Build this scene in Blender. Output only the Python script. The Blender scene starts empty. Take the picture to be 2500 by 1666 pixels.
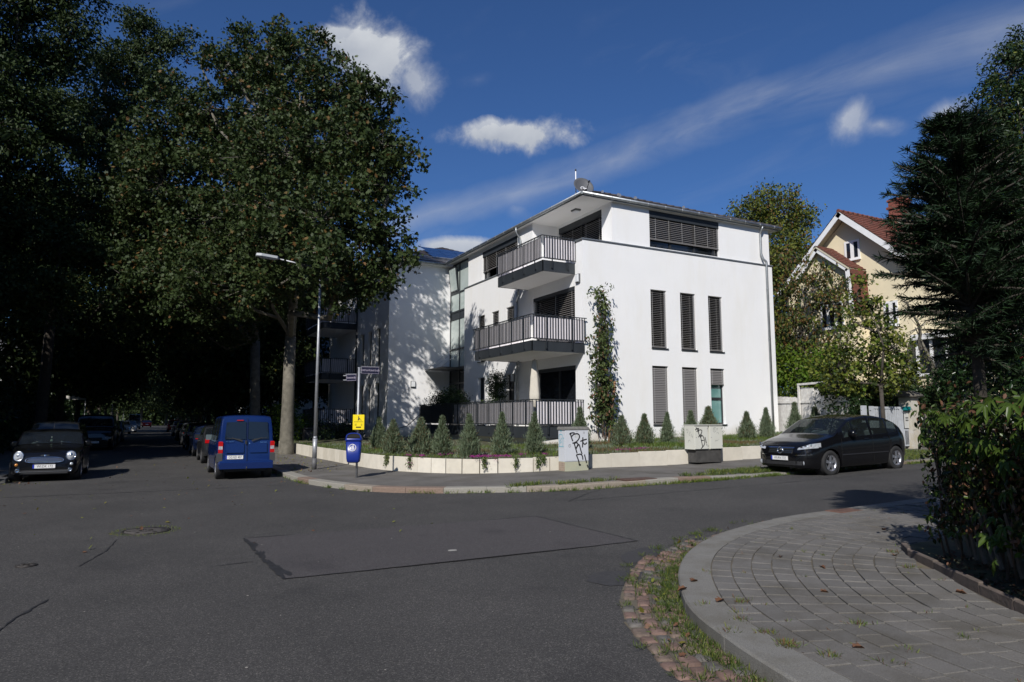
import bpy, bmesh, math, random
import numpy as np
from mathutils import Vector, Matrix
R=math.radians
random.seed(7)
S=bpy.context.scene; COL=S.collection
# ---------------------------------------------------------------- camera, sky, sun, exposure
YAW=R(27.9); PIT=math.atan(190/1667.)
cd=bpy.data.cameras.new('camera'); cam=bpy.data.objects.new('camera',cd); COL.objects.link(cam)
cd.sensor_width=36; cd.lens=24.0; cd.clip_start=.05; cd.clip_end=3000
cam.location=(0,0,1.72); cam.rotation_euler=(math.pi/2+PIT,0,-YAW); S.camera=cam
S.view_settings.view_transform='Standard'; S.view_settings.look='None'; S.view_settings.exposure=0; S.view_settings.gamma=1
SUN_AZ=R(44.5); SUN_EL=R(37)      # direction the light travels, measured from +Y towards +X
sl=bpy.data.lights.new('sun','SUN'); sl.energy=5.0; sl.angle=R(.53); sl.color=(1,.955,.89)
so=bpy.data.objects.new('sun',sl); COL.objects.link(so)
dv=Vector((math.sin(SUN_AZ)*math.cos(SUN_EL),math.cos(SUN_AZ)*math.cos(SUN_EL),-math.sin(SUN_EL)))
so.rotation_euler=dv.to_track_quat('-Z','Y').to_euler(); so.location=(-20,-20,30)

def px_dir(px,py):
    f=Vector((math.sin(YAW)*math.cos(PIT),math.cos(YAW)*math.cos(PIT),math.sin(PIT)))
    r=Vector((math.cos(YAW),-math.sin(YAW),0)); u=r.cross(f)
    return (f+r*((px-1250)/1667.)-u*((py-833)/1667.)).normalized()
W=bpy.data.worlds.new('World'); S.world=W; W.use_nodes=True
nt=W.node_tree; nt.nodes.clear(); N=nt.nodes; L=nt.links
def wn(t,**k):
    n=N.new(t)
    for a,b in k.items(): setattr(n,a,b)
    return n
def wm(op,a,b=None,c=None,clamp=False):
    n=wn('ShaderNodeMath',operation=op,use_clamp=clamp)
    for i,v in enumerate((a,b,c)):
        if v is None: continue
        if isinstance(v,(int,float)): n.inputs[i].default_value=v
        else: L.new(v,n.inputs[i])
    return n.outputs[0]
def wv(op,a,b):
    n=wn('ShaderNodeVectorMath',operation=op)
    for i,v in enumerate((a,b)):
        if isinstance(v,(tuple,Vector)): n.inputs[i].default_value=tuple(v)
        else: L.new(v,n.inputs[i])
    return n
sky=wn('ShaderNodeTexSky',sky_type='NISHITA',sun_disc=False,sun_elevation=SUN_EL,sun_rotation=SUN_AZ+math.pi,
       altitude=100,air_density=1.0,dust_density=1.0,ozone_density=3.5)
tc=wn('ShaderNodeTexCoord'); D=tc.outputs['Generated']
def noise(scale,detail,vec,rough=.55,dist=0):
    n=wn('ShaderNodeTexNoise'); n.inputs['Scale'].default_value=scale; n.inputs['Detail'].default_value=detail
    n.inputs['Roughness'].default_value=rough; n.inputs['Distortion'].default_value=dist; L.new(vec,n.inputs['Vector']); return n.outputs['Fac']
nA=noise(11,10,D,.6,.35); nB=noise(34,8,D,.62,.3)
nBig=noise(3.1,6,D,.55)
nn=wm('ADD',wm('MULTIPLY',wm('SUBTRACT',nA,.5),2.2),wm('MULTIPLY',wm('SUBTRACT',nB,.5),.8))
def cloud(px,py,w,h,rot=0,amp=1.0,soft=.35,gain=1.0):
    c=px_dir(px,py); e1=Vector((0,0,1)).cross(c).normalized()*-1; e2=e1.cross(c).normalized()
    if e2.z<0: e2=-e2
    a=R(rot); f1=e1*math.cos(a)+e2*math.sin(a); f2=-e1*math.sin(a)+e2*math.cos(a)
    u=wv('DOT_PRODUCT',D,f1/(w/1667.)).outputs['Value']; v=wv('DOT_PRODUCT',D,f2/(h/1667.)).outputs['Value']
    # c itself has zero u, v, so the offset is exact
    front=wm('GREATER_THAN',wv('DOT_PRODUCT',D,c).outputs['Value'],0)
    # a flattened bottom: v below 0 counts more
    r2=wm('SQRT',wm('ADD',wm('MULTIPLY',u,u),wm('MULTIPLY',v,v)))
    f=wm('ADD',wm('SUBTRACT',1.0,r2),wm('MULTIPLY',nn,amp))
    m=wm('MULTIPLY',wm('DIVIDE',f,soft,clamp=True),gain)
    m=wm('MULTIPLY',m,m) if soft>.5 else m
    return wm('MULTIPLY',m,front),v
masks=[]
for args in [(915,140,160,100,-28,.9,.6,1.0),(1010,190,95,80,-50,.85,.75,.85),(840,95,95,50,0,.8,.55,.95),
             (1265,325,180,50,-3,.9,.6,1.0),(1200,315,60,38,0,.8,.5,.85),
             (2085,290,75,52,50,.9,1.0,.8),(2150,305,85,34,-15,.9,1.0,.7),(2310,275,75,42,0,.8,.9,.85),
             (1120,608,130,32,0,.6,.5,.9),(1260,510,60,28,-20,.8,1.1,.45),(1140,525,60,14,-5,.7,1.1,.4),
             (1165,195,60,22,10,.9,1.1,.3)]:
    masks.append(cloud(*args))
tot=masks[0][0]; vv=wm('MULTIPLY',masks[0][1],masks[0][0])
for m,v in masks[1:]:
    tot=wm('MAXIMUM',tot,m); vv=wm('ADD',vv,wm('MULTIPLY',v,m))
# high cirrus: long streaks, everywhere in the sky, strongest along one band
c0=px_dir(1750,300); c1=px_dir(2450,40); c2=px_dir(1080,500)
pn=(c1-c2).normalized(); bn=c0.cross(pn).normalized()
mp=wn('ShaderNodeCombineXYZ')
cn=pn.cross(bn)
for _i,(_a,_k) in enumerate(((pn,3.2),(bn,15),(cn,4.0))): L.new(wm('MULTIPLY',wv('DOT_PRODUCT',D,_a).outputs['Value'],_k),mp.inputs[_i])
nc=noise(1.2,9,mp.outputs[0],.6,.6)
bd=wv('DOT_PRODUCT',D,bn).outputs['Value']
wob=wm('ADD',bd,wm('MULTIPLY',wm('SUBTRACT',nBig,.5),.10))
along=wv('DOT_PRODUCT',D,pn).outputs['Value']
wid=wm('ADD',.03,wm('MULTIPLY',wm('MAXIMUM',along,0),.075))
band=wm('SUBTRACT',1.0,wm('DIVIDE',wm('ABSOLUTE',wob),wid),clamp=True)
cir=wm('MULTIPLY',wm('MULTIPLY',band,wm('SUBTRACT',wm('MULTIPLY',nc,2.0),.55,clamp=True)),.52)
cir2=wm('MULTIPLY',wm('MULTIPLY',wm('SUBTRACT',nc,.52),2.0,clamp=True),wm('MULTIPLY',wm('SUBTRACT',nBig,.42,clamp=True),1.1))
cir=wm('MAXIMUM',cir,cir2,clamp=True)
allc=wm('MAXIMUM',tot,cir,clamp=True)
bg=wn('ShaderNodeBackground'); out=wn('ShaderNodeOutputWorld')
hue=wn('ShaderNodeMix',data_type='RGBA',blend_type='MULTIPLY'); hue.inputs[0].default_value=1; L.new(sky.outputs[0],hue.inputs[6]); hue.inputs[7].default_value=(.60,.91,1.36,1)
shade=wm('ADD',wm('MULTIPLY',vv,.34),wm('ADD',.62,wm('MULTIPLY',nn,.34)),clamp=True)
rc=wn('ShaderNodeMix',data_type='RGBA'); L.new(shade,rc.inputs[0]); rc.inputs[6].default_value=(4.2,4.9,6.4,1); rc.inputs[7].default_value=(10.2,10.6,11.2,1)
mx=wn('ShaderNodeMix',data_type='RGBA'); L.new(allc,mx.inputs[0]); L.new(hue.outputs[2],mx.inputs[6]); L.new(rc.outputs[2],mx.inputs[7])
L.new(mx.outputs[2],bg.inputs['Color']); bg.inputs['Strength'].default_value=.063
L.new(bg.outputs[0],out.inputs['Surface'])

# ---------------------------------------------------------------- helpers
MATS={}
def mat(name,col,rough=.8,metal=0,var=0,vscale=3,bump=0,bscale=60,spec=.5,col2=None,coat=0,trans=0,detail=5,emit=None):
    if name in MATS: return MATS[name]
    m=bpy.data.materials.new(name); m.use_nodes=True; t=m.node_tree; b=t.nodes['Principled BSDF']
    b.inputs['Base Color'].default_value=(*col,1); b.inputs['Roughness'].default_value=rough; b.inputs['Metallic'].default_value=metal
    b.inputs['Specular IOR Level'].default_value=spec
    if coat: b.inputs['Coat Weight'].default_value=coat; b.inputs['Coat Roughness'].default_value=.04
    tcn=t.nodes.new('ShaderNodeTexCoord'); oc=tcn.outputs['Object']
    if var or col2:
        n=t.nodes.new('ShaderNodeTexNoise'); n.inputs['Scale'].default_value=vscale; n.inputs['Detail'].default_value=detail; n.inputs['Roughness'].default_value=.62; t.links.new(oc,n.inputs['Vector'])
        r=t.nodes.new('ShaderNodeValToRGB'); t.links.new(n.outputs['Fac'],r.inputs[0])
        r.color_ramp.elements[0].position=.32; r.color_ramp.elements[1].position=.68
        c2=col2 or tuple(min(1,c*(1+var)) for c in col); c1=tuple(c*(1-var) for c in col) if not col2 else col
        r.color_ramp.elements[0].color=(*c1,1); r.color_ramp.elements[1].color=(*c2,1); t.links.new(r.outputs[0],b.inputs['Base Color'])
    if bump:
        n=t.nodes.new('ShaderNodeTexNoise'); n.inputs['Scale'].default_value=bscale; n.inputs['Detail'].default_value=6; t.links.new(oc,n.inputs['Vector'])
        bp=t.nodes.new('ShaderNodeBump'); bp.inputs['Strength'].default_value=bump; bp.inputs['Distance'].default_value=.01; t.links.new(n.outputs['Fac'],bp.inputs['Height']); t.links.new(bp.outputs[0],b.inputs['Normal'])
    if trans: b.inputs['Transmission Weight'].default_value=trans
    MATS[name]=m; return m
def leafmat(name,c1,c2,tr=.25,rough=.6,scale=1.3):
    if name in MATS: return MATS[name]
    m=bpy.data.materials.new(name); m.use_nodes=True; t=m.node_tree; b=t.nodes['Principled BSDF']; o=t.nodes['Material Output']
    tcn=t.nodes.new('ShaderNodeTexCoord'); n=t.nodes.new('ShaderNodeTexNoise'); n.inputs['Scale'].default_value=scale; n.inputs['Detail'].default_value=6; n.inputs['Roughness'].default_value=.75
    t.links.new(tcn.outputs['Object'],n.inputs['Vector']); r=t.nodes.new('ShaderNodeValToRGB'); t.links.new(n.outputs['Fac'],r.inputs[0])
    r.color_ramp.elements[0].position=.35; r.color_ramp.elements[1].position=.65; r.color_ramp.elements[0].color=(*c1,1); r.color_ramp.elements[1].color=(*c2,1)
    t.links.new(r.outputs[0],b.inputs['Base Color']); b.inputs['Roughness'].default_value=rough; b.inputs['Specular IOR Level'].default_value=.28
    tr_=t.nodes.new('ShaderNodeBsdfTranslucent'); t.links.new(r.outputs[0],tr_.inputs['Color'])
    mix=t.nodes.new('ShaderNodeMixShader'); mix.inputs[0].default_value=tr; t.links.new(b.outputs[0],mix.inputs[1]); t.links.new(tr_.outputs[0],mix.inputs[2]); t.links.new(mix.outputs[0],o.inputs['Surface'])
    MATS[name]=m; return m
def g(x,y=0):
    x=min(x,34); return .026*(math.sqrt((x-4)**2+9)+(x-4))/2
class MB:
    def __init__(s): s.v=[]; s.f=[]; s.mi=[]; s.sm=[]; s.cm=0
    def face(s,pts,sm=False):
        n=len(s.v); s.v+= [tuple(p) for p in pts]; s.f.append(tuple(range(n,n+len(pts)))); s.mi.append(s.cm); s.sm.append(sm); return s
    def box(s,x0,x1,y0,y1,z0,z1,M=None):
        n=len(s.v); P=[(x,y,z) for x in (x0,x1) for y in (y0,y1) for z in (z0,z1)]
        if M is not None: P=[tuple(M@Vector(p)) for p in P]
        s.v+=P
        for q in ((0,1,3,2),(4,6,7,5),(0,4,5,1),(2,3,7,6),(0,2,6,4),(1,5,7,3)): s.f.append(tuple(n+i for i in q)); s.mi.append(s.cm); s.sm.append(False)
        return s
    def bev(s,x0,x1,y0,y1,z0,z1,b,M=None):
        # box with bevelled top edges
        n=len(s.v); P=[(x0,y0,z0),(x1,y0,z0),(x1,y1,z0),(x0,y1,z0),(x0,y0,z1-b),(x1,y0,z1-b),(x1,y1,z1-b),(x0,y1,z1-b),(x0+b,y0+b,z1),(x1-b,y0+b,z1),(x1-b,y1-b,z1),(x0+b,y1-b,z1)]
        if M is not None: P=[tuple(M@Vector(p)) for p in P]
        s.v+=P
        for q in ((3,2,1,0),(0,1,5,4),(1,2,6,5),(2,3,7,6),(3,0,4,7),(4,5,9,8),(5,6,10,9),(6,7,11,10),(7,4,8,11),(8,9,10,11)): s.f.append(tuple(n+i for i in q)); s.mi.append(s.cm); s.sm.append(False)
        return s
    def prism(s,poly,z0,z1,M=None,z1f=None):
        n=len(s.v); k=len(poly); P=[(x,y,z0) for x,y in poly]+[(x,y,z1) for x,y in poly]
        if M is not None: P=[tuple(M@Vector(p)) for p in P]
        s.v+=P
        s.f.append(tuple(range(n+k-1,n-1,-1))); s.f.append(tuple(range(n+k,n+2*k)))
        for i in range(k): j=(i+1)%k; s.f.append((n+i,n+j,n+k+j,n+k+i))
        s.mi+=[s.cm]*(k+2); s.sm+=[False]*(k+2); return s
    def tube(s,pts,rad,n=8,cap=True,sm=True):
        pts=[Vector(p) for p in pts]; m=len(pts)
        if not hasattr(rad,'__len__'): rad=[rad]*m
        b=len(s.v); ref=None
        for i,p in enumerate(pts):
            d=(pts[min(i+1,m-1)]-pts[max(i-1,0)]).normalized()
            if ref is None: ref=Vector((1,0,0)) if abs(d.x)<.9 else Vector((0,1,0))
            a=(ref-d*ref.dot(d)).normalized(); c=d.cross(a); ref=a
            for k in range(n):
                t=2*math.pi*k/n; s.v.append(tuple(p+(a*math.cos(t)+c*math.sin(t))*rad[i]))
        for i in range(m-1):
            for k in range(n):
                q=(k+1)%n; s.f.append((b+i*n+k,b+i*n+q,b+(i+1)*n+q,b+(i+1)*n+k)); s.mi.append(s.cm); s.sm.append(sm)
        if cap:
            s.f.append(tuple(b+k for k in range(n-1,-1,-1))); s.f.append(tuple(b+(m-1)*n+k for k in range(n))); s.mi+=[s.cm]*2; s.sm+=[False]*2
        return s
    def lathe(s,prof,n=24,c=(0,0,0),M=None,sm=True):
        b=len(s.v)
        for r,z in prof:
            for k in range(n):
                t=2*math.pi*k/n; p=Vector((c[0]+r*math.cos(t),c[1]+r*math.sin(t),c[2]+z)); s.v.append(tuple(M@p if M is not None else p))
        for i in range(len(prof)-1):
            for k in range(n):
                q=(k+1)%n; s.f.append((b+i*n+k,b+i*n+q,b+(i+1)*n+q,b+(i+1)*n+k)); s.mi.append(s.cm); s.sm.append(sm)
        return s
    def disc(s,c,r,nrm,n=20,r2=None):
        nrm=Vector(nrm).normalized(); a=nrm.orthogonal().normalized(); b2=nrm.cross(a)
        s.face([Vector(c)+(a*math.cos(2*math.pi*k/n)+b2*math.sin(2*math.pi*k/n))*r for k in range(n)]); return s
    def stroke(s,pts,w,nrm,off=0):
        # flat ribbon along a polyline lying in the plane with normal nrm
        nrm=Vector(nrm).normalized(); P=[Vector(p)+nrm*off for p in pts]
        if not hasattr(w,'__len__'): w=[w]*len(P)
        A=[];B=[]
        for i,p in enumerate(P):
            d=(P[min(i+1,len(P)-1)]-P[max(i-1,0)]).normalized(); q=nrm.cross(d)*(w[i]/2); A.append(p+q); B.append(p-q)
        for i in range(len(P)-1): s.face([A[i],B[i],B[i+1],A[i+1]])
        return s
def ob(name,mb,mats,parent=None,loc=None,rz=0,kind=None,label=None):
    me=bpy.data.meshes.new(name)
    if isinstance(mb,MB):
        me.from_pydata(mb.v,[],mb.f); me.polygons.foreach_set('material_index',mb.mi); me.polygons.foreach_set('use_smooth',mb.sm); me.update()
    else: me=mb
    if mats is not None:
        for m in (mats if isinstance(mats,(list,tuple)) else [mats]): me.materials.append(m)
    o=bpy.data.objects.new(name,me); COL.objects.link(o)
    if parent is not None:
        o.parent=parent
        if loc is None and parent.get('_w'):  # world-coordinate mesh under an empty at L
            o.location=-Vector(parent.location) if parent.type=='EMPTY' else (0,0,0)
    if loc is not None: o.location=loc
    if rz: o.rotation_euler=(0,0,rz)
    if kind: o['kind']=kind
    if label: o['label']=label
    return o
def sub(name,mb,mats,parent,**k):
    # mesh in the same coordinates as its parent mesh
    return ob(name,mb,mats,parent,loc=(0,0,0),**k)
def tag(o,label,cat,group=None):
    o['label']=label; o['category']=cat
    if group: o['group']=group
    return o
def thing(name,label,cat,loc=(0,0,0),rz=0,group=None,world=False):
    o=bpy.data.objects.new(name,None); COL.objects.link(o); o.location=loc; o.rotation_euler=(0,0,rz); o.empty_display_size=.3
    tag(o,label,cat,group)
    if world: o['_w']=1
    return o
def struct(name,mb,mats,kind='structure'): return ob(name,mb,mats,kind=kind)
def inst(src,name,parent,loc=(0,0,0),rot=None,scale=None):
    o=bpy.data.objects.new(name,src.data); COL.objects.link(o); o.parent=parent; o.location=loc
    if rot is not None: o.rotation_euler=rot
    if scale is not None: o.scale=scale
    return o
def dup(root,loc,rz=0,label=None,group=None,scale=None):
    r=root.copy(); COL.objects.link(r); r.location=loc; r.rotation_euler=(0,0,rz)
    if scale is not None: r.scale=scale if hasattr(scale,'__len__') else (scale,)*3
    if label: r['label']=label
    if group: r['group']=group
    for ch in root.children:
        c=ch.copy(); COL.objects.link(c); c.parent=r
        for q in ch.children:
            d=q.copy(); COL.objects.link(d); d.parent=c
    return r
def text_mb(txt,size,M,depth=0):
    cu=bpy.data.curves.new('t','FONT'); cu.body=txt; cu.size=size; cu.extrude=depth; cu.resolution_u=2; cu.align_x='CENTER'; cu.align_y='CENTER'
    o=bpy.data.objects.new('t',cu); COL.objects.link(o)
    dg=bpy.context.evaluated_depsgraph_get(); me=bpy.data.meshes.new_from_object(o.evaluated_get(dg)); bpy.data.objects.remove(o); bpy.data.curves.remove(cu)
    me.transform(M); return me
def frameM(o,ex,ey):
    ex=Vector(ex).normalized(); ey=Vector(ey).normalized(); ez=ex.cross(ey)
    m=Matrix((ex,ey,ez)).transposed().to_4x4(); m.translation=Vector(o); return m
def wallgrid(mb,axis,c,a0,a1,z0,z1,holes=(),depth=.2,out=-1):
    # wall in plane axis=c between a0..a1 with rectangular openings (a0,a1,z0,z1); outward normal is 'out' along the axis
    def pt(a,z,d=0):
        return (c-out*d,a,z) if axis=='x' else (a,c-out*d,z)
    As=sorted({a0,a1,*[h[0] for h in holes],*[h[1] for h in holes]}); Zs=sorted({z0,z1,*[h[2] for h in holes],*[h[3] for h in holes]})
    flip=(axis=='x')==(out<0)
    for i in range(len(As)-1):
        for j in range(len(Zs)-1):
            am=(As[i]+As[i+1])/2; zm=(Zs[j]+Zs[j+1])/2
            if any(h[0]<am<h[1] and h[2]<zm<h[3] for h in holes): continue
            q=[pt(As[i],Zs[j]),pt(As[i+1],Zs[j]),pt(As[i+1],Zs[j+1]),pt(As[i],Zs[j+1])]
            mb.face(q[::-1] if flip else q)
    for h in holes:
        for (p,q) in (((h[0],h[2]),(h[1],h[2])),((h[1],h[2]),(h[1],h[3])),((h[1],h[3]),(h[0],h[3])),((h[0],h[3]),(h[0],h[2]))):
            f=[pt(*p),pt(*p,depth),pt(*q,depth),pt(*q)]
            mb.face(f[::-1] if flip else f)
def smooth_curve(P,step=.1):
    # Catmull-Rom resample of a 2-D polyline at about equal steps
    P=[Vector((*p,0)) if len(p)==2 else Vector(p) for p in P]; out=[]
    for i in range(len(P)-1):
        p0=P[max(i-1,0)];p1=P[i];p2=P[i+1];p3=P[min(i+2,len(P)-1)]; n=max(2,int((p2-p1).length/step))
        for k in range(n):
            t=k/n; out.append(.5*((2*p1)+(p2-p0)*t+(2*p0-5*p1+4*p2-p3)*t*t+(3*p1-p0-3*p2+p3)*t**3))
    out.append(P[-1]); return out
def resample(P,step):
    P=[Vector(p) for p in P]; out=[P[0]]; acc=0; last=P[0]
    for q in P[1:]:
        d=(q-last).length
        while acc+d>=step:
            t=(step-acc)/d; last=last.lerp(q,t); out.append(last.copy()); d=(q-last).length; acc=0
        acc+=d; last=q
    return out
def offset(P,d):
    out=[]
    for i,p in enumerate(P):
        t=(P[min(i+1,len(P)-1)]-P[max(i-1,0)]); t.z=0; t.normalize(); out.append(p+Vector((-t.y,t.x,0))*d)
    return out
# ---------------------------------------------------------------- ground, road, kerbs
from mathutils.geometry import delaunay_2d_cdt
def region(poly,zf,step,holes=None,xr=None):
    P=[Vector((p[0],p[1])) for p in poly]; n=len(P); E=[(i,(i+1)%n) for i in range(n)]
    xs=[p.x for p in P]; ys=[p.y for p in P]; x0,x1,y0,y1=max(min(xs),-60),min(max(xs),60),max(min(ys),-40),min(max(ys),90)
    pts=[]
    x=x0+step/2
    while x<x1:
        y=y0+step/2
        while y<y1: pts.append(Vector((x+random.uniform(-.01,.01),y+random.uniform(-.01,.01)))); y+=step
        x+=step
    r=delaunay_2d_cdt(P+pts,E,[list(range(n))],1,1e-4)
    mb=MB(); mb.v=[(v.x,v.y,zf(v.x,v.y)) for v in r[0]]
    for f in r[2]:
        a,b,c=[r[0][i] for i in f[:3]]
        cr=(b-a).cross(c-a) if hasattr((b-a),'cross') else 1
        mb.f.append(tuple(f) if cr>0 else tuple(f)[::-1]); mb.mi.append(0); mb.sm.append(True)
    return mb
def asphalt(name,base,spk,var=.17,dirt=(.045,.043,.04)):
    m=mat(name,base,rough=.86,spec=.35); t=m.node_tree; b=t.nodes['Principled BSDF']; nd=t.nodes; lk=t.links
    tcn=nd.new('ShaderNodeTexCoord'); o=tcn.outputs['Object']
    def nz(s,d,r=.6):
        n=nd.new('ShaderNodeTexNoise'); n.inputs['Scale'].default_value=s; n.inputs['Detail'].default_value=d; n.inputs['Roughness'].default_value=r; lk.new(o,n.inputs['Vector']); return n.outputs['Fac']
    vo=nd.new('ShaderNodeTexVoronoi'); vo.inputs['Scale'].default_value=125; lk.new(o,vo.inputs['Vector'])
    sep=nd.new('ShaderNodeSeparateColor'); lk.new(vo.outputs['Color'],sep.inputs[0])
    r1=nd.new('ShaderNodeValToRGB'); e=r1.color_ramp.elements; e[0].position=0; e[0].color=tuple(c*.55 for c in base)+(1,); e[1].position=1; e[1].color=(*spk,1)
    x=e.new(.55); x.color=(*base,1); x=e.new(.86); x.color=tuple(c*1.25 for c in base)+(1,); lk.new(sep.outputs[0],r1.inputs[0])
    r2=nd.new('ShaderNodeValToRGB'); lk.new(nz(.55,7,.65),r2.inputs[0]); r2.color_ramp.elements[0].position=.3; r2.color_ramp.elements[1].position=.7
    r2.color_ramp.elements[0].color=(1-var,)*3+(1,); r2.color_ramp.elements[1].color=(1+var*1.1,1+var,1+var*.95,1)
    mx=nd.new('ShaderNodeMix'); mx.data_type='RGBA'; mx.blend_type='MULTIPLY'; mx.inputs[0].default_value=1; lk.new(r1.outputs[0],mx.inputs[6]); lk.new(r2.outputs[0],mx.inputs[7])
    # dark oil-stained blots
    r3=nd.new('ShaderNodeValToRGB'); lk.new(nz(.9,4,.5),r3.inputs[0]); r3.color_ramp.elements[0].position=.25; r3.color_ramp.elements[1].position=.4
    r3.color_ramp.elements[0].color=(.72,.72,.74,1); r3.color_ramp.elements[1].color=(1,1,1,1)
    m2=nd.new('ShaderNodeMix'); m2.data_type='RGBA'; m2.blend_type='MULTIPLY'; m2.inputs[0].default_value=1; lk.new(mx.outputs[2],m2.inputs[6]); lk.new(r3.outputs[0],m2.inputs[7])
    lk.new(m2.outputs[2],b.inputs['Base Color'])
    bp=nd.new('ShaderNodeBump'); bp.inputs['Strength'].default_value=.45; bp.inputs['Distance'].default_value=.004; lk.new(sep.outputs[1],bp.inputs['Height']); lk.new(bp.outputs[0],b.inputs['Normal'])
    return m
M_asph=asphalt('asphalt',(.050,.0485,.048),(.135,.13,.12)); M_patch=asphalt('asphalt_patch',(.060,.0555,.0575),(.10,.095,.095),var=.05)
M_bit=mat('bitumen',(.018,.018,.02),rough=.7,var=.3,vscale=8,bump=.3)
def mottled(m,amt,scale,tint=(1,.97,.9),seed=0):
    t=m.node_tree; b=t.nodes['Principled BSDF']; src=b.inputs['Base Color'].links[0].from_socket; gm=t.nodes.new('ShaderNodeNewGeometry')
    n=t.nodes.new('ShaderNodeTexNoise'); n.inputs['Scale'].default_value=scale; n.inputs['Detail'].default_value=8; n.inputs['Roughness'].default_value=.65; t.links.new(gm.outputs['Position'],n.inputs['Vector'])
    r=t.nodes.new('ShaderNodeValToRGB'); t.links.new(n.outputs['Fac'],r.inputs[0]); r.color_ramp.elements[0].position=.36; r.color_ramp.elements[1].position=.56; r.color_ramp.elements[0].color=tuple(amt*c for c in tint)+(1,); r.color_ramp.elements[1].color=(1,1,1,1)
    mx=t.nodes.new('ShaderNodeMix'); mx.data_type='RGBA'; mx.blend_type='MULTIPLY'; mx.inputs[0].default_value=1; t.links.new(src,mx.inputs[6]); t.links.new(r.outputs[0],mx.inputs[7]); t.links.new(mx.outputs[2],b.inputs['Base Color'])
M_soil=mat('soil',(.055,.045,.028),rough=.95,col2=(.075,.085,.035),vscale=4,bump=.6,bscale=30)
M_lawn=mat('lawn',(.05,.07,.02),rough=.95,col2=(.09,.085,.04),vscale=2.5,bump=.6,bscale=40)
M_pav=mat('pavement_concrete',(.115,.108,.10),rough=.9,var=.22,vscale=1.6,bump=.4,bscale=70)
M_joint=mat('joint_sand',(.075,.068,.056),rough=.95,col2=(.12,.10,.07),vscale=2)
M_gran=[mat('granite%s'%c,b,rough=.8,var=.34,vscale=130,bump=.4,bscale=90) for c,b in (('_grey',(.165,.16,.148)),('_pale',(.20,.19,.17)),('_red',(.15,.112,.09)))]
M_paver=[mat('paver_%s'%c,b,rough=.88,var=.32,vscale=120,bump=.35,bscale=90) for c,b in (('mid',(.128,.122,.115)),('dark',(.118,.113,.107)),('light',(.136,.129,.121)))]
M_cob=[mat('cobble_%s'%c,b,rough=.85,var=.25,vscale=18,bump=.5,bscale=50) for c,b in (('pink',(.155,.10,.082)),('tan',(.14,.105,.085)),('grey',(.105,.097,.09)))]
for m_ in M_paver: mottled(m_,.70,1.6)
for m_ in M_gran: mottled(m_,.78,3)
for m_ in M_cob: mottled(m_,.65,4)
mottled(M_pav,.78,.9)
# base ground sheet reaching the horizon
mb=MB(); xs=[-1500,-300,-90,-60,-40,-20,-10,-5,-2,0,1,2,3,4,5,6,7,8,9,10,12,14,17,20,24,28,34,60,95,300,1500]; ys=[-1500,-300,-70,0,100,270,1500]
for x in xs:
    for y in ys: mb.v.append((x,y,g(x)-.06))
k=len(ys)
for i in range(len(xs)-1):
    for j in range(k-1): mb.f.append((i*k+j,(i+1)*k+j,(i+1)*k+j+1,i*k+j+1)); mb.mi.append(0); mb.sm.append(True)
struct('ground',mb,M_lawn)
mb=MB(); xs=[-90,-60,-30,-10,-6,-4,-3,-2,-1]+[i*.5 for i in range(0,30)]+[16,18,20,24,28,34,60,92]; ys=[-66,-20,0,5,10,15,20,30,60,120,265]
for x in xs:
    for y in ys: mb.v.append((x,y,g(x)))
k=len(ys)
for i in range(len(xs)-1):
    for j in range(k-1): mb.f.append((i*k+j,(i+1)*k+j,(i+1)*k+j+1,i*k+j+1)); mb.mi.append(0); mb.sm.append(True)
struct('road',mb,M_asph)
# repair patch with its seams
def ribbon(P,w,dz,rag=0,seed=0):
    rr=random.Random(seed); mb=MB(); P=[Vector((*p,0)) for p in P]; P=resample(P,.06 if rag else .25)+[P[-1]]
    A=[];B=[]
    for i,p in enumerate(P):
        d=P[min(i+1,len(P)-1)]-P[max(i-1,0)]
        d=d.normalized() if d.length>1e-6 else Vector((1,0,0))
        q=Vector((-d.y,d.x,0)); a=w/2*(1+rr.uniform(-rag,rag)); b=w/2*(1+rr.uniform(-rag,rag)); o=q*rr.uniform(-1,1)*w*.5*min(rag,1)
        A.append(p+q*a+o);B.append(p-q*b+o)
    for i in range(len(P)-1):
        mb.face([(v.x,v.y,g(v.x)+dz) for v in (B[i],B[i+1],A[i+1],A[i])])
    return mb
pp=[(1.30,10.66),(5.91,10.31),(5.95,7.6),(1.36,7.79)]
pm=region(pp,lambda x,y:g(x)+.004,.5); struct('road_patch',pm,M_patch)
for i,(a,b,w,rg) in enumerate([(0,1,.025,.5),(1,2,.02,.5),(2,3,.022,.6),(3,0,.035,.8)]):
    struct('road_seam',ribbon([pp[a],pp[b]],w,.008,rg,i),M_bit)
def blot(c,rx,ry,rot,n=26,seed=1,jag=.12):
    rr=random.Random(seed); P=[]
    for k in range(n):
        t=2*math.pi*k/n; r=1+rr.uniform(-jag,jag); x=rx*r*math.cos(t); y=ry*r*math.sin(t); P.append((c[0]+x*math.cos(rot)-y*math.sin(rot),c[1]+x*math.sin(rot)+y*math.cos(rot)))
    return region(P,lambda x,y:g(x)+.005,2)
for c,rx,ry,ro,sd,jg in [((1.34,10.15),.05,.38,.1,2,.45),((1.36,9.35),.05,.22,-.1,3,.5),((1.40,8.35),.07,.42,.05,4,.5)]:
    struct('bitumen_blot',blot(c,rx,ry,ro,seed=sd,jag=jg),M_bit)
for c,rx,ry,ro,sd,jg in [((5.45,6.85),.24,.5,-1.0,5,.06),((4.5,6.05),.36,.33,.2,6,.14)]:
    struct('road_patch',blot(c,rx,ry,ro,seed=sd,jag=jg),mat('asphalt_new',(.034,.033,.035),rough=.8,var=.25,vscale=30,bump=.4))
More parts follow.
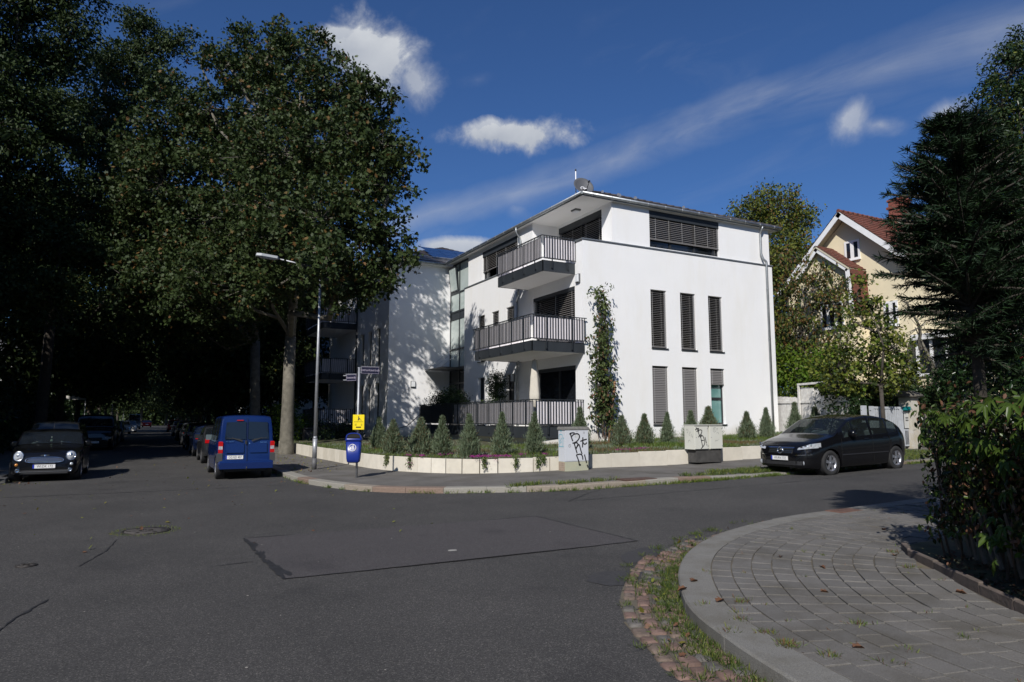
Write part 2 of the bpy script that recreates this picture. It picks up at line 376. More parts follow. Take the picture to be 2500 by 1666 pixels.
for P,w,sd in [([(-6,18.85),(-2.75,18.6),(.2,18.5),(3.3,18.5)],.03,7),([(-1.05,6.2),(-.95,7.3),(-.75,8.0)],.02,9),([(-1.4,4.6),(-1.28,5.3),(-1.05,6.2)],.016,10),([(-.62,9.6),(-.4,10.5),(-.3,11.4)],.014,11),([(7.4,11.6),(13,11.3),(19,11.2)],.02,13),([(7.4,11.6),(8.5,12.5),(9,12.8)],.02,14),([(1.2,8.9),(.9,8.87),(.7,8.82)],.015,15)]:
    struct('road_crack',ribbon(P,w,.006,.9,sd),M_bit)
mb=MB()  # small pale chips and gum on the asphalt
for i in range(260):
    x=random.uniform(-5,9);y=random.uniform(1.5,17)
    if x>3 and y<7.6: continue
    r=random.choice([.004,.006,.008,.012]); a=random.random()*3
    mb.face([(x+r*math.cos(a+t)*random.uniform(.7,1.3),y+r*math.sin(a+t),g(x)+.007) for t in (0,1.3,2.5,3.7,5)])
ob('road_chips',mb,mat('pale_chip',(.36,.34,.3)),kind='stuff')
def spot(x,y,r,rx):
    return ob('gum_spot',blot((x,y),r*rx,r,0,12,3),mat('gum',(.30,.29,.27)),kind='stuff')
spot(3.55,8.35,.05,1.3); spot(3.9,4.85,.03,1.2) if False else None
# ---- kerb curves
far_in=[(3.58,260),(3.58,120),(3.58,60),(3.58,32),(3.58,24),(3.6,20.4),(3.75,18.4),(4.25,16.55),(4.85,15.4),(5.75,14.5),(6.6,13.98),(7.5,13.5),(8.6,13.1),(9.9,12.95),(11.7,12.75),(13.7,12.62),(19.6,12.45),(40,12.3),(90,12.2)]
near=[(92,7.5),(40,7.46),(20,7.45),(12,7.45),(10.03,7.44),(9.04,7.43),(8.11,7.33),(7.1,7.06),(6.32,6.71),(5.7,6.32),(5.21,5.91),(4.8,5.49),(4.49,5.11),(4.17,4.68),(3.97,4.32),(3.84,4.0),(3.71,3.66),(3.6,3.3),(3.5,2.9),(3.4,2.2),(3.32,1.0),(3.28,-2),(3.25,-20),(3.2,-64)]
west=[(-90,18.4),(-30,18.5),(-12,18.8),(-7,19.3),(-4.9,20.4),(-3.95,21.9),(-3.6,23.4),(-3.5,26),(-3.5,60),(-3.5,260)]
def kerbz(x): # kerb upstand, lowered for the driveways in the side street
    return .12 if x<11.5 else max(.045,.12-.03*(x-11.5))
def kerb(name,P,w,rng,side,upf,step,mats):
    C=smooth_curve(P,.1); C=[c for c in C if rng(c)]; C=resample(C,.05)
    k=ob(name,MB(),None,kind='structure'); meshes=[]
    per=int(step/.05); rr=random.Random(3); i=0; cnt=0
    while i<len(C)-4:
        j=min(i+int(per*rr.uniform(.9,1.1)),len(C)-1); seg=C[i:j+1:max(1,(j-i)//5)]
        if (seg[-1]-C[j]).length>.01: seg.append(C[j])
        O=offset(seg,side*w); O2=offset(seg,side*.015); mb=MB(); dz=rr.uniform(-.004,.004); n=len(seg)
        # trim 4 mm joints at the ends
        def lift(p,z): return (p.x,p.y,g(p.x)+z+dz)
        A=[p.copy() for p in seg];B=[p.copy() for p in O]; A2=[p.copy() for p in O2]
        for Q in (A,B,A2):
            Q[0]=Q[0].lerp(Q[1],.03); Q[-1]=Q[-1].lerp(Q[-2],.03)
        for q in range(n-1):
            u0=upf(seg[q].x);u1=upf(seg[q+1].x)
            f=lambda L: mb.face(L if side>0 else L[::-1],False)
            f([lift(A[q],-.05),lift(A[q+1],-.05),lift(A[q+1],u1-.015),lift(A[q],u0-.015)][::-1] if False else [lift(A[q],-.05),lift(A[q+1],-.05),lift(A[q+1],u1-.015),lift(A[q],u0-.015)])
            f([lift(A[q],u0-.015),lift(A[q+1],u1-.015),lift(A2[q+1],u1),lift(A2[q],u0)])
            f([lift(A2[q],u0),lift(A2[q+1],u1),lift(B[q+1],u1),lift(B[q],u0)])
            f([lift(B[q],u0),lift(B[q+1],u1),lift(B[q+1],-.05),lift(B[q],-.05)])
        for q in (0,n-1):
            u=upf(seg[q].x); mb.face([lift(A[q],-.05),lift(A[q],u-.015),lift(A2[q],u),lift(B[q],u),lift(B[q],-.05)])
        m=mats[rr.choice([0,0,0,1,1,2])] if len(mats)>1 else mats[0]
        sub('kerb_stone',mb,m,k); cnt+=1; i=j
    return k
kerb('kerb',far_in,.3,lambda c:c.y<62 and c.x<45,1,kerbz,1.0,[mat('granite_light',(.25,.235,.205),rough=.8,var=.16,vscale=45,bump=.4,bscale=90),mat('granite_tan',(.24,.205,.165),rough=.8,var=.18,vscale=30,bump=.4,bscale=90),mat('granite_rust',(.19,.135,.105),rough=.8,var=.18,vscale=30,bump=.4,bscale=90)])
kerb('kerb',near,.32,lambda c:c.y>-3 and c.x<26,1,lambda x:.12 if x<12 else .1,1.0,[M_gran[0]])
kerb('kerb',west,.25,lambda c:c.y<60 and c.x>-20,1,lambda x:.12,1.0,[M_gran[0],M_gran[0],M_gran[1]])
NI=offset(smooth_curve(near,.25),.32); FI=offset(smooth_curve(far_in,.3),.3); WI=offset(smooth_curve(west,.5),.25)
# side>0 offsets to the left of travel: far curve runs south then east, so left is inland
far_poly=[(p.x,p.y) for p in FI]+[(90,262),(3.9,262)]
struct('pavement',region(far_poly,lambda x,y:g(x)+kerbz(x)-.004,1.2),M_pav)
west_poly=[(p.x,p.y) for p in WI]+[(-88,262)]
struct('pavement',region(west_poly,lambda x,y:g(x)+.116,2),M_pav)
near_poly=[(p.x,p.y) for p in NI]+[(92,-64)]
mbn=region(near_poly,lambda x,y:g(x)+(.108 if x<14 else .09),.6); struct('paving_bed',mbn,M_joint)
# ---- pavers laid in rows that follow the kerb
pave=ob('paving',MB(),None,kind='structure'); NC=smooth_curve(near,.05); NC=[c for c in NC if -1.6<c.y and c.x<17]
stones=[]
rr=random.Random(11)
for row in range(15):
    d0=.325+row*.2; P=offset(NC,d0+.1); P=resample(P,.02); i=int(rr.uniform(0,12))
    while i<len(P)-20:
        n=int(rr.choice([11,13,14,12,24])); 
        if i+n>=len(P): break
        a=P[i];b=P[i+n]; m=P[i+n//2]
        # stop where inner rows run past the planting edge
        stones.append((m.length,row,a.copy(),b.copy(),rr.random())); i+=n
hedge_line=[(7.75,5.05),(7.42,4.75),(7.1,4.3),(6.77,3.9),(6.4,3.4),(6.05,2.9),(5.3,1.9),(4.6,.8),(4.0,-.5)]
def inside_bed(p):
    # right of the edging line (towards the hedge)
    if p.y>4.75: return p.x>7.4+ (p.y-4.75)*2.0 and p.y<5.0
    ex=np.interp(p.y,[q[1] for q in hedge_line[1:]][::-1],[q[0] for q in hedge_line[1:]][::-1]); return p.x>ex-.02
stones=[s for s in stones if not inside_bed((s[2]+s[3])/2) and not ((s[2]+s[3])/2).y<-1.2]
stones.sort(key=lambda s:s[0] if (s[2].y>1.2) else 99)
def paver(mb,s,loc=None):
    _,row,a,b,r=s; c=(a+b)/2; d=(b-a).normalized(); q=Vector((-d.y,d.x,0)); l=(b-a).length/2-.004; w=.096
    zs=g(c.x)+.121+(r-.5)*.004; ti=(r*7%1-.5)*.004; z0=.06
    P=[]
    for (u,v) in ((-l,-w),(l,-w),(l,w),(-l,w)): p=c+d*u+q*v; P.append(p)
    n=len(mb.v); bz=[zs+ti*s1 for s1 in (-1,1,1,-1)]
    for p in P: mb.v.append((p.x,p.y,zs-.05))
    for p,z in zip(P,bz): mb.v.append((p.x,p.y,z-.004))
    for p,z in zip(P,bz): v=p.lerp(c,.035); mb.v.append((v.x,v.y,z))
    for f in ((0,1,5,4),(1,2,6,5),(2,3,7,6),(3,0,4,7),(4,5,9,8),(5,6,10,9),(6,7,11,10),(7,4,8,11),(8,9,10,11)):
        mb.f.append(tuple(n+i for i in f)); mb.mi.append(mb.cm); mb.sm.append(False)
vis=[s for s in stones if s[2].y>1.2]
for s in vis[:300]:
    mb=MB(); paver(mb,s); sub('paver',mb,M_paver[int(s[4]*3)%3],pave)
mb=MB()
for s in stones[0:]:
    if s in vis[:300]: continue
    mb.cm=int(s[4]*3)%3; paver(mb,s)
sub('paver_field',mb,M_paver,pave,kind='stuff')
# ---- cobbled gutter along the near kerb
gut=ob('cobbled_gutter',MB(),None,kind='structure'); gw=[(8.2,.03),(7.65,.16),(7.0,.3),(6.3,.42),(5.6,.52),(4.95,.58),(4.5,.62),(4.1,.6),(3.75,.58),(3.4,.55)]
GC=[c for c in smooth_curve(near,.05) if c.x<8.2 and c.y>.8]; GC=resample(GC,.01); rr=random.Random(5); nst=0; far=MB()
base=MB()
for i in range(0,len(GC)-30,30):
    a,b=GC[i],GC[i+30]
    def wd(p): return float(np.interp(p.x,[q[0] for q in gw][::-1],[q[1] for q in gw][::-1])) if p.y>3.3 else .555
    n1=offset([a,b],-max(.02,wd(a)-.06+random.uniform(-.015,.03)))[0]; n2=offset([a,b],-max(.02,wd(b)-.06))[1]
    base.face([(n1.x,n1.y,g(n1.x)+.004),(n2.x,n2.y,g(n2.x)+.004),(b.x,b.y,g(b.x)+.004),(a.x,a.y,g(a.x)+.004)])
struct('gutter_bed',base,M_joint)
for row in range(5):
    i=int(rr.uniform(0,8)); d=.07+row*.135
    while i<len(GC)-30:
        n=int(rr.uniform(13,24)); a=GC[i]; b=GC[i+n]; c=(a+b)/2
        wdt=float(np.interp(c.x,[q[0] for q in gw][::-1],[q[1] for q in gw][::-1])) if c.y>3.3 else .57
        if d<wdt-.02 and rr.random()>.03:
            dd=(b-a).normalized(); q=Vector((dd.y,-dd.x,0)); cc=c+q*(d+rr.uniform(-.01,.01)); hl=n*.005-.006; hw=.058+rr.uniform(-.006,.006)
            # outlines squeeze on the outside of the bend
            mb=MB(); z=g(cc.x); h=.022+rr.uniform(-.006,.008); ang=rr.uniform(-.06,.06); R2=Matrix.Rotation(ang,3,'Z')
            ring=[];
            for (u,v) in ((-1,-.75),(-.75,-1),(.75,-1),(1,-.7),(1,.75),(.7,1),(-.75,1),(-1,.7)):
                p=R2@(dd*(u*hl*rr.uniform(.93,1.02))+q*(v*hw*rr.uniform(.93,1.03))); ring.append(p)
            k=len(mb.v)
            for p in ring: mb.v.append((cc.x+p.x,cc.y+p.y,z-.02))
            for p in ring: mb.v.append((cc.x+p.x,cc.y+p.y,z+h-.008))
            for p in ring: mb.v.append((cc.x+p.x*.8,cc.y+p.y*.8,z+h+rr.uniform(-.002,.002)))
            for r0 in (0,8):
                for t in range(8): u=(t+1)%8; mb.f.append((k+r0+u,k+r0+t,k+r0+8+t,k+r0+8+u)); mb.mi.append(0); mb.sm.append(True)
            mb.f.append(tuple(k+16+t for t in range(7,-1,-1))); mb.mi.append(0); mb.sm.append(True)
            if nst<290: sub('cobble',mb,M_cob[rr.choice([0,0,1,1,2])],gut); nst+=1
            else: 
                o=len(far.v); far.v+=mb.v; far.f+=[tuple(o+x for x in f) for f in mb.f]; far.mi+=mb.mi; far.sm+=mb.sm
        i+=n
if far.f: sub('cobble_field',far,M_cob[0],gut,kind='stuff')
# edging stones of the planting bed and its soil
edg=ob('bed_edging',MB(),None,kind='structure'); EC=resample(smooth_curve(hedge_line,.05),.05); i=0; rr=random.Random(8)
while i<len(EC)-6:
    n=rr.choice([9,10,11,12]) if i>0 else 8; j=min(i+n,len(EC)-1); a=EC[i];b=EC[j]; dd=(b-a).normalized(); 
    Mx=frameM(Vector((a.x,a.y,g(a.x)+.1)),dd,Vector((-dd.y,dd.x,0))); mb=MB(); mb.bev(.006,(b-a).length-.006,0,.06,-.02,.10+rr.uniform(-.012,.012),.008,Mx)
    sub('edging_stone',mb,mat('sandstone_brown',(.13,.10,.085),rough=.9,col2=(.08,.065,.055),vscale=8,bump=.6,bscale=30),edg); i=j
soil=[(p.x,p.y) for p in offset(EC,.05)]+[(30,-.5),(30,4.9),(9,5.0),(7.9,5.08)]
struct('planting_bed',region(soil,lambda x,y:g(x)+.15+.02*math.sin(x*9)*math.sin(y*7),.3),M_soil)
# ---- far side: metal gully, manholes
def manhole(x,y,r,label,cat='manhole cover',grass=True):
    t=thing('manhole_cover',label,cat,(x,y,g(x)),0)
    m=MB(); m.lathe([(r*1.0,.004),(r,.012),(r*.9,.013),(r*.88,.006)],32); ob('rim',m,mat('cast_iron',(.05,.045,.042),rough=.6,metal=.6,var=.3,vscale=20),t,loc=(0,0,0))
    m=MB(); m.lathe([(0.001,.013),(r*.52,.013),(r*.86,.013),(r*.87,.004)],32); ob('lid',m,mat('iron_lid',(.10,.09,.085),rough=.7,metal=.2,col2=(.06,.055,.05),vscale=25,bump=.8,bscale=40),t,loc=(0,0,0))
    m=MB()
    for k in range(6): a=k*math.pi/3; m.box(r*.6,r*.78,-.02,.02,.0135,.0175,Matrix.Rotation(a,4,'Z'))
    for k in range(12): a=k*math.pi/6; m.box(r*.2,r*.3,-.012,.012,.0135,.0175,Matrix.Rotation(a,4,'Z'))
    ob('raised_pattern',m,MATS['cast_iron'],t,loc=(0,0,0),kind='stuff'); return t
manhole(.06,12.07,.34,'round iron manhole cover ringed with weeds in the road before the parked cars')
manhole(-1.17,9.93,.11,'small dark round valve cover in the asphalt at the left edge of the picture','valve cover')
gu=thing('storm_drain','rusty iron drain inlet set into the far kerb below the grey cabinets','storm drain',(10.3,12.95,g(10.3)),R(-3))
m=MB(); m.bev(-.45,.45,0,.42,.0,.145,.012); ob('cover_plate',m,mat('rust_iron',(.075,.042,.032),rough=.8,var=.4,vscale=9,bump=.4),gu,loc=(0,0,0))
m=MB(); m.box(-.40,.40,-.006,.0,.02,.09); ob('inlet_slot',m,mat('black_void',(.004,.004,.004)),gu,loc=(0,0,0))
gu=thing('storm_drain','reddish iron drain inlet plate in the kerb of the near paved corner','storm drain',(9.85,7.42,g(9.85)),R(180))
m=MB(); m.bev(-.34,.34,0,.30,.0,.128,.012); ob('cover_plate',m,mat('rust_iron_red',(.11,.058,.042),rough=.8,var=.35,vscale=9,bump=.4),gu,loc=(0,0,0))
m=MB(); m.box(-.38,.38,-.006,.0,.02,.09); ob('inlet_slot',m,MATS['black_void'],gu,loc=(0,0,0))
# ---------------------------------------------------------------- the white apartment building
M_wall=mat('white_render',(.81,.81,.81),rough=.93,spec=.2,bump=.35,bscale=140,col2=(.785,.787,.79),vscale=.9,detail=8)
def streaks(m,amt=.90,sc=(2.2,2.2,.16)):
    t=m.node_tree; b=t.nodes['Principled BSDF']; lk=b.inputs['Base Color'].links[0]; src=lk.from_socket; tcn=t.nodes.new('ShaderNodeTexCoord'); mp_=t.nodes.new('ShaderNodeMapping'); mp_.inputs['Scale'].default_value=sc
    t.links.new(tcn.outputs['Object'],mp_.inputs[0]); n=t.nodes.new('ShaderNodeTexNoise'); n.inputs['Scale'].default_value=1; n.inputs['Detail'].default_value=9; n.inputs['Roughness'].default_value=.7; t.links.new(mp_.outputs[0],n.inputs['Vector'])
    r=t.nodes.new('ShaderNodeValToRGB'); t.links.new(n.outputs['Fac'],r.inputs[0]); r.color_ramp.elements[0].position=.33; r.color_ramp.elements[0].color=(amt,amt*.99,amt*.965,1); r.color_ramp.elements[1].position=.52; r.color_ramp.elements[1].color=(1,1,1,1)
    sp=t.nodes.new('ShaderNodeSeparateXYZ'); t.links.new(tcn.outputs['Object'],sp.inputs[0]); ad=t.nodes.new('ShaderNodeMath'); ad.operation='MULTIPLY_ADD'; t.links.new(n.outputs['Fac'],ad.inputs[0]); ad.inputs[1].default_value=-1.6; t.links.new(sp.outputs[2],ad.inputs[2])
    r2=t.nodes.new('ShaderNodeValToRGB'); t.links.new(ad.outputs[0],r2.inputs[0]); r2.color_ramp.elements[0].position=.0; r2.color_ramp.elements[0].color=(.72,.68,.60,1); r2.color_ramp.elements[1].position=.55; r2.color_ramp.elements[1].color=(1,1,1,1)
    for rr_ in (r,r2):
        mx=t.nodes.new('ShaderNodeMix'); mx.data_type='RGBA'; mx.blend_type='MULTIPLY'; mx.inputs[0].default_value=1; t.links.new(src,mx.inputs[6]); t.links.new(rr_.outputs[0],mx.inputs[7]); src=mx.outputs[2]
    t.links.new(src,b.inputs['Base Color'])
streaks(M_wall,.968,(1.1,1.1,.22))
M_soff=mat('soffit_white',(.74,.73,.71),rough=.9)
M_zinc=mat('zinc',(.34,.36,.37),rough=.42,metal=.75,var=.18,vscale=4)
M_anth=mat('anthracite',(.022,.026,.031),rough=.45,var=.1,vscale=3)
M_antp=mat('anthracite_panel',(.026,.031,.037),rough=.55,var=.12,vscale=2)
M_frame=mat('window_frame',(.025,.027,.030),rough=.4)
M_slat=mat('blind_slat',(.20,.19,.185),rough=.5,metal=.1)
M_cord=mat('blind_cord',(.45,.45,.45),rough=.7)
M_pane=mat('pane_dark',(.012,.014,.018),rough=.04,spec=.9)
M_panelit=mat('pane_green_lit',(.40,.47,.45),rough=.06,spec=.9,col2=(.47,.53,.51),vscale=1.2)  # opaque pale green: the lit stairwell behind the glass is put into the colour
M_paneb=mat('pane_teal',(.10,.22,.21),rough=.05,spec=.9,col2=(.16,.30,.28),vscale=1.5)
M_fab=mat('screen_fabric',(.66,.63,.66),rough=.9,var=.06,vscale=5)
M_tile=mat('slate_tile',(.050,.043,.047),rough=.7,var=.25,vscale=6)
M_solar=mat('solar_cell',(.006,.018,.07),rough=.15,spec=.8)
L0=(14.12,21.0,1.0)
B=thing('apartment_building','white rendered three-storey apartment block with dark balconies and hipped slate roof on the corner','apartment building',L0,world=True)
def part(name,mb,m,**k): return ob(name,mb,m,B,**k)
X0,X1,Y0,YL=14.12,24.24,21.0,31.9
UW=[(17.33,18.13),(18.85,19.66),(20.37,21.15)]
hr=[(a,b,1.5,3.79) for a,b in UW]+[(a,b,4.5,6.83) for a,b in UW]
sm=[(29.47,30.22),(27.97,28.70),(26.47,27.23)]
hl=[(a,b,1.45,3.70) for a,b in sm]+[(a,b,4.48,6.73) for a,b in sm]+[(21.55,24.8,1.4,3.73),(21.55,24.75,4.35,6.76)]
m=MB(); wallgrid(m,'y',Y0,X0,X1,.3,8.47,hr,.22); wallgrid(m,'x',X0,Y0,YL,.3,8.40,hl,.22)
m.face([(X1,Y0,.3),(X1,31.9,.3),(X1,31.9,8.47),(X1,Y0,8.47)]); m.face([(X0,YL,.3),(X0,YL,8.4),(X1,YL,8.4),(X1,YL,.3)])
m.face([(X0,Y0,8.40),(X1,Y0,8.40),(X1,YL,8.40),(X0,YL,8.40)]); part('wall',m,M_wall)
# coping on the parapets
def coping(x0,x1,y0,y1,z): m=MB(); m.bev(x0,x1,y0,y1,z,z+.05,.008); part('coping',m,M_zinc)
coping(X0-.03,X1+.04,Y0-.04,Y0+.28,8.47); coping(X0-.04,X0+.26,Y0+.29,21.56,8.47); coping(X0-.04,X0+.22,25.2,YL,8.40)
# penthouse: main room, the recessed terrace side and the rear-left room
px,py=15.56,21.08; qx=14.32; qy=25.15; ZT=10.16
ph=[(17.42,21.2,8.58,10.10)]
m=MB(); wallgrid(m,'y',py,px,24.2,8.40,ZT,ph,.2); wallgrid(m,'x',px,py,qy,7.4,ZT,[(21.75,25.0,7.4,10.05)],.2)
m.face([(qx,qy,7.4),(px,qy,7.4),(px,qy,ZT),(qx,qy,ZT)]); wallgrid(m,'x',qx,qy,YL,7.4,ZT,[(26.5,30.2,8.5,9.98)],.2)
m.face([(24.2,py,8.4),(24.2,YL,8.4),(24.2,YL,ZT),(24.2,py,ZT)]); m.face([(qx,YL,7.4),(qx,YL,ZT),(24.2,YL,ZT),(24.2,YL,7.4)]); part('penthouse_wall',m,M_wall)
# ---- windows
def window(axis,c,a0,a1,z0,z1,depth,mull=(),tran=(),slat=None,pitch=.075,tilt=38,pane=M_pane,sill=False,box=0,cords=(),fw=.06,sd=.07,sidepane=None):
    def bx(mb,a,b,zl,zh,d0,d1):
        if axis=='y': mb.box(a,b,c+d0,c+d1,zl,zh)
        else: mb.box(c+d0,c+d1,a,b,zl,zh)
    f=MB(); dd=depth; e=.002
    bx(f,a0+e,a1-e,z0+e,z0+fw,dd-.07,dd-e); bx(f,a0+e,a1-e,z1-fw,z1-e,dd-.07,dd-e); bx(f,a0+e,a0+fw,z0+fw,z1-fw,dd-.07,dd-e); bx(f,a1-fw,a1-e,z0+fw,z1-fw,dd-.07,dd-e)
    for q in mull: bx(f,q-.05,q+.05,z0+fw,z1-fw,dd-.068,dd-e)
    for q in tran: bx(f,a0+fw,a1-fw,q-.05,q+.05,dd-.066,dd-e)
    w=part('window',f,M_frame)
    A=[a0+fw]+[x for q in mull for x in (q-.05,q+.05)]+[a1-fw]; Z=[z0+fw]+[x for q in tran for x in (q-.05,q+.05)]+[z1-fw]
    for i in range(0,len(A),2):
        for j in range(0,len(Z),2):
            p=MB(); bx(p,A[i],A[i+1],Z[j],Z[j+1],dd-.03,dd-.022); sub('pane',p,pane,w)
    if box: p=MB(); bx(p,a0+e,a1-e,z1-box,z1-.003,.0+.015,.12); sub('blind_box',p,M_antp,w)
    if slat:
        zs0,zs1=slat; t=R(tilt); hw=.036; n=int((zs1-zs0)/pitch)
        src=None
        for k in range(n):
            if src is None:
                p=MB(); P=[]
                for (u,h) in ((-1,-.004),(0,.006),(1,-.004)):
                    P.append((u*hw*math.cos(t)-h*math.sin(t)*0,u*hw*math.sin(t)+h))
                for th in (0,.0025):
                    pass
                for q in range(2):
                    (d1,h1),(d2,h2)=P[q],P[q+1]; zt=zs1-pitch*.5
                    if axis=='y': p.face([(a0+.012,c+sd+d1,zt+h1),(a1-.012,c+sd+d1,zt+h1),(a1-.012,c+sd+d2,zt+h2),(a0+.012,c+sd+d2,zt+h2)],True)
                    else: p.face([(c+sd+d1,a0+.012,zt+h1),(c+sd+d2,a0+.012,zt+h2),(c+sd+d2,a1-.012,zt+h2),(c+sd+d1,a1-.012,zt+h1)],True)
                src=sub('slat',p,M_slat,w)
            else: inst(src,'slat',w,(0,0,-k*pitch))
        p=MB(); bx(p,a0+.012,a1-.012,zs0-.02,zs0+.015,sd-.03,sd+.03); sub('bottom_bar',p,M_slat,w)
        for q in cords: p=MB(); bx(p,q-.004,q+.004,zs0,zs1,sd-.045,sd-.04); sub('cord',p,M_cord,w)
    if sill:
        p=MB()
        if axis=='y': p.box(a0-.01,a1+.03,c-.045,c+.15,z0-.045,z0-.003)
        else: p.box(c-.045,c+.15,a0-.03,a1+.01,z0-.045,z0-.003)
        sub('sill',p,M_anth,w)
    return w
for i,(a,b) in enumerate(UW):
    window('y',Y0,a,b,4.5,6.83,.22,tran=(5.25,),slat=(4.55,6.75),pitch=.073,tilt=12,sill=True,cords=(a+.1,b-.1,b-.06))
    if i<2: window('y',Y0,a,b,1.5,3.79,.22,tran=(2.3,),slat=(1.55,3.72),pitch=.068,tilt=62,sill=True,cords=(a+.12,b-.12))
    else: window('y',Y0,a,b,1.5,3.79,.22,tran=(2.55,),slat=(3.14,3.72),pitch=.068,tilt=62,sill=True,cords=(a+.12,b-.12),pane=M_paneb)
window('y',py,17.42,21.2,8.58,10.10,.2,mull=(18.6,19.9,20.95),slat=(8.93,9.80),pitch=.078,tilt=30,box=.27,cords=(17.75,18.45,19.15,19.85,20.55,21.1))
window('x',px,21.75,25.0,7.4,10.05,.2,mull=(23.4,),slat=(8.35,9.75),pitch=.078,tilt=30,box=.26,cords=(21.95,22.9,23.9,24.8))
window('x',qx,26.5,30.2,8.5,9.98,.2,mull=(29.7,28.6,27.5),slat=(8.98,9.68),pitch=.078,tilt=30,box=.27,cords=(26.7,27.7,28.7,29.8))
for a,b in sm:
    window('x',X0,a,b,4.48,6.73,.22,tran=(5.2,),slat=(5.0,6.65),pitch=.073,tilt=25,sill=True,cords=(a+.1,))
    window('x',X0,a,b,1.45,3.70,.22,tran=(2.2,),sill=True)
window('x',X0,21.55,24.8,1.4,3.73,.22,mull=(22.95,),fw=.1,box=.14)
window('x',X0,21.55,24.75,4.35,6.76,.22,mull=(23.15,),fw=.1,box=.14,slat=(5.35,6.62),pitch=.08,tilt=25,cords=(21.8,23.0))
# ---- balconies
def balcony(pts,zf,ztop,zb,bracket,near_gap=True,dark=False,name='balcony',slab=True,spacing=.112):
    # pts: outline of the outer edge, from the near wall end to the far wall end
    P=[Vector((*p,0)) for p in pts]
    s=MB()
    poly=[(p.x,p.y) for p in P]; s.prism(poly,zb+.012,zf-.02) ; b=part(name,s,M_soff)
    fa=MB(); rl=MB(); fb=[]
    for i in range(len(P)-1):
        a,c=P[i],P[i+1]; d=(c-a).normalized(); n=Vector((d.y,-d.x,0)); ln=(c-a).length
        ctr=sum((q for q in P),Vector())/len(P)
        if (a+n-ctr).length<(a-n-ctr).length: n=-n
        M=frameM(a,d,n*(1 if d.cross(n).z>0 else -1)); sg=1 if d.cross(n).z>0 else -1
        y0,y1=(0.001,.03) if sg>0 else (-.03,-.001)
        q=MB(); q.box(-.03,ln+.03,y0,y1,zb,zf,M); sub('fascia',q,M_antp,b)
        q=MB(); yy=(.075,.115) if sg>0 else (-.115,-.075)
        q.box(-.09,ln+.09,yy[0],yy[1],ztop-.03,ztop,M); q.box(-.09,ln+.09,yy[0]+.005,yy[1]-.005,zf+.06,zf+.09,M); sub('rail',q,M_anth,b,kind='stuff')
        # upright bars, one object each
        nb=int(ln/spacing); ym=.095*sg
        q=MB(); ang=math.atan2(d.y,d.x); w=.0165
        src=None
        for k in range(nb+1):
            pos=a+d*(ln*k/nb)+n*(.095)
            if src is None:
                q.box(-w,w,-.006,.006,zf+.09,ztop-.03,Matrix.Rotation(ang,4,'Z')); src=ob('baluster',q,M_anth,b,loc=(pos.x,pos.y,0))
            else: inst(src,'baluster',b,(pos.x,pos.y,0))
        # brackets carrying the railing
        nbk=max(2,int(ln/bracket)); 
        for k in range(nbk):
            t=ln*(k+.5)/nbk; q=MB(); y0b,y1b=(.03,.10) if sg>0 else (-.10,-.03)
            q.box(t-.022,t+.022,y0b+.0,y1b,zf-.28,zf-.02,M); q.box(t-.02,t+.02,(.085 if sg>0 else -.105),(.105 if sg>0 else -.085),zf-.1,ztop-.031,M)
            sub('bracket',q,M_anth,b)
        # wavy privacy fabric hung behind the bars
        if not dark:
            q=MB(); nseg=int(ln/.02); V=[]
            for k in range(nseg+1):
                t=.02+(ln-.04)*k/nseg; wv=.055-.005*math.sin(t*2*math.pi/.21+math.sin(t*3)); V.append(a+d*t+n*wv)
            for k in range(nseg):
                u,v=V[k],V[k+1]; q.face([(u.x,u.y,zf+.05),(v.x,v.y,zf+.05),(v.x,v.y,ztop-.07),(u.x,u.y,ztop-.07)],True)
            sub('fabric_screen',q,M_fab,b)
        else:
            q=MB(); 
            yy=(.05,.06) if sg>0 else (-.06,-.05)
            q.box(.0,ln,yy[0],yy[1],zf+.09,ztop-.06,M); sub('screen_panel',q,mat('screen_shaded',(.012,.012,.014),rough=.6),b)  # near-black colour stands for the tree shade over this half of the terrace
    return b
balcony([(14.11,21.55),(12.72,21.55),(12.72,25.2),(14.11,25.2)],7.62,8.56,7.20,.9)
balcony([(14.11,20.99),(11.93,20.99),(11.93,25.75),(14.11,25.75)],4.50,5.44,4.13,.85)
tb=balcony([(14.11,21.12),(12.1,21.12),(12.1,28.3)],1.45,2.42,1.02,1.0,name='terrace')
tb2=balcony([(12.098,28.38),(12.098,32.6),(12.3,32.6)],1.45,2.42,1.02,1.0,name='terrace',dark=True)
m=MB(); m.prism([(14.11,21.0),(12.35,21.0+.2),(12.35,28.2),(14.11,28.2)],.35,1.0); part('plinth',m,M_wall)
m=MB(); m.box(12.35,14.11,28.2,32.5,.35,1.4); part('plinth',m,M_wall)
# ---- eaves, gutter, roof of the main block
ex0,ex1,ey0,ey1=14.10,24.75,20.93,34.2; ez=10.18
m=MB(); m.box(ex0+.02,ex1-.02,ey0+.02,ey1,ez-.02,ez+.10); part('eave',m,M_soff)
def gutter(a,b):
    a=Vector(a);b=Vector(b); m=MB(); m.tube([a,b],.065,10); m2=part('gutter',m,M_zinc)
    d=(b-a).normalized(); n=int((b-a).length/.85); src=None
    for k in range(n):
        p=a+d*(b-a).length*(k+.5)/n; q=MB()
        if src is None: q.tube([p-d*.012,p+d*.012],.074,8); src=sub('gutter_clip',q,mat('zinc_light',(.55,.56,.57),rough=.4,metal=.7),m2); p0=p
        else: inst(src,'gutter_clip',m2,tuple(p-p0))
    return m2
m=MB(); m.box(ex0-.004,ex1+.004,ey0-.012,ey0+.018,ez-.035,ez+.115); m.box(ex0-.012,ex0+.018,ey0+.02,ey1,ez-.035,ez+.115); part('fascia_board',m,M_zinc)
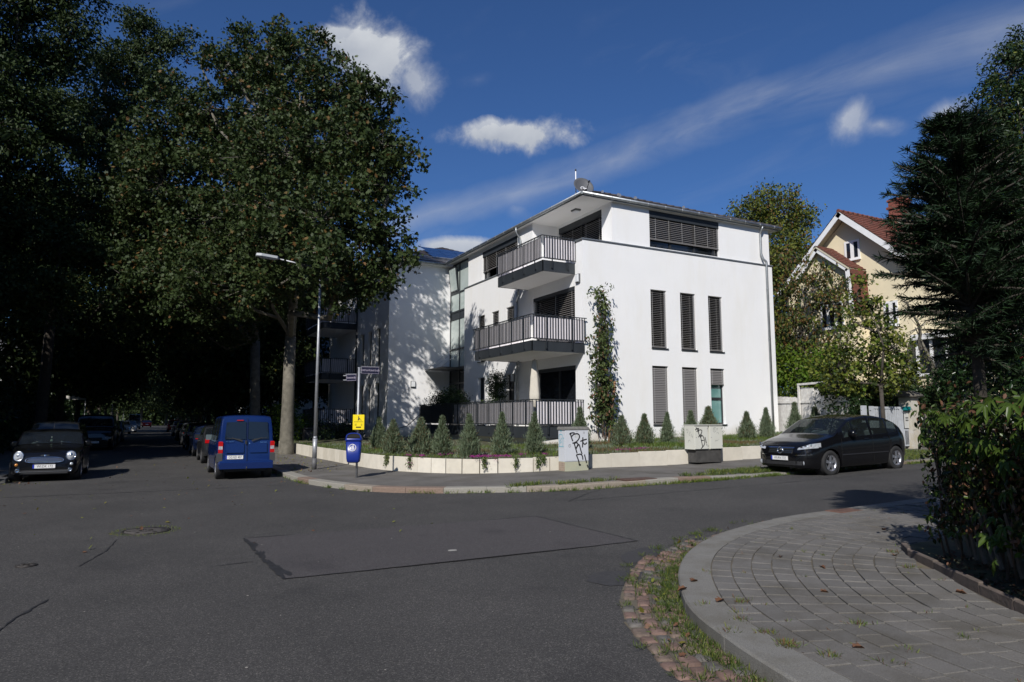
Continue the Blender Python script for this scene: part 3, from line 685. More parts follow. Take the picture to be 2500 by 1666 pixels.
gutter((ex0-.04,ey0-.05,ez+.06),(ex1+.03,ey0-.05,ez+.06)); gutter((ex0-.05,ey0-.04,ez+.06),(ex0-.05,34.5,ez+.06))
def tiles(corners,row,col,name='tile_field',m=M_tile,th=.025):
    # roof plane given by eave-left, eave-right, top-right, top-left; overlapping tiles cut to the outline
    A,Bq,C,Dq=[Vector(c) for c in corners]; mb=MB(); up=((Dq-A)+(C-Bq)); ex=(Bq-A).normalized(); nrm=ex.cross(up).normalized()
    if nrm.z<0: nrm=-nrm
    upv=nrm.cross(ex); 
    if upv.z<0: upv=-upv
    hh=max((Dq-A).dot(upv),(C-Bq).dot(upv)); ln=(Bq-A).length; n=int(hh/row)
    for r_ in range(n+1):
        v0=r_*row; v1=min(v0+row*1.08,hh); vm=min(v0+row*.5,hh)
        l=(Dq-A).dot(ex)*vm/hh; rgt=ln-(Bq-C).dot(ex)*vm/hh
        u=l-(r_%2)*col*.5
        while u<rgt:
            a=max(u,l); b=min(u+col-.006,rgt); u+=col
            if b-a<.03: continue
            z=random.uniform(0,.006)
            P=[A+ex*a+upv*v0+nrm*(th+z),A+ex*b+upv*v0+nrm*(th+z),A+ex*b+upv*v1+nrm*.004,A+ex*a+upv*v1+nrm*.004]
            mb.face(P if ex.cross(upv).dot(nrm)>0 else P[::-1]); Q=[P[0]-nrm*th,P[1]-nrm*th,P[1],P[0]]; mb.face(Q)
    return mb
apex=(18.9,26.2,12.55); ap2=(18.9,29.2,12.55); e=ez+.12
FL=(ex0,ey0,e);FR=(ex1,ey0,e);BL=(ex0,ey1,e);BR=(ex1,ey1,e)
m=MB(); m.face([FL,FR,apex]); m.face([FR,BR,ap2,apex]); m.face([BR,BL,ap2]); m.face([BL,FL,apex,ap2]); rf=part('roof',m,mat('roof_underlay',(.03,.028,.03)))
sub('tile_field',tiles([FL,FR,apex,apex],.30,.30),M_tile,rf,kind='stuff'); sub('tile_field',tiles([BL,FL,apex,ap2],.30,.30),M_tile,rf,kind='stuff')
def hip(a,b,p,n=26):
    a=Vector(a);b=Vector(b)
    for k in range(n):
        q=MB(); s0=a.lerp(b,k/n); s1=a.lerp(b,(k+1.08)/n); q.tube([s0+Vector((0,0,.03)),s1+Vector((0,0,.015))],[.055,.045],7); sub('ridge_tile',q,M_tile,p)
hip(FL,apex,rf,22); hip(FR,apex,rf,24)
for k,(fx,fz) in enumerate([(.08,.6),(.2,.35),(.38,.55),(.62,.3),(.3,.8),(.5,.75)]):
    p=Vector(FL).lerp(Vector(FR),fx+(.5-fx)*fz).lerp(Vector(apex),fz*.0); base=Vector(FL).lerp(Vector(FR),fx); t=base.lerp(Vector(apex),fz*.8)
    q=MB(); q.box(-.03,.03,-.05,.05,0,.12,Matrix.Translation(t+Vector((0,0,.03)))); sub('snow_hook',q,MATS['zinc_light'],rf)
# ---- downpipes
def pipe(name,pts,r=.05): m=MB(); m.tube(smooth3(pts),r,10); p=part(name,m,M_zinc); return p
def smooth3(P,k=4):
    P=[Vector(p) for p in P]; out=[P[0]]
    for i in range(1,len(P)-1):
        a,b,c=P[i-1],P[i],P[i+1]; r=min(.09,(b-a).length*.4,(c-b).length*.4); p=b+(a-b).normalized()*r; q=b+(c-b).normalized()*r
        for t in range(k+1): u=t/k; out.append(p*(1-u)**2+b*2*u*(1-u)+q*u*u)
    out.append(P[-1]); return out
pipe('downpipe',[(23.62,20.86,10.2),(23.60,20.90,10.05),(23.60,21.0,9.9),(23.60,21.0,8.95),(23.68,20.95,8.72),(23.80,20.90,8.62),(23.80,20.90,.9)],.052)
pipe('downpipe',[(14.02,26.1,10.2),(14.02,26.1,9.95),(14.23,26.1,9.7),(14.23,26.1,8.5)],.045)
pipe('downpipe',[(14.02,26.0,7.25),(14.02,26.0,.9)],.045)
for z in (6.95,3.95): pipe('drain_elbow',[(13.7,25.3,z+.28),(13.7,25.3,z),(14.0,26.0,z-.12)],.04)
for z in (7.4,5.2,3.0): q=MB(); q.tube([(23.80,20.9,z-.012),(23.80,20.9,z+.012)],.062,10); part('pipe_clip',q,M_zinc)
# wall lamps and ceiling lamp
def wlamp(c,axis,nm='wall_lamp'):
    q=MB(); q.bev(-.13,.13,-.17,.17,0,.06,.012,frameM(c,*axis)); l=part(nm,q,mat('lamp_grey',(.10,.105,.11),rough=.4)); q=MB(); q.bev(-.105,.105,-.14,.14,.061,.10,.01,frameM(c,*axis)); sub('glass',q,mat('opal_glass',(.7,.72,.74),rough=.3),l)
wlamp((14.11,21.28,7.0),((0,-1,0),(0,0,1))); wlamp((14.11,26.5,3.5),((0,-1,0),(0,0,1)))
wlamp((14.9,22.6,10.158),((1,0,0),(0,-1,0)),'ceiling_lamp')
# ---- stair tower glazing between the two wings
gx=14.5; m=MB(); gy=[31.92,33.35,34.58]; gz=[1.2,3.6,4.45,5.45,7.10,7.50,8.52,10.1]
for y in gy: m.box(gx-.05,gx+.05,y-.035,y+.035,1.2,10.14)
for z in gz[1:]: m.box(gx-.045,gx+.045,gy[0],gy[-1],z-.04,z+.04)
st=part('stair_glazing',m,M_anth,kind='stuff')
for i in range(2):
    for j in range(len(gz)-1):
        q=MB(); q.box(gx-.01,gx+.01,gy[i]+.035,gy[i+1]-.035,gz[j]+.04,gz[j+1]-.04)
        sub('pane',q,M_pane if j<2 else (M_antp if j==4 else M_panelit),st)
q=MB(); M=Matrix.Translation((gx-.04,33.98,8.6))@Matrix.Rotation(R(-7),4,'Y'); q.box(-.03,.03,-.5,.5,0,1.35,M); sub('tilted_sash',q,M_anth,st)
q=MB(); q.box(-.036,-.031,-.42,.42,.08,1.27,M); sub('pane',q,M_panelit,st)
m=MB(); m.box(12.98,gx-.05,32.0,34.55,4.30,4.34); cp=part('glass_canopy',m,M_anth)
for y in (32.3,33.4,34.3):
    q=MB(); q.tube([(13.05,y,4.35),(gx-.05,y,5.5)],.012,6); sub('tie_rod',q,MATS['zinc_light'],cp)
# ---- second wing
wx,wy,wxr=10.97,34.6,14.6
w2=[(36.1,36.85),(37.75,38.45),(39.25,40.0)]
hw=[(a,b,1.45,3.66) for a,b in w2]+[(a,b,4.4,6.68) for a,b in w2]
m=MB(); wallgrid(m,'x',wx,wy,48,.2,10.06,hw,.22); m.face([(wx,wy,.2),(wxr,wy,.2),(wxr,wy,10.06),(wx,wy,10.06)])
m.face([(wx,48,.2),(wx,48,10.06),(20,48,10.06),(20,48,.2)]); m.face([(wxr,31.9,8.4),(wxr+.01,34.6,8.4),(wxr+.01,34.6,10.1),(wxr,31.9,10.1)]) ; part('wall',m,M_wall)
for a,b in w2:
    for z0,z1 in ((1.45,3.66),(4.4,6.68)): window('x',wx,a,b,z0,z1,.22,tran=(z0+.7,))
m=MB(); m.box(wx-.35,20,wy-.3,48.3,10.06,10.22); part('eave',m,M_soff)
gutter((wx-.4,wy-.36,10.16),(14.0,wy-.36,10.16)); gutter((wx-.41,wy-.33,10.16),(wx-.41,48.3,10.16))
e=10.24; fl=(wx-.35,wy-.3,e);fr=(21.6,wy-.3,e);bl=(wx-.35,47.5,e);br=(21.6,47.5,e);a2=(16.2,40.3,12.75)
m=MB(); m.face([fl,fr,a2]); m.face([fr,br,a2]); m.face([br,bl,a2]); m.face([bl,fl,a2]); r2=part('roof',m,MATS['roof_underlay'])
sub('tile_field',tiles([fl,fr,a2,a2],.3,.3),M_tile,r2,kind='stuff')
# solar panels on the front slope
ff=Vector(fl);uu=(Vector(a2)-(ff+Vector(((a2[0]-fl[0]),0,0)))).normalized(); nn2=Vector((1,0,0)).cross(uu)
for r_ in range(3):
    for c_ in range(5):
        cx_=14.0+c_*.98-.3+r_*.18; o=Vector((cx_,fl[1],e))+uu*(1.0+r_*1.22)+nn2*.09
        if cx_+.9>18.9-r_*.6: continue
        q=MB(); q.box(0,.95,0,1.18,0,.03,frameM(o,(1,0,0),uu)); sub('solar_panel',q,M_solar,r2)
q=MB()
for k in range(64):
    x=wx+.2+k*.075; 
    if x>14.6: break
    q.box(x,x+.016,fl[1]+.33,fl[1]+.345,e+.16,e+.36)
for z in (.15,.36): q.box(wx+.2,14.7,fl[1]+.32,fl[1]+.355,e+z,e+z+.02)
sub('snow_guard',q,MATS['zinc_light'],r2,kind='stuff')
for zf,zt,zb in ((7.5,8.42,7.12),(4.42,5.34,4.05),(1.4,2.32,1.0)):
    balcony([(10.96,41.1),(8.95,41.1),(8.95,45.8),(10.96,45.8)],zf,zt,zb,1.0)
part('downpipe',MB().tube([(10.9,40.75,10.1),(10.9,40.75,.8)],.05),M_anth)
wlamp((12.35,34.59,3.55),((1,0,0),(0,0,1)))
part('handrail',MB().tube([(10.6,33.0,1.15),(11.6,33.3,1.35),(12.1,32.7,1.95)],.02,6),M_anth)
# dish on the roof edge
dt=thing('satellite_dish','dark grey satellite dish with a white ring logo standing on the roof corner','satellite dish',(15.0,22.2,10.35))
Md=Matrix.Translation((-.35,-.5,.42))@frameM((0,0,0),(.92,-.18,0),(.12,.45,.85))
q=MB(); q.lathe([(.001,.0),(.12,.006),(.24,.03),(.33,.062),(.40,.095)],36,M=Md@Matrix.Scale(1.08,4,(0,1,0))); q.lathe([(.40,.095),(.415,.10),(.40,.108),(.33,.07),(.2,.03),(.001,-.02)],36,M=Md@Matrix.Scale(1.08,4,(0,1,0))); ob('reflector',q,mat('dish_grey',(.085,.088,.095),rough=.55),dt,loc=(0,0,0))
q=MB(); q.tube([(0,0,0),(-.2,-.2,.3),(-.35,-.47,.42)],.02); q.tube([(-.55,-.3,-.1),(-.55,-.3,1.12)],.022); ob('mast',q,mat('white_metal',(.78,.78,.78),rough=.4),dt,loc=(0,0,0),kind='stuff')
q=MB(); q.tube([(-.55,-.3,1.12),(-.55,-.3,1.2)],.03); ob('mast_cap',q,M_anth,dt,loc=(0,0,0))
q=MB()
n_=24
q.stroke([Md@Vector((-.04+.085*math.cos(t*2*math.pi/n_),-.10+.085*math.sin(t*2*math.pi/n_),.055)) for t in range(2,n_+1)],.022,Md.to_3x3()@Vector((0,0,1)))
q.stroke([Md@Vector((-.05,-.10,.06)),Md@Vector((.13,-.10,.062))],.035,Md.to_3x3()@Vector((0,0,1)))
ob('logo',q,MATS['white_metal'],dt,loc=(0,0,0),kind='stuff')
q=MB(); M3=Md.to_3x3(); c=Md@Vector((0,-.40,.09)); tip=Md@Vector((0,-.30,.62)); q.tube([c,tip],.014); q.tube([tip,tip+(Md@Vector((0,0,0))-tip).normalized()*.12],.035); ob('feed_arm',q,M_anth,dt,loc=(0,0,0),kind='stuff')
# parasol on the terrace
pr=thing('parasol','closed beige parasol standing on the ground floor terrace behind the striped railing','parasol',(12.55,21.9,1.42))
q=MB(); q.tube([(0,0,0),(0,0,2.5)],.022); ob('pole',q,M_anth,pr,loc=(0,0,0))
q=MB(); prof=[(.16,.72),(.21,.75),(.20,1.2),(.155,1.8),(.10,2.3),(.075,2.46),(.02,2.49)]; n_=28; b0=len(q.v)
for r_,z in prof:
    for k in range(n_):
        t=2*math.pi*k/n_; rr_=r_*(1+.16*math.sin(4*t+z)+.05*math.sin(9*t+z*3)); q.v.append((rr_*math.cos(t),rr_*math.sin(t),z))
for i in range(len(prof)-1):
    for k in range(n_): u=(k+1)%n_; q.f.append((i*n_+k,i*n_+u,(i+1)*n_+u,(i+1)*n_+k)); q.mi.append(0); q.sm.append(True)
ob('canopy',q,mat('beige_canvas',(.50,.465,.40),rough=.9,var=.06,vscale=4),pr,loc=(0,0,0))
# ---------------------------------------------------------------- garden wall, bed, street furniture
M_slab=[mat('wall_slab_%d'%i,b,rough=.9,var=.07,vscale=3+i,bump=.35,bscale=60,detail=7) for i,b in enumerate([(.57,.53,.45),(.61,.57,.49),(.54,.50,.42)])]
gw=thing('garden_wall','low cream concrete slab wall holding up the planted bed round the corner','garden wall',(9.2,16.7,g(9.2)+.1),world=True)
GW=[(5.85,36),(5.88,29.2),(6.0,25.6),(6.12,21.9),(6.36,20.1),(6.85,18.75),(7.45,17.75),(8.15,17.12),(9.1,16.72),(10.2,16.56),(11.3,16.52),(13.6,16.5),(16,16.48),(24.4,16.48)]
gc=resample(smooth_curve(GW,.1),.05); i=0; rr=random.Random(4)
def wtop(x,y): return .635+.022*max(0,x-8)
src_n=0
while i<len(gc)-6:
    c=gc[i]; corner=5.9<c.x<10.6 and c.y<21
    n=int((.52 if corner else (1.0 if c.x>10 else .5))/.05)+(1 if not corner else 0); j=min(i+n,len(gc)-1); a,b=gc[i],gc[j]; d=(b-a).normalized()
    dark=corner and c.y<18.6
    gap=.014 if dark else .003
    zt=math.floor(wtop(a.x,a.y)/.02)*.02+rr.uniform(-.003,.003); M=frameM(Vector((a.x,a.y,0)),d,Vector((-d.y,d.x,0)))
    m=MB(); m.bev(gap,(b-a).length-gap,0,.08,g(a.x)+.05,zt,.006,M); ob('slab',m,M_slab[rr.choice([0,0,1,1,2])],gw); i=j
# bed of soil rising to the house, cut behind the wall
bo=offset(gc,.06)
def bedz(x,y):
    if y>21 and x<14: t=min(1,max(0,(x-6.1)/4.5))
    else: t=min(1,max(0,(y-16.6)/4.2)) if x>9 else min(1,max(0,(math.hypot(x-12.5,y-21.5)-6.0)/-4.0))
    return wtop(x,y)-.05+t*.12+.02*math.sin(x*3.1)*math.sin(y*2.7)
bp=[(p.x,p.y) for p in bo[::6]]+[(24.36,16.6),(24.36,20.98),(14.13,20.98),(14.13,31.85),(14.4,34.5),(11,34.5),(10.9,36)]
struct('planting_bed',region(bp,bedz,.35),M_soil)
# --- lamp post
M_galv=mat('galvanised',(.36,.37,.39),rough=.5,metal=.55,var=.15,vscale=6)
M_galvd=mat('post_foot_grey',(.09,.09,.095),rough=.6,var=.2,vscale=8)
def lamp(x,y,h,arm,label,ang=math.pi,group=None):
    t=thing('street_lamp',label,'street lamp',(x,y,g(x)+.11),0,group)
    m=MB(); m.tube([(0,0,.35),(0,0,.95)],.072,14); m.tube([(0,0,.95),(0,0,1.02)],[.072,.058],14); m.tube([(0,0,1.02),(0,0,h)],[.057,.032],14); ob('pole',m,M_galv,t,loc=(0,0,0))
    m=MB(); m.tube([(0,0,0),(0,0,.35)],.076,14); ob('foot_sleeve',m,M_galvd,t,loc=(0,0,0))
    if arm:
        dx,dy=math.cos(ang),math.sin(ang); m=MB(); m.tube([(0,0,h-.02),(dx*.1,dy*.1,h+.14),(dx*.5,dy*.5,h+.25),(dx*arm,dy*arm,h+.36)],[.03,.028,.026,.024],8); ob('arm',m,M_galv,t,loc=(0,0,0))
        M=Matrix.Translation((dx*arm,dy*arm,h+.36))@Matrix.Rotation(ang,4,'Z')@Matrix.Rotation(R(-4),4,'Y'); m=MB()
        P=[(0,-.07),(.05,-.13),(.52,-.15),(.66,-.08),(.66,.08),(.52,.15),(.05,.13),(0,.07)]; m.prism(P,-.02,.055,M); ob('lamp_head',m,mat('lamp_grey_pale',(.42,.44,.46),rough=.45),t,loc=(0,0,0))
        m=MB(); m.prism([(.1,-.1),(.5,-.11),(.56,0),(.5,.11),(.1,.1)],-.045,-.021,M); ob('lamp_glass',m,mat('lamp_glass',(.55,.58,.6),rough=.2),t,loc=(0,0,0))
    return t
lamp(4.62,21.81,6.15,1.3,'tall grey street lamp with a flat head beside the blue van')
lamp(-4.2,103,6.1,0,'distant grey lamp pole above the dark parked cars on the left of the street')
lamp(4.3,65.5,5.5,0,'thin grey lamp pole behind the parked cars right of the street')
lamp(-4.2,150,6,0,'farthest thin grey lamp pole at the end of the street')
# --- sign post with street names, yellow dispenser, blue bin
PX_,PY_=4.96,18.18; pz=g(PX_)+.116
t=thing('street_sign','grey post carrying two dark street name plates above a yellow box','street sign',(PX_,PY_,pz))
m=MB(); m.tube([(0,0,0),(0,0,2.93)],.031,12); ob('post',m,M_galv,t,loc=(0,0,0))
M_navy=mat('sign_navy',(.014,.014,.035),rough=.35); M_wht=mat('sign_white',(.72,.72,.74),rough=.4); M_lav=mat('sign_lettering',(.42,.38,.46),rough=.4)
def plate(txt,M,w,h,ts):
    # M: local frame, x right along the text, y up, z towards the viewer
    q=MB(); q.box(0,w,-h/2,h/2,-.006,.006,M); p=ob('name_plate',q,M_navy,t,loc=(0,0,0))
    for sgn in (1,-1):
        q=MB(); b=.008; z=.0075*sgn
        for (x0,x1,y0,y1) in ((.008,w-.008,h/2-.013,h/2-.008),(.008,w-.008,-h/2+.008,-h/2+.013),(.008,.013,-h/2+.013,h/2-.013),(w-.013,w-.008,-h/2+.013,h/2-.013)): q.box(x0,x1,y0,y1,min(0,z),max(0,z),M)
        sub('border',q,M_lav,p,kind='stuff')
        Mt=M@Matrix.Translation((w/2,0,z))@(Matrix.Rotation(math.pi,4,'Y') if sgn<0 else Matrix.Identity(4))
        sub('lettering',text_mb(txt,ts,Mt@Matrix.Diagonal((.62,1,1,1))),M_lav,p,kind='stuff')
    q=MB()
    for yy in (-.06,.06): q.box(-.09,.02,yy-.012,yy+.012,-.012,.012,M)
    q.box(-.01,w+.005,h/2,h/2+.012,-.012,.012,M); ob('clamp',q,M_galv,t,loc=(0,0,0),kind='stuff')
# plate 1 points along the side street (+X), readable from the camera side
plate('Gottfried-Kinkel-Straße',frameM((.05,0,2.86),(1,-.03,0),(0,0,1)),.50,.19,.088)
# plate 2 points towards the camera side, along -Y/-X
d2=Vector((-.62,.78,0)).normalized(); Mp=frameM(Vector((0,0,2.66))+d2*.42,-d2,(0,0,1)); plate('Brentanostraße',Mp,.34,.18,.075)
# yellow dispenser
yb=thing('dog_bag_dispenser','yellow dog waste bag box on the sign post above the blue bin','dispenser',(PX_,PY_,pz+1.46))
Mf=frameM((-.02,-.095,0),(.95,-.31,0),(0,0,1))
Ry=frameM((0,0,0),(.95,-.31,0),(.31,.95,0))
m=MB(); m.bev(-.15,.15,-.20,.20,-.06,.06,.008,frameM((0,-.085,0),(.95,-.31,0),(0,0,1))); ob('box',m,mat('yellow_enamel',(.80,.62,.01),rough=.4),yb,loc=(0,0,0))
Mb=frameM((0,-.085,0),(.95,-.31,0),(0,0,1))@Matrix.Translation((0,0,.0615))
m=MB(); m.box(-.065,.065,-.145,-.115,0,.002,Mb); ob('slot',m,MATS['black_void'],yb,loc=(0,0,0))
q=MB(); q.stroke([Mb@Vector(p) for p in ((-.01,.13,.001),(.01,.10,.001),(-.005,.07,.001),(-.02,.045,.001))],[.02,.035,.03,.012],Mb.to_3x3()@Vector((0,0,1))); q.stroke([Mb@Vector(p) for p in ((.02,.11,.001),(.035,.08,.001),(.04,.05,.001))],.014,Mb.to_3x3()@Vector((0,0,1))); q.disc(Mb@Vector((0,.148,.001)),.012,Mb.to_3x3()@Vector((0,0,1)),10); q.disc(Mb@Vector((.07,.055,.001)),.008,Mb.to_3x3()@Vector((0,0,1)),8)
M_ink=mat('ink',(.015,.015,.015),rough=.5); ob('pictogram',q,M_ink,yb,loc=(0,0,0),kind='stuff')
ob('lettering',text_mb('DOGSTATION',.036,Mb@Matrix.Translation((0,.012,.002))),M_ink,yb,loc=(0,0,0),kind='stuff')
q=MB(); 
for yy in (-.05,-.068,-.086): q.box(-.10,-.05,yy,yy+.005,0,.002,Mb); q.box(.06,.10,yy,yy+.005,0,.002,Mb)
ob('small_print',q,M_ink,yb,loc=(0,0,0),kind='stuff')
# blue bin: opening side towards -X-Y
bn=thing('litter_bin','blue plastic litter bin with a round white emblem on the sign post','litter bin',(PX_,PY_,pz+.40))
ex=Vector((.93,-.36,0)).normalized(); Mq=frameM(ex*-.09+Vector((-.03,-.12,0)),ex,(-ex.y,ex.x,0))
M_blue=mat('blue_plastic',(.006,.022,.20),rough=.33,spec=.5)
m=MB()
def rsec(w,d,z,n=5,r=.06):
    P=[]
    for (sx,sy,a0) in ((1,1,0),(-1,1,90),(-1,-1,180),(1,-1,270)):
        for k in range(n): a=R(a0+90*k/(n-1)); P.append((sx*(w-r)+r*math.cos(a),sy*(d-r)+r*math.sin(a),z))
    return P
def loftrings(m,rings,M,cap0=True,cap1=True):
    b=len(m.v); n=len(rings[0])
    for rg in rings: m.v+=[tuple(M@Vector(p)) for p in rg]
    for i in range(len(rings)-1):
        for k in range(n): u=(k+1)%n; m.f.append((b+i*n+k,b+i*n+u,b+(i+1)*n+u,b+(i+1)*n+k)); m.mi.append(m.cm); m.sm.append(True)
    if cap0: m.f.append(tuple(b+k for k in range(n-1,-1,-1))); m.mi.append(m.cm); m.sm.append(False)
    if cap1: m.f.append(tuple(b+(len(rings)-1)*n+k for k in range(n))); m.mi.append(m.cm); m.sm.append(False)
loftrings(m,[rsec(.12,.09,0),rsec(.165,.12,.03),rsec(.18,.135,.12),rsec(.20,.15,.57)],Mq); ob('body',m,M_blue,bn,loc=(0,0,0))
m=MB(); loftrings(m,[rsec(.215,.165,.571),rsec(.215,.165,.63),rsec(.205,.155,.64)],Mq)
hood=[(-.155,.641),(-.155,.641)]
for s_ in (1,):
    P=[]
    for k in range(9): a=math.pi*k/8; P.append((-.0+.205*math.cos(a)*1.0,.64+.15*math.sin(a)**.6))
    # sloping hood, open at the front
    A=[Mq@Vector((x,-.13,z*1.0)) for x,z in P]; C=[Mq@Vector((x*.98,.15,.64+(z-.64)*.55)) for x,z in P]
    for k in range(8): m.face([A[k+1],A[k],C[k],C[k+1]],True)
    m.face(C)
    A2=[Mq@Vector((x*.84,-.13,.655+(z-.64)*.72)) for x,z in P]
    for k in range(8): m.face([A[k],A[k+1],A2[k+1],A2[k]])
ob('hood',m,M_blue,bn,loc=(0,0,0))
m=MB(); m.face([Mq@Vector((x*.84,-.118,.655+(z-.64)*.72)) for x,z in P]); ob('opening',m,MATS['black_void'],bn,loc=(0,0,0))
fr=frameM(Mq@Vector((-.02,-.150,.40)),ex,Vector((0,0,1))); nz_=fr.to_3x3()@Vector((0,0,1)); q=MB()
q.stroke([fr@Vector((.088*math.cos(a*math.pi/16),.088*math.sin(a*math.pi/16),0)) for a in range(33)],.014,nz_)
q.stroke([fr@Vector(p) for p in ((-.045,.02,0),(-.035,-.045,0))],[.035,.03],nz_); q.stroke([fr@Vector(p) for p in ((.02,.05,0),(.015,.0,0),(.03,-.055,0))],[.02,.034,.016],nz_); q.stroke([fr@Vector(p) for p in ((.01,.035,0),(-.03,.028,0))],.012,nz_); q.disc(fr@Vector((.018,.066,0)),.013,nz_,10)
for i_,v in enumerate(q.v): q.v[i_]=tuple(Vector(v)+nz_*.004)
ob('emblem',q,M_wht,bn,loc=(0,0,0),kind='stuff')
# --- cabinets with graffiti
def stroke_part(parent,M,S_,strokes,w,m,name='graffiti'):
    q=MB(); nz=M.to_3x3()@Vector((0,0,1))
    for st in strokes:
        P=[Vector((a,b,0)) for a,b in st]; P=smooth_curve([(p.x,p.y) for p in P],8) if len(P)>2 else P
        q.stroke([M@Vector(S_(p.x,p.y)) for p in P],w,nz)
    o=ob(name,q,m,parent,loc=(0,0,0),kind='stuff'); return o
M_cab=mat('cabinet_grey',(.52,.54,.58),rough=.5,col2=(.57,.59,.62),vscale=1.5)
M_cab2=mat('cabinet_cream',(.56,.56,.50),rough=.5,col2=(.60,.60,.55),vscale=1.5)
M_spray=mat('black_spray',(.012,.012,.014),rough=.6); M_cyan=mat('cyan_spray',(.12,.42,.52),rough=.6); M_pen=mat('marker_grey',(.16,.16,.16),rough=.6)
c1=thing('utility_cabinet','tall light grey street cabinet sprayed with large black graffiti, on a concrete foot','utility cabinet',(10.15,16.07,g(10.15)+.1))
m=MB(); m.bev(0,.77,0,.33,.02,.28,.01); ob('foot',m,mat('foot_concrete',(.42,.41,.30),rough=.9,col2=(.36,.37,.28),vscale=4,bump=.3),c1,loc=(0,0,0))
m=MB()
for a in range(7):
    for b in range(4): m.box(-.004,-.0005,.015+a*.045,.052+a*.045,.03+b*.06,.082+b*.06)
ob('foot_facing',m,mat('brick_pale',(.32,.24,.19),rough=.9,var=.15,vscale=20),c1,loc=(0,0,0),kind='stuff')
m=MB(); m.bev(0,.77,-.005,.33,.282,1.15,.004); ob('body',m,M_cab,c1,loc=(0,0,0))
m=MB(); m.box(.005,.765,-.012,-.006,.30,1.14); ob('door',m,M_cab,c1,loc=(0,0,0))
m=MB(); m.box(-.03,.79,-.03,.35,1.152,1.21); m.bev(-.02,.78,-.02,.34,1.21,1.23,.01); ob('roof',m,mat('cabinet_lid',(.24,.235,.22),rough=.85,col2=(.13,.125,.12),vscale=9,bump=.4),c1,loc=(0,0,0),kind='stuff')
# graffiti coordinates measured on the cabinet front: x 300..1010 , y 240..1245 (down)
MF=frameM((0,-.0135,0),(1,0,0),(0,0,1))
def SF(x,y): return ((x-300)/920., 1.14-(y-240)/1150.,0)
G1=[[(430,370),(500,330),(590,330)],[(470,320),(480,430),(535,590)],[(500,440),(560,380),(660,355),(720,390),(735,470),(680,570),(600,630),(520,655)],
    [(570,640),(620,830),(660,975)],[(585,650),(660,645),(685,690),(650,780),(625,840)],[(640,800),(700,710),(730,720),(770,870),(810,1000)],
    [(640,1010),(650,1060),(700,1200),(725,1350)],[(645,1020),(760,1005),(815,1060),(835,1180)],[(720,1340),(770,1330)],
    [(840,470),(835,620),(825,795)],[(760,600),(860,560),(960,535)],[(835,600),(860,670),(910,690),(965,640)],[(885,1015),(905,1120),(945,1280)],[(960,1340),(990,1430)]]
stroke_part(c1,MF,SF,G1,.037,M_spray)
stroke_part(c1,MF,SF,[[(400,730),(430,690),(465,700),(470,750),(430,780),(405,740)],[(435,700),(440,750)]],.010,M_pen)
stroke_part(c1,MF,SF,[[(620,285),(700,285)],[(845,300),(900,300)],[(845,325),(905,325)],[(850,350),(900,350)]],.006,M_pen,'small_print')
q=MB(); q.stroke([MF@Vector(SF(*p)) for p in ((595,460),(650,350),(705,460),(595,460))],.008,(0,-1,0)); ob('warning_sticker',q,mat('sticker_olive',(.30,.30,.10),rough=.6),c1,loc=(0,0,0),kind='stuff')
ML=frameM((-.0045,.33,0),(0,-1,0),(0,0,1))
def SL(x,y): return ((x-130)/190*.33,1.14-(y-240)/1150.,.002)
stroke_part(c1,ML,SL,[[(165,740),(155,430),(200,370),(250,400),(270,500),(265,760)],[(150,760),(290,760)],[(180,600),(240,480)],[(180,300),(210,250),(240,300)],[(265,480),(300,500)],[(180,660),(235,600)]],.016,M_cyan)
c2=thing('utility_cabinet','pair of cream meter cabinets with black tag graffiti standing on a recessed base in shade','utility cabinet',(14.78,16.0,g(14.9)+.1))
m=MB(); m.box(.10,1.12,.04,.42,0,.40); ob('base',m,mat('base_shaded',(.05,.048,.046),rough=.9,var=.3,vscale=6),c2,loc=(0,0,0))  # shadow under the overhanging boxes is painted into the base colour
for x0,x1 in ((0,.55),(.62,1.15)):
    m=MB(); m.bev(x0,x1,0,.44,.40,1.13,.004); b=ob('cabinet_box',m,M_cab2,c2,loc=(0,0,0))
    q=MB(); q.box(x0+.012,x1-.012,-.014,-.001,.415,1.10); sub('door',q,M_cab2,b)
    q=MB(); q.box(x0+.01,x1-.01,-.006,.0,1.10,1.115); sub('door_gap',q,MATS['black_void'],b)
    for z in (.50,1.03): q=MB(); q.box(x1-.045,x1-.005,-.024,-.0145,z-.012,z+.012); sub('hinge',q,M_galv,b)
    q=MB(); q.disc((x0+.06,-.0145,.76),.012,(0,-1,0),10); sub('lock',q,M_anth,b)
m=MB(); m.box(-.01,1.16,-.012,.45,1.131,1.15); ob('lid',m,M_cab2,c2,loc=(0,0,0))
MF2=frameM((0,-.0150,0),(1,0,0),(0,0,1))
def S2(x,y): return ((x-475)/740.,1.115-(y-215)/1070.,0)
stroke_part(c2,MF2,S2,[[(520,265),(560,330),(600,420)],[(490,350),(560,300),(600,310),(555,390),(530,390)],[(560,380),(640,345),(690,370),(680,440),(650,500)],[(580,400),(610,510),(650,600)],[(580,585),(640,510),(690,520)],[(650,520),(660,640),(690,820),(700,900)],[(660,560),(710,540),(750,640),(770,740),(750,830),(690,920),(650,950)],[(670,690),(740,690)],[(780,580),(800,680),(820,790)],[(825,820),(832,855)]],.028,M_spray)
stroke_part(c2,MF2,S2,[[(1040,300),(1090,265),(1130,310),(1110,400),(1060,420),(1040,350),(1080,290)],[(1080,300),(1085,390)],[(1165,290),(1170,370)],[(1150,320),(1185,310)],[(1140,470),(1165,430),(1200,450),(1185,490)],[(1080,750),(1110,690),(1130,720),(1150,680),(1165,720)],[(1195,660),(1200,690)]],.009,M_pen)
ML2=frameM((-.0015,.44,0),(0,-1,0),(0,0,1))
def S3(x,y): return ((x-165)/305*.44,1.115-(y-200)/1060.,0)
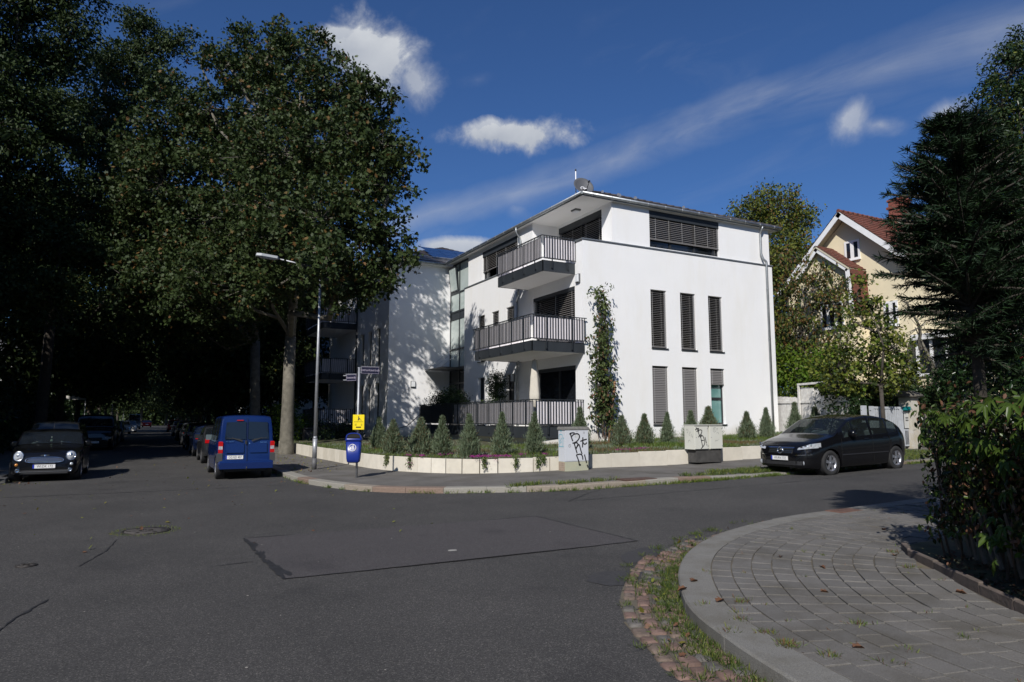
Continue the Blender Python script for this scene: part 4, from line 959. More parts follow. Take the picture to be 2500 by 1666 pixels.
stroke_part(c2,ML2,S3,[[(215,370),(240,310),(275,340),(270,420),(240,420)],[(310,480),(340,390),(360,440)],[(300,480),(330,520)],[(375,560),(370,500),(400,480)],[(415,590),(410,520),(430,560)],[(270,740),(300,660),(340,700)]],.010,M_pen)
# ---------------------------------------------------------------- cars
def paint(name,c,rough=.2,coat=.35,metal=.0): return mat('paint_'+name,c,rough=rough,coat=coat,metal=metal,spec=.35)
M_black=paint('black',(.004,.004,.005)); M_tyre=mat('tyre',(.016,.016,.017),rough=.85,bump=.2); M_rim=mat('alloy',(.50,.50,.53),rough=.3,metal=.85)
M_chrome=mat('chrome',(.75,.76,.80),rough=.12,metal=1.0); M_plas=mat('black_plastic',(.018,.018,.02),rough=.6); M_red=mat('red_lens',(.42,.006,.008),rough=.12,coat=1); M_wlens=mat('clear_lens',(.66,.69,.73),rough=.12,coat=.6,metal=.35,col2=(.34,.36,.40),vscale=16)
M_gl=bpy.data.materials.new('car_glass'); M_gl.use_nodes=True; _t=M_gl.node_tree; _b=_t.nodes['Principled BSDF']; _b.inputs['Base Color'].default_value=(.02,.024,.026,1); _b.inputs['Roughness'].default_value=.03; _b.inputs['Specular IOR Level'].default_value=.7
_tr=_t.nodes.new('ShaderNodeBsdfTransparent'); _tr.inputs['Color'].default_value=(.55,.62,.60,1); _mx=_t.nodes.new('ShaderNodeMixShader'); _mx.inputs[0].default_value=.42; _t.links.new(_tr.outputs[0],_mx.inputs[1]); _t.links.new(_b.outputs[0],_mx.inputs[2]); _t.links.new(_mx.outputs[0],_t.nodes['Material Output'].inputs['Surface'])
M_gld=mat('car_glass_dark',(.008,.010,.012),rough=.04,spec=.9); M_seat=mat('seat_grey',(.20,.23,.24),rough=.9); M_plate=mat('plate_white',(.72,.72,.72),rough=.4); M_eu=mat('plate_blue',(.01,.03,.35),rough=.4)
def itp(T,x): return float(np.interp(x,[a for a,b in T],[b for a,b in T]))
def car(name,label,loc,rz,sp,group=None,detail=1):
    """sp: L,W(half),top,belt,wid,bot,wheels[(x,r)],glass intervals, paint"""
    t=thing(name,label,'van' if sp.get('van') else 'car',loc,rz,group)
    L_,Wd=sp['L'],sp['W']; st=.05 if detail>1 else .11; xs=sorted(set([round(x,4) for x in np.arange(0,L_+1e-6,st)]+[0,.02,.05,L_-.05,L_-.02,L_]))
    tum=sp.get('tumble',.30); crown=sp.get('crown',.05)
    def rows(x):
        zt=itp(sp['top'],x); wb=Wd*itp(sp['wid'],x); bl=min(itp(sp['belt'],x),zt-crown-.012); zb=itp(sp['bot'],x)
        h=zt-crown-bl; wr=wb-tum*h-.02; az=0
        for wx_,wr_ in sp['wheels']:
            dx=x-wx_; ra=wr_+.055
            if abs(dx)<ra: az=max(az,wr_+math.sqrt(ra*ra-dx*dx)*.97)
        rw=[(0,zt),(.45*wr,zt-crown*.10),(.8*wr,zt-crown*.42),(.95*wr,zt-crown*.78),(wr,zt-crown),(wr+.01+ (wb-wr)*.06,zt-crown-h*.07),(wb-.018,bl+.0),(wb,bl-.035)]
        md=(bl+zb)*.5
        rw+=[(wb+.012*1,bl-(bl-md)*.45),(wb+.012,md),(wb,md-(md-zb)*.5),(wb-.01,zb+.05),(wb-.05,zb)]
        out=[]
        for i,(y,z) in enumerate(rw):
            if i>=8 and z<az: z=min(az,bl-.05)
            out.append((y,z))
        return out
    RW=[rows(x) for x in xs]; n=len(RW[0])
    body=MB(); gl={}
    def add(mb,i,j,sgn,off=0):
        p=[(xs[i],RW[i][j]),(xs[i+1],RW[i+1][j]),(xs[i+1],RW[i+1][j+1]),(xs[i],RW[i][j+1])]
        q=[(x,sgn*y,z) for x,(y,z) in p]; mb.face(q if sgn>0 else q[::-1],True)
    ws=sp['wind']; rw_=sp['rear']; sd=sp['side']
    for i in range(len(xs)-1):
        xm=(xs[i]+xs[i+1])/2
        for j in range(n-1):
            for sgn in (1,-1):
                key=None
                if j<=2 and ws[0]<xm<ws[1]: key='windshield'
                elif j<=2 and rw_ and rw_[0]<xm<rw_[1]: key='rear_window'
                elif j==5:
                    for k,(a,b) in enumerate(sd):
                        if a<xm<b and RW[i][4][1]-RW[i][6][1]>.10: key=('side_window',k,sgn)
                if key: add(gl.setdefault(key,MB()),i,j,sgn)
                else: add(body,i,j,sgn)
        for a,b in ((n-1,n-1),): # underside
            body.face([(xs[i],RW[i][a][0],max(RW[i][a][1],0)),(xs[i],-RW[i][a][0],RW[i][a][1]),(xs[i+1],-RW[i+1][a][0],RW[i+1][a][1]),(xs[i+1],RW[i+1][a][0],RW[i+1][a][1])])
    for i,fl in ((0,1),(len(xs)-1,-1)):
        P=[(xs[i],y,z) for y,z in RW[i]]+[(xs[i],-y,z) for y,z in RW[i][::-1] if y>0]; body.face(P if fl<0 else P[::-1])
    # weld so that smooth shading works
    bo_=ob('body',body,sp['paint'],t,loc=(0,0,0)); bm=bmesh.new(); bm.from_mesh(bo_.data); bmesh.ops.remove_doubles(bm,verts=bm.verts,dist=.0008)
    bm.normal_update(); bm.to_mesh(bo_.data); bm.free(); bo_.data.polygons.foreach_set('use_smooth',[True]*len(bo_.data.polygons))
    bo_.data.set_sharp_from_angle(angle=R(38))
    gm=M_gl if detail>1 else M_gld
    for k,mbg in gl.items():
        nm=k if isinstance(k,str) else k[0]
        o=sub(nm,mbg,gm,bo_); bm=bmesh.new(); bm.from_mesh(o.data); bmesh.ops.remove_doubles(bm,verts=bm.verts,dist=.0008); bm.to_mesh(o.data); bm.free(); o.data.polygons.foreach_set('use_smooth',[True]*len(o.data.polygons))
    # wheels
    for wx_,wr_ in sp['wheels']:
        for sgn in (1,-1):
            M=Matrix.Translation((wx_,sgn*(Wd-.115),wr_))@Matrix.Rotation(-sgn*math.pi/2,4,'X')
            m=MB(); w=.10
            m.lathe([(wr_*.64,-w),(wr_*.93,-w),(wr_,-w*.75),(wr_,w*.75),(wr_*.95,w),(wr_*.66,w*1.02),(wr_*.62,w*.7)],28 if detail>1 else 16,M=M); m.lathe([(.001,-w*.8),(wr_*.64,-w*.8)],12,M=M)
            wh=ob('wheel',m,M_tyre,t,loc=(0,0,0))
            m=MB(); rr_=wr_*.64
            m.lathe([(rr_,w*1.0),(rr_*.93,w*.98),(rr_*.88,w*.5),(rr_*.86,0)],28 if detail>1 else 16,M=M)
            ns=sp.get('spokes',5)
            if detail>1:
                for k in range(ns):
                    Mk=M@Matrix.Rotation(2*math.pi*k/ns+.3,4,'Z'); m.prism([(rr_*.12,-.032),(rr_*.9,-.026*sp.get('spw',1)),(rr_*.9,.026*sp.get('spw',1)),(rr_*.12,.032)],w*.62,w*.86,Mk)
                m.lathe([(.001,w*.92),(rr_*.18,w*.9),(rr_*.22,w*.6)],16,M=M)
            else: m.lathe([(.001,w*.8),(rr_*.5,w*.9),(rr_*.88,w*.6)],14,M=M)
            sub('rim',m,M_rim,wh)
            m=MB(); m.lathe([(.001,w*.2),(rr_*.86,w*.2)],20,M=M); sub('brake_disc',m,M_plas,wh)
    m=MB(); m.box(.25,L_-.25,-Wd+.22,Wd-.22,.2,.5); ob('chassis',m,M_plas,t,loc=(0,0,0))
    # wheel housings
    def wel(x,r,sgn):
        M=Matrix.Translation((x,sgn*(Wd-.14),r))@Matrix.Rotation(-sgn*math.pi/2,4,'X'); q=MB(); q.lathe([(.001,-.13),(r+.05,-.13),(r+.05,.10)],20,M=M); return q
    for x,r in sp['wheels']:
        for s_ in (1,-1): ob('wheel_housing',wel(x,r,s_),M_plas,t,loc=(0,0,0))
    if detail>1:
        for x in sp.get('seats',()):
            for y in (-.36,.36):
                q=MB(); q.bev(x,x+.12,y-.23,y+.23,.5,sp['seatz'],.05); q.bev(x+.02,x+.11,y-.12,y+.12,sp['seatz']+.02,sp['seatz']+.19,.04); ob('seat',q,M_seat,t,loc=(0,0,0),kind='stuff')
        q=MB(); q.box(ws[0]+.25,ws[0]+.5,-Wd+.2,Wd-.2,.5,itp(sp['belt'],ws[0])-.06); ob('dashboard',q,M_plas,t,loc=(0,0,0))
    for sgn in (1,-1):   # mirrors
        mx_=sp.get('mirror')
        if mx_:
            y=sgn*(Wd+.05); z=itp(sp['belt'],mx_)+.08; q=MB(); loftrings(q,[[(mx_-.05,y-.05,z-.04),(mx_-.05,y+.05,z-.04),(mx_-.05,y+.05,z+.05),(mx_-.05,y-.05,z+.05)],[(mx_,y-.10,z-.075),(mx_,y+.10,z-.075),(mx_,y+.09,z+.085),(mx_,y-.09,z+.085)],[(mx_+.08,y-.10,z-.075),(mx_+.08,y+.10,z-.075),(mx_+.08,y+.09,z+.085),(mx_+.08,y-.09,z+.085)]],Matrix.Identity(4))
            q.box(mx_+.0,mx_+.06,min(y,sgn*(Wd-.05)),max(y,sgn*(Wd-.05)),z-.07,z-.03); ob('mirror',q,sp.get('mirrorpaint',sp['paint']),t,loc=(0,0,0),kind='stuff')
    return t
def numplate(t,M,txt,w=.52,h=.11):
    q=MB(); q.box(-w/2,w/2,-h/2,h/2,0,.008,M); p=ob('number_plate',q,M_plate,t,loc=(0,0,0))
    q=MB(); q.box(-w/2,-w/2+.042,-h/2,h/2,.008,.0095,M); sub('blue_band',q,M_eu,p)
    sub('lettering',text_mb(txt,.098,M@Matrix.Translation((.022,-.002,.010))@Matrix.Diagonal((.80,1,1,1))),M_ink,p,kind='stuff')
    q=MB(); q.stroke([M@Vector(v) for v in ((-w/2+.002,-h/2+.003,.0096),(w/2-.002,-h/2+.003,.0096),(w/2-.002,h/2-.003,.0096),(-w/2+.002,h/2-.003,.0096),(-w/2+.002,-h/2+.003,.0096))],.004,M.to_3x3()@Vector((0,0,1))); sub('plate_border',q,M_ink,p)
    return p
def invtop(sp,z):   # x where the centre outline first reaches height z
    T=sp['top']
    for (a,b),(c,d) in zip(T,T[1:]):
        if b<=z<=d and d>b: return a+(c-a)*(z-b)/(d-b)
    return 0
def invw(sp,y):
    T=sp['wid']; r=abs(y)/sp['W']
    for (a,b),(c,d) in zip(T,T[1:]):
        if b<=r<=d and d>b: return a+(c-a)*(r-b)/(d-b)
    return 0
def patch(sp,fn,nu,nv,off):
    # fn(u,v)->(y,z); laid on the nose of the car
    P=[[None]*(nv+1) for _ in range(nu+1)]
    for i in range(nu+1):
        for j in range(nv+1):
            y,z=fn(i/nu,j/nv); x=max(invtop(sp,z+.02),invw(sp,y)); P[i][j]=Vector((x-off,y*(1+off*.3),z+off*.5))
    q=MB()
    for i in range(nu):
        for j in range(nv): q.face([P[i][j],P[i][j+1],P[i+1][j+1],P[i+1][j]],True)
    return q
# ---- black compact people carrier at the right
spB=dict(L=4.27,W=.888,top=[(0,.50),(.02,.60),(.06,.70),(.13,.79),(.28,.87),(.55,.95),(.9,1.02),(1.02,1.045),(1.3,1.20),(1.75,1.43),(2.05,1.49),(2.5,1.53),(2.95,1.51),(3.35,1.45),(3.70,1.33),(3.92,1.19),(4.08,1.04),(4.17,.93),(4.24,.82),(4.27,.7)],
 belt=[(0,.60),(.5,.80),(1.0,.92),(1.6,.96),(3.0,1.0),(3.8,1.04),(4.27,.9)],wid=[(0,.52),(.03,.66),(.10,.80),(.22,.90),(.45,.965),(.8,.99),(1.2,1),(3.3,1),(3.9,.96),(4.15,.88),(4.27,.78)],bot=[(0,.24),(.4,.19),(1,.2),(3.3,.2),(3.8,.24),(4.27,.33)],
 wheels=[(.83,.322),(3.61,.322)],wind=(1.06,1.78),rear=(3.72,4.0),side=[(1.42,1.80),(1.86,2.52),(2.60,3.24),(3.30,3.72)],paint=M_black,seats=(2.05,2.95),seatz=1.10,mirror=1.62,tumble=.30,spokes=5,spw=1.5)
cb=car('black_hatchback','black compact car parked by the kerb at the right, facing the corner','',0,spB,detail=2) if False else None
cb=car('black_hatchback','black compact car with silver wheels parked at the right, nose towards the corner',(14.56,12.60,g(15.5)-.045),R(1.2),spB,detail=2)
cb.rotation_euler=(0,R(-1.3),R(1.2))
# headlights
for s_ in (1,-1):
    q=patch(spB,lambda u,v:(s_*(.50+.36*u),.665+.05*u+v*(.05+.075*u)),10,4,.012); h=ob('headlight',q,M_wlens,cb,loc=(0,0,0))
    for yy in (.60,.70,.79):
        z=.735+(yy-.6)*.35; x=max(invtop(spB,z+.02),invw(spB,yy)); q=MB(); q.lathe([(.001,.0),(.032,.004),(.034,.0),(.022,-.002)],14,M=Matrix.Translation((x-.022,s_*yy*1.0,z))@Matrix.Rotation(-math.pi/2,4,'Y')); sub('reflector',q,M_plas if yy<.75 else M_chrome,h)
for k in range(4):
    z=.585+k*.04; hw_=.34+.02*k; q=patch(spB,lambda u,v:((-hw_+2*hw_*u),z+v*.017),12,1,.022); ob('grille_bar',q,M_chrome,cb,loc=(0,0,0))
q=patch(spB,lambda u,v:((-.37+.74*u),.575+v*.165),10,4,.010); ob('grille',q,M_plas,cb,loc=(0,0,0))
zs=.66; Ms=Matrix.Translation((invtop(spB,zs+.02)-.045,0,zs))@Matrix.Rotation(-math.pi/2+.25,4,'Y'); q=MB(); q.lathe([(.072,0),(.078,.006),(.085,.006),(.09,0)],28,M=Ms)
for k in range(3): 
    q.prism([(-.012,0),(0,.078),(.012,0)],.001,.006,Ms@Matrix.Rotation(k*2*math.pi/3-math.pi/2+math.pi/3*2,4,'Z'))
ob('grille_emblem',q,M_chrome,cb,loc=(0,0,0),kind='stuff')
numplate(cb,frameM((-.03,0,.46),(0,-1,0),(0,0,1)),'WI:RN 332')
for s_ in (1,-1):
    q=patch(spB,lambda u,v:(s_*(.42+.38*u),.525+v*.012+.02*u),8,1,.014); ob('bumper_trim',q,M_chrome,cb,loc=(0,0,0))
    x=invw(spB,.66); q=MB(); q.lathe([(.001,.012),(.04,.010),(.055,0)],18,M=Matrix.Translation((x-.006,s_*.64,.345))@Matrix.Rotation(-math.pi/2+s_*0,4,'Y')@Matrix.Rotation(s_*R(25),4,'X')); ob('fog_lamp',q,M_wlens,cb,loc=(0,0,0))
q=patch(spB,lambda u,v:((-.62+1.24*u),.29+v*.10),12,2,.006); ob('air_intake',q,M_plas,cb,loc=(0,0,0))
for s_ in (1,-1):
    q=MB(); q.box(1.25,3.2,s_*.905-.006,s_*.905+.006,.50,.53); ob('side_trim',q,paint('trim',(.02,.02,.024)),cb,loc=(0,0,0))
    for x in (2.28,3.10): q=MB(); q.bev(x-.1,x+.1,s_*.905-.012,s_*.905+.012,.875,.905,.008); ob('door_handle',q,M_black,cb,loc=(0,0,0))
    for x,x2 in ((1.25,1.3),(2.56,2.56),(3.30,3.34)): q=MB(); q.box(x-.004,x+.004,s_*.9015-.001,s_*.9015+.0012,.30,.93); ob('door_seam',q,MATS['black_void'],cb,loc=(0,0,0))
    q=MB(); q.box(1.5,3.75,s_*.872-.004,s_*.872+.004,1.0,1.012) if False else None
q=MB(); q.tube([(1.12,.45,1.075),(1.25,.1,1.16),(1.25,-.25,1.165)],.009,5); q.tube([(1.12,-.15,1.075),(1.22,-.4,1.13)],.009,5); ob('wiper',q,M_plas,cb,loc=(0,0,0),kind='stuff')
# ---- small black hatch facing the camera at the left
spM=dict(L=3.63,W=.845,top=[(0,.42),(.01,.56),(.05,.68),(.12,.77),(.30,.85),(.7,.93),(1.0,.985),(1.08,1.0),(1.25,1.16),(1.45,1.33),(1.6,1.385),(2.2,1.41),(3.0,1.38),(3.3,1.33),(3.45,1.05),(3.56,.88),(3.62,.7),(3.63,.6)],
 belt=[(0,.60),(1,.90),(2,.93),(3.4,.96),(3.63,.9)],wid=[(0,.66),(.04,.78),(.12,.87),(.3,.94),(.6,.985),(1.2,1),(3,1),(3.4,.95),(3.63,.8)],bot=[(0,.20),(.5,.17),(3.2,.18),(3.63,.3)],
 wheels=[(.62,.30),(3.08,.30)],wind=(1.10,1.52),rear=(3.33,3.47),side=[(1.5,2.35),(2.45,3.2)],paint=M_black,seats=(2.0,),seatz=1.02,mirror=1.35,tumble=.22)
cm=car('black_hatchback','small black car with round headlights and chrome grille parked at the left edge',(-2.45,22.75,g(-2)),R(90),spM,detail=2)
for s_ in (1,-1):
    z=.70;y=.60;x=max(invtop(spM,z+.02),invw(spM,y))
    M=Matrix.Translation((x-.02,s_*y,z))@Matrix.Rotation(-math.pi/2+R(12),4,'Y')@Matrix.Rotation(s_*R(-12),4,'X')@Matrix.Diagonal((1.06,.94,1,1))
    q=MB(); q.lathe([(.001,.045),(.05,.042),(.09,.028),(.112,.004)],28,M=M); h=ob('headlight',q,M_wlens,cm,loc=(0,0,0)); q=MB(); q.lathe([(.112,.0),(.116,.018),(.128,.016),(.132,-.005)],28,M=M); sub('headlight_ring',q,M_chrome,h)
    q=MB(); q.lathe([(.001,.048),(.035,.048),(.04,.04)],14,M=M@Matrix.Translation((.02,0,0))); sub('reflector',q,M_chrome,h)
    x=invw(spM,.62); q=MB(); q.lathe([(.001,.014),(.03,.012),(.04,0)],14,M=Matrix.Translation((x-.02,s_*.63,.47))@Matrix.Rotation(-math.pi/2,4,'Y')); ob('turn_signal',q,mat('amber_lens',(.55,.20,.03),rough=.15,coat=1) if s_>0 else M_wlens,cm,loc=(0,0,0))
    q=MB(); q.lathe([(.001,.004),(.035,.006),(.045,.016),(.055,.0)],14,M=Matrix.Translation((x-.02,s_*.60,.31))@Matrix.Rotation(-math.pi/2,4,'Y')); ob('fog_lamp',q,M_chrome,cm,loc=(0,0,0))
q=patch(spM,lambda u,v:((-.42+.84*u)*(1-.18*v*v),.525+v*.125),12,4,.012); ob('grille',q,M_plas,cm,loc=(0,0,0))
for k in range(4):
    z=.532+k*.031; hw_=.42-.025*k; q=patch(spM,lambda u,v:((-hw_+2*hw_*u),z+v*.007),12,1,.022); ob('grille_bar',q,M_chrome,cm,loc=(0,0,0))
q=MB(); P=[]
for k in range(41):
    a=2*math.pi*k/40; y=.46*math.copysign(abs(math.cos(a))**.7,math.cos(a)); z=.59+.075*math.copysign(abs(math.sin(a))**.7,math.sin(a)); P.append((max(invtop(spM,z+.02),invw(spM,y))-.026,y*(1-.12*(z-.52)/.14),z))
q.tube(P,.011,6,cap=False); ob('grille_surround',q,M_chrome,cm,loc=(0,0,0))
numplate(cm,frameM((-.035,0,.42),(0,-1,0),(0,0,1)),'WI:DK 172')
q=patch(spM,lambda u,v:((-.60+1.2*u),.262+v*.014),14,1,.02); ob('bumper_trim',q,M_chrome,cm,loc=(0,0,0))
q=patch(spM,lambda u,v:((-.55+1.1*u),.22+v*.10),12,2,.008); ob('air_intake',q,M_plas,cm,loc=(0,0,0))
x=invtop(spM,.73)-.03; q=MB(); q.lathe([(.001,.008),(.028,.008),(.033,0)],16,M=Matrix.Translation((x,0,.715))@Matrix.Rotation(-math.pi/2+.6,4,'Y')); q.box(x-.006,x+.006,-.10,-.035,.710,.722); q.box(x-.006,x+.006,.035,.10,.710,.722); ob('winged_badge',q,M_chrome,cm,loc=(0,0,0),kind='stuff')
q=MB(); q.tube([(1.26,0,1.20),(1.27,0,1.12)],.004,5); q.lathe([(.001,-.04),(.03,-.025),(.038,0),(.03,.028),(.001,.04)],14,c=(1.27,0,1.08)); ob('hanging_charm',q,mat('pale_green',(.45,.55,.45),rough=.5),cm,loc=(0,0,0),kind='stuff')
q=MB(); q.tube([(1.12,-.5,1.02),(1.2,-.1,1.09)],.009,5); q.tube([(1.12,.1,1.02),(1.2,.5,1.09)],.009,5); ob('wiper',q,M_chrome,cm,loc=(0,0,0),kind='stuff')
q=MB(); q.tube([(1.6,0,1.39),(1.75,0,1.62)],.005,5); ob('aerial',q,M_plas,cm,loc=(0,0,0))
# ---- blue van seen from behind
M_bv=paint('blue',(.005,.018,.092),rough=.24,coat=.7)
spV=dict(van=1,L=4.11,W=.86,top=[(0,.5),(.05,.72),(.2,.85),(.8,1.0),(.95,1.06),(1.5,1.62),(1.7,1.74),(2.1,1.79),(3.6,1.81),(3.90,1.79),(3.97,1.74),(4.03,1.20),(4.07,.80),(4.09,.6),(4.11,.52)],
 belt=[(0,.6),(.9,1.0),(1.5,1.05),(4.0,1.08),(4.11,.5)],wid=[(0,.7),(.15,.85),(.5,.97),(1,1),(3.7,1),(3.98,.975),(4.06,.955),(4.11,.93)],bot=[(0,.25),(1,.2),(3.3,.22),(4.11,.30)],
 wheels=[(.80,.31),(3.50,.31)],wind=(1.0,1.6),rear=None,side=[(1.3,1.95),(2.05,2.9),(3.0,3.7)],paint=M_bv,seats=(1.95,3.0),seatz=1.12,mirror=1.4,mirrorpaint=mat('mirror_grey',(.10,.13,.14),rough=.25,coat=1),tumble=.17,crown=.045)
cv=car('blue_van','dark blue high-roofed family van seen from behind at the kerb of the left street','',0,spV) if False else car('blue_van','dark blue family van with twin rear doors parked by the lamp post, seen from behind',(2.52,24.95,g(2.5)),R(-90),spV,detail=2)
cv.scale=(1,.89,1)
# rear doors with panes; rear face leans slightly
def rearM(y,z0): # frame on the tailgate: x to the right when seen from behind, y up
    up=Vector((-.065,0,.54)).normalized(); return frameM((4.062+.006-(z0-1.0)*.12,y,z0),(0,1,0),up)
for s_,y0,y1 in ((1,.035,.66),(-1,-.66,-.035)):
    M=rearM(0,1.10); q=MB(); 
    a,b=(y0,y1); P=[(a+.0,.02),(b-.0,.02),(b-.04,.50),(a,.52)] if s_>0 else [(a,.02),(b,.02),(b,.52),(a+.04,.50)]
    q.prism(P,.004,.014,M); o=ob('rear_window',q,M_gld,cv,loc=(0,0,0))
    q=MB(); q.prism([(a-.02,-.52),(b+.0,-.52),(b+.0,0),(a-.02,0)] if False else [(min(a,b)+.05,-.36),(max(a,b)-.05,-.36),(max(a,b)-.05,-.10),(min(a,b)+.05,-.10)],.0,.012,M); ob('door_pressing',q,M_bv,cv,loc=(0,0,0))
    q=MB(); w0=(s_*.14,-.03); w1=(s_*.46,.06) ; q.stroke([M@Vector((*w0,.03)),M@Vector((*w1,.03))],[.05,.018],M.to_3x3()@Vector((0,0,1))); q.stroke([M@Vector((s_*.20,.02,.026)),M@Vector((s_*.60,.055,.026))],.014,M.to_3x3()@Vector((0,0,1))); ob('wiper',q,M_plas,cv,loc=(0,0,0),kind='stuff')
    # tail lamps on the rear corners
    yy=s_*.775; q=MB(); q.bev(3.985,4.085,yy-.065,yy+.068,.74,1.06,.02); tl=ob('tail_light',q,M_red,cv,loc=(0,0,0)); q=MB(); q.box(4.075,4.089,yy-.058,yy+.058,.84,.93); sub('reversing_lens',q,M_wlens,tl)
    q=MB(); q.bev(3.93,4.10,s_*.79-.085,s_*.79+.08,.50,.735,.02); ob('bumper_corner',q,mat('bumper_grey',(.04,.042,.046),rough=.7),cv,loc=(0,0,0))
M=rearM(0,1.10)
q=MB(); q.box(-.004,.004,-.60,.62,.008,.018,M); ob('door_seam',q,MATS['black_void'],cv,loc=(0,0,0))
q=MB(); q.box(-.055,-.012,-.12,-.02,.012,.03,M); ob('door_handle',q,M_plas,cv,loc=(0,0,0)); q=MB(); q.disc(M@Vector((.075,-.10,.022)),.02,M.to_3x3()@Vector((0,0,1)),12); ob('lock',q,M_chrome,cv,loc=(0,0,0))
q=MB(); q.bev(3.98,4.16,-.80,.80,.30,.50,.03); ob('bumper',q,M_bv,cv,loc=(0,0,0))
numplate(cv,frameM((4.098,-.36,.62),(0,1,0),(0,0,1)),'GG:GD 407')
ob('maker_lettering',text_mb('PEUGEOT',.055,M@Matrix.Translation((-.50,-.045,.016))),M_chrome,cv,loc=(0,0,0),kind='stuff'); ob('maker_lettering',text_mb('PARTNER',.048,M@Matrix.Translation((.50,-.075,.016))),M_chrome,cv,loc=(0,0,0),kind='stuff')
q=MB(); q.box(4.0-.02,4.03,-.32,-.12,1.64,1.665); ob('brake_light',q,M_red,cv,loc=(0,0,0))
q=MB(); q.tube([(4.1,0,.3),(4.22,0,.28),(4.24,0,.36)],.018,8); ob('tow_hook',q,M_plas,cv,loc=(0,0,0))
# ---- the other parked cars of the left street
def generic(kind,pt,L_=4.2,H=1.45):
    if kind=='van': s=dict(van=1,L=L_,W=.93,top=[(0,.6),(.05,.9),(.3,1.1),(.7,1.25),(1.3,H-.1),(1.6,H),(L_-.1,H),(L_-.02,1.0),(L_,.6)],belt=[(0,.7),(.7,1.1),(1.0,1.15),(L_,1.2)],rear=(L_-.09,L_-.03),side=[(1.2,1.9),(2.0,3.2),(3.3,L_-.4)],wind=(.75,1.35),tumble=.12)
    elif kind=='wagon': s=dict(L=L_,W=.88,top=[(0,.5),(.03,.68),(.2,.8),(1.0,.97),(1.1,1.0),(1.8,H-.04),(2.4,H),(L_-.6,H-.04),(L_-.25,H-.15),(L_-.08,.98),(L_,.6)],belt=[(0,.6),(1,.88),(L_-.3,.98),(L_,.8)],rear=(L_-.30,L_-.08),side=[(1.5,2.3),(2.4,3.2),(3.3,L_-.35)],wind=(1.12,1.75),tumble=.3)
    else: s=dict(L=L_,W=.86,top=[(0,.5),(.03,.68),(.2,.8),(.95,.97),(1.02,1.0),(1.7,H-.04),(2.2,H),(L_-.9,H-.05),(L_-.3,1.05),(L_-.05,.92),(L_,.6)],belt=[(0,.6),(1,.88),(L_-.3,.98),(L_,.8)],rear=(L_-.82,L_-.32),side=[(1.45,2.15),(2.25,3.0)],wind=(1.05,1.65),tumble=.3)
    s.update(L=L_,wid=[(0,.72),(.15,.88),(.5,.98),(1,1),(L_-.5,1),(L_-.1,.9),(L_,.82)],bot=[(0,.25),(1,.2),(L_-.8,.2),(L_,.32)],wheels=[(.82,.31),(L_-.78,.31)],paint=pt,mirror=1.45); return s
def lights(t,s):
    W_=s['W']; L_=s['L']
    for g_ in (1,-1):
        q=MB(); q.bev(.0,.16,g_*W_*.72-.12,g_*W_*.72+.12,.62,.74,.03); ob('headlight',q,M_wlens,t,loc=(0,0,0))
        q=MB(); q.bev(L_-.14,L_-.015,g_*W_*.80-.09,g_*W_*.80+.09,.78,.96,.03); ob('tail_light',q,M_red,t,loc=(0,0,0))
    q=MB(); q.box(-.012,.01,-.26,.26,.40,.51); ob('number_plate',q,M_plate,t,loc=(0,0,0)); q=MB(); q.box(L_-.004,L_+.014,-.26,.26,.55,.66); ob('number_plate',q,M_plate,t,loc=(0,0,0))
    q=MB(); q.box(-.01,.02,-.4,.4,.56,.70); ob('grille',q,M_plas,t,loc=(0,0,0))
col=dict(black=M_black,anth=paint('anthracite',(.02,.021,.024)),navy=paint('navy',(.008,.014,.04)),red=paint('red',(.28,.012,.01)),silver=paint('silver',(.34,.36,.40),rough=.3,metal=.5),white=paint('white',(.7,.7,.7)),grey=paint('grey',(.07,.075,.085)),green=paint('darkgreen',(.02,.03,.028)))
FAR=[('dark_hatchback','hatch','anth',2.72,28.4+4.0,-90,4.0,1.45,'dark grey hatchback with red tail lights parked in front of the blue van'),
 ('navy_saloon','hatch','navy',2.72,38.6,-90,4.3,1.42,'black car with a blue-tinted windscreen, third in the right-hand row beyond the blue van'),
 ('black_estate','wagon','black',2.75,45.6,-90,4.5,1.48,'black estate car in the right-hand row, fourth beyond the blue van'),
 ('dark_hatchback','hatch','grey',2.80,53.0,-90,4.1,1.5,'dark grey hatchback in the middle of the right-hand row of parked cars'),
 ('dark_estate','wagon','black',2.85,63.0,-90,4.5,1.5,'low dark estate before the red car in the right-hand row'),
 ('grey_hatchback','hatch','grey',3.0,79.5,-90,4.1,1.55,'grey hatchback with lit-looking red tail lamp next to the red car'),
 ('red_car','wagon','red',3.1,104,-90,4.2,1.6,'red car parked far down the right side of the street'),
 ('dark_estate','wagon','anth',-2.9,27.8,90,4.6,1.62,'dark estate with a curved roof line parked behind the small black car'),
 ('black_van','van','black',-2.55,43.5,90,4.8,1.95,'black van parked on the left side, dark against the trees'),
 ('dark_suv','wagon','black',-2.5,50.5,90,4.5,1.65,'black car tucked behind the black van on the left'),
 ('dark_suv','wagon','grey',-2.45,58,90,4.5,1.6,'dark grey car on the left before the silver hatchback'),
 ('silver_hatchback','hatch','silver',-2.55,88.5,90,4.0,1.5,'silver hatchback facing the camera far down the left side'),
 ('white_estate','wagon','white',-2.1,97,90,4.4,1.5,'white estate car just behind the silver hatchback'),
 ('grey_transporter','van','grey',-2.0,129,90,5.2,2.5,'tall grey transporter standing far down the street on the left'),
 ('dark_car','hatch','red',-.2,160,-90,4.2,1.45,'farthest car with a glowing red tail lamp in the middle of the street')]
for nm,kd,cl,x,y,a,l,h,lab in FAR:
    s=generic(kd,col[cl],l,h); t=car(nm,lab,(x,y,g(x)),R(a),s,detail=1); lights(t,s)
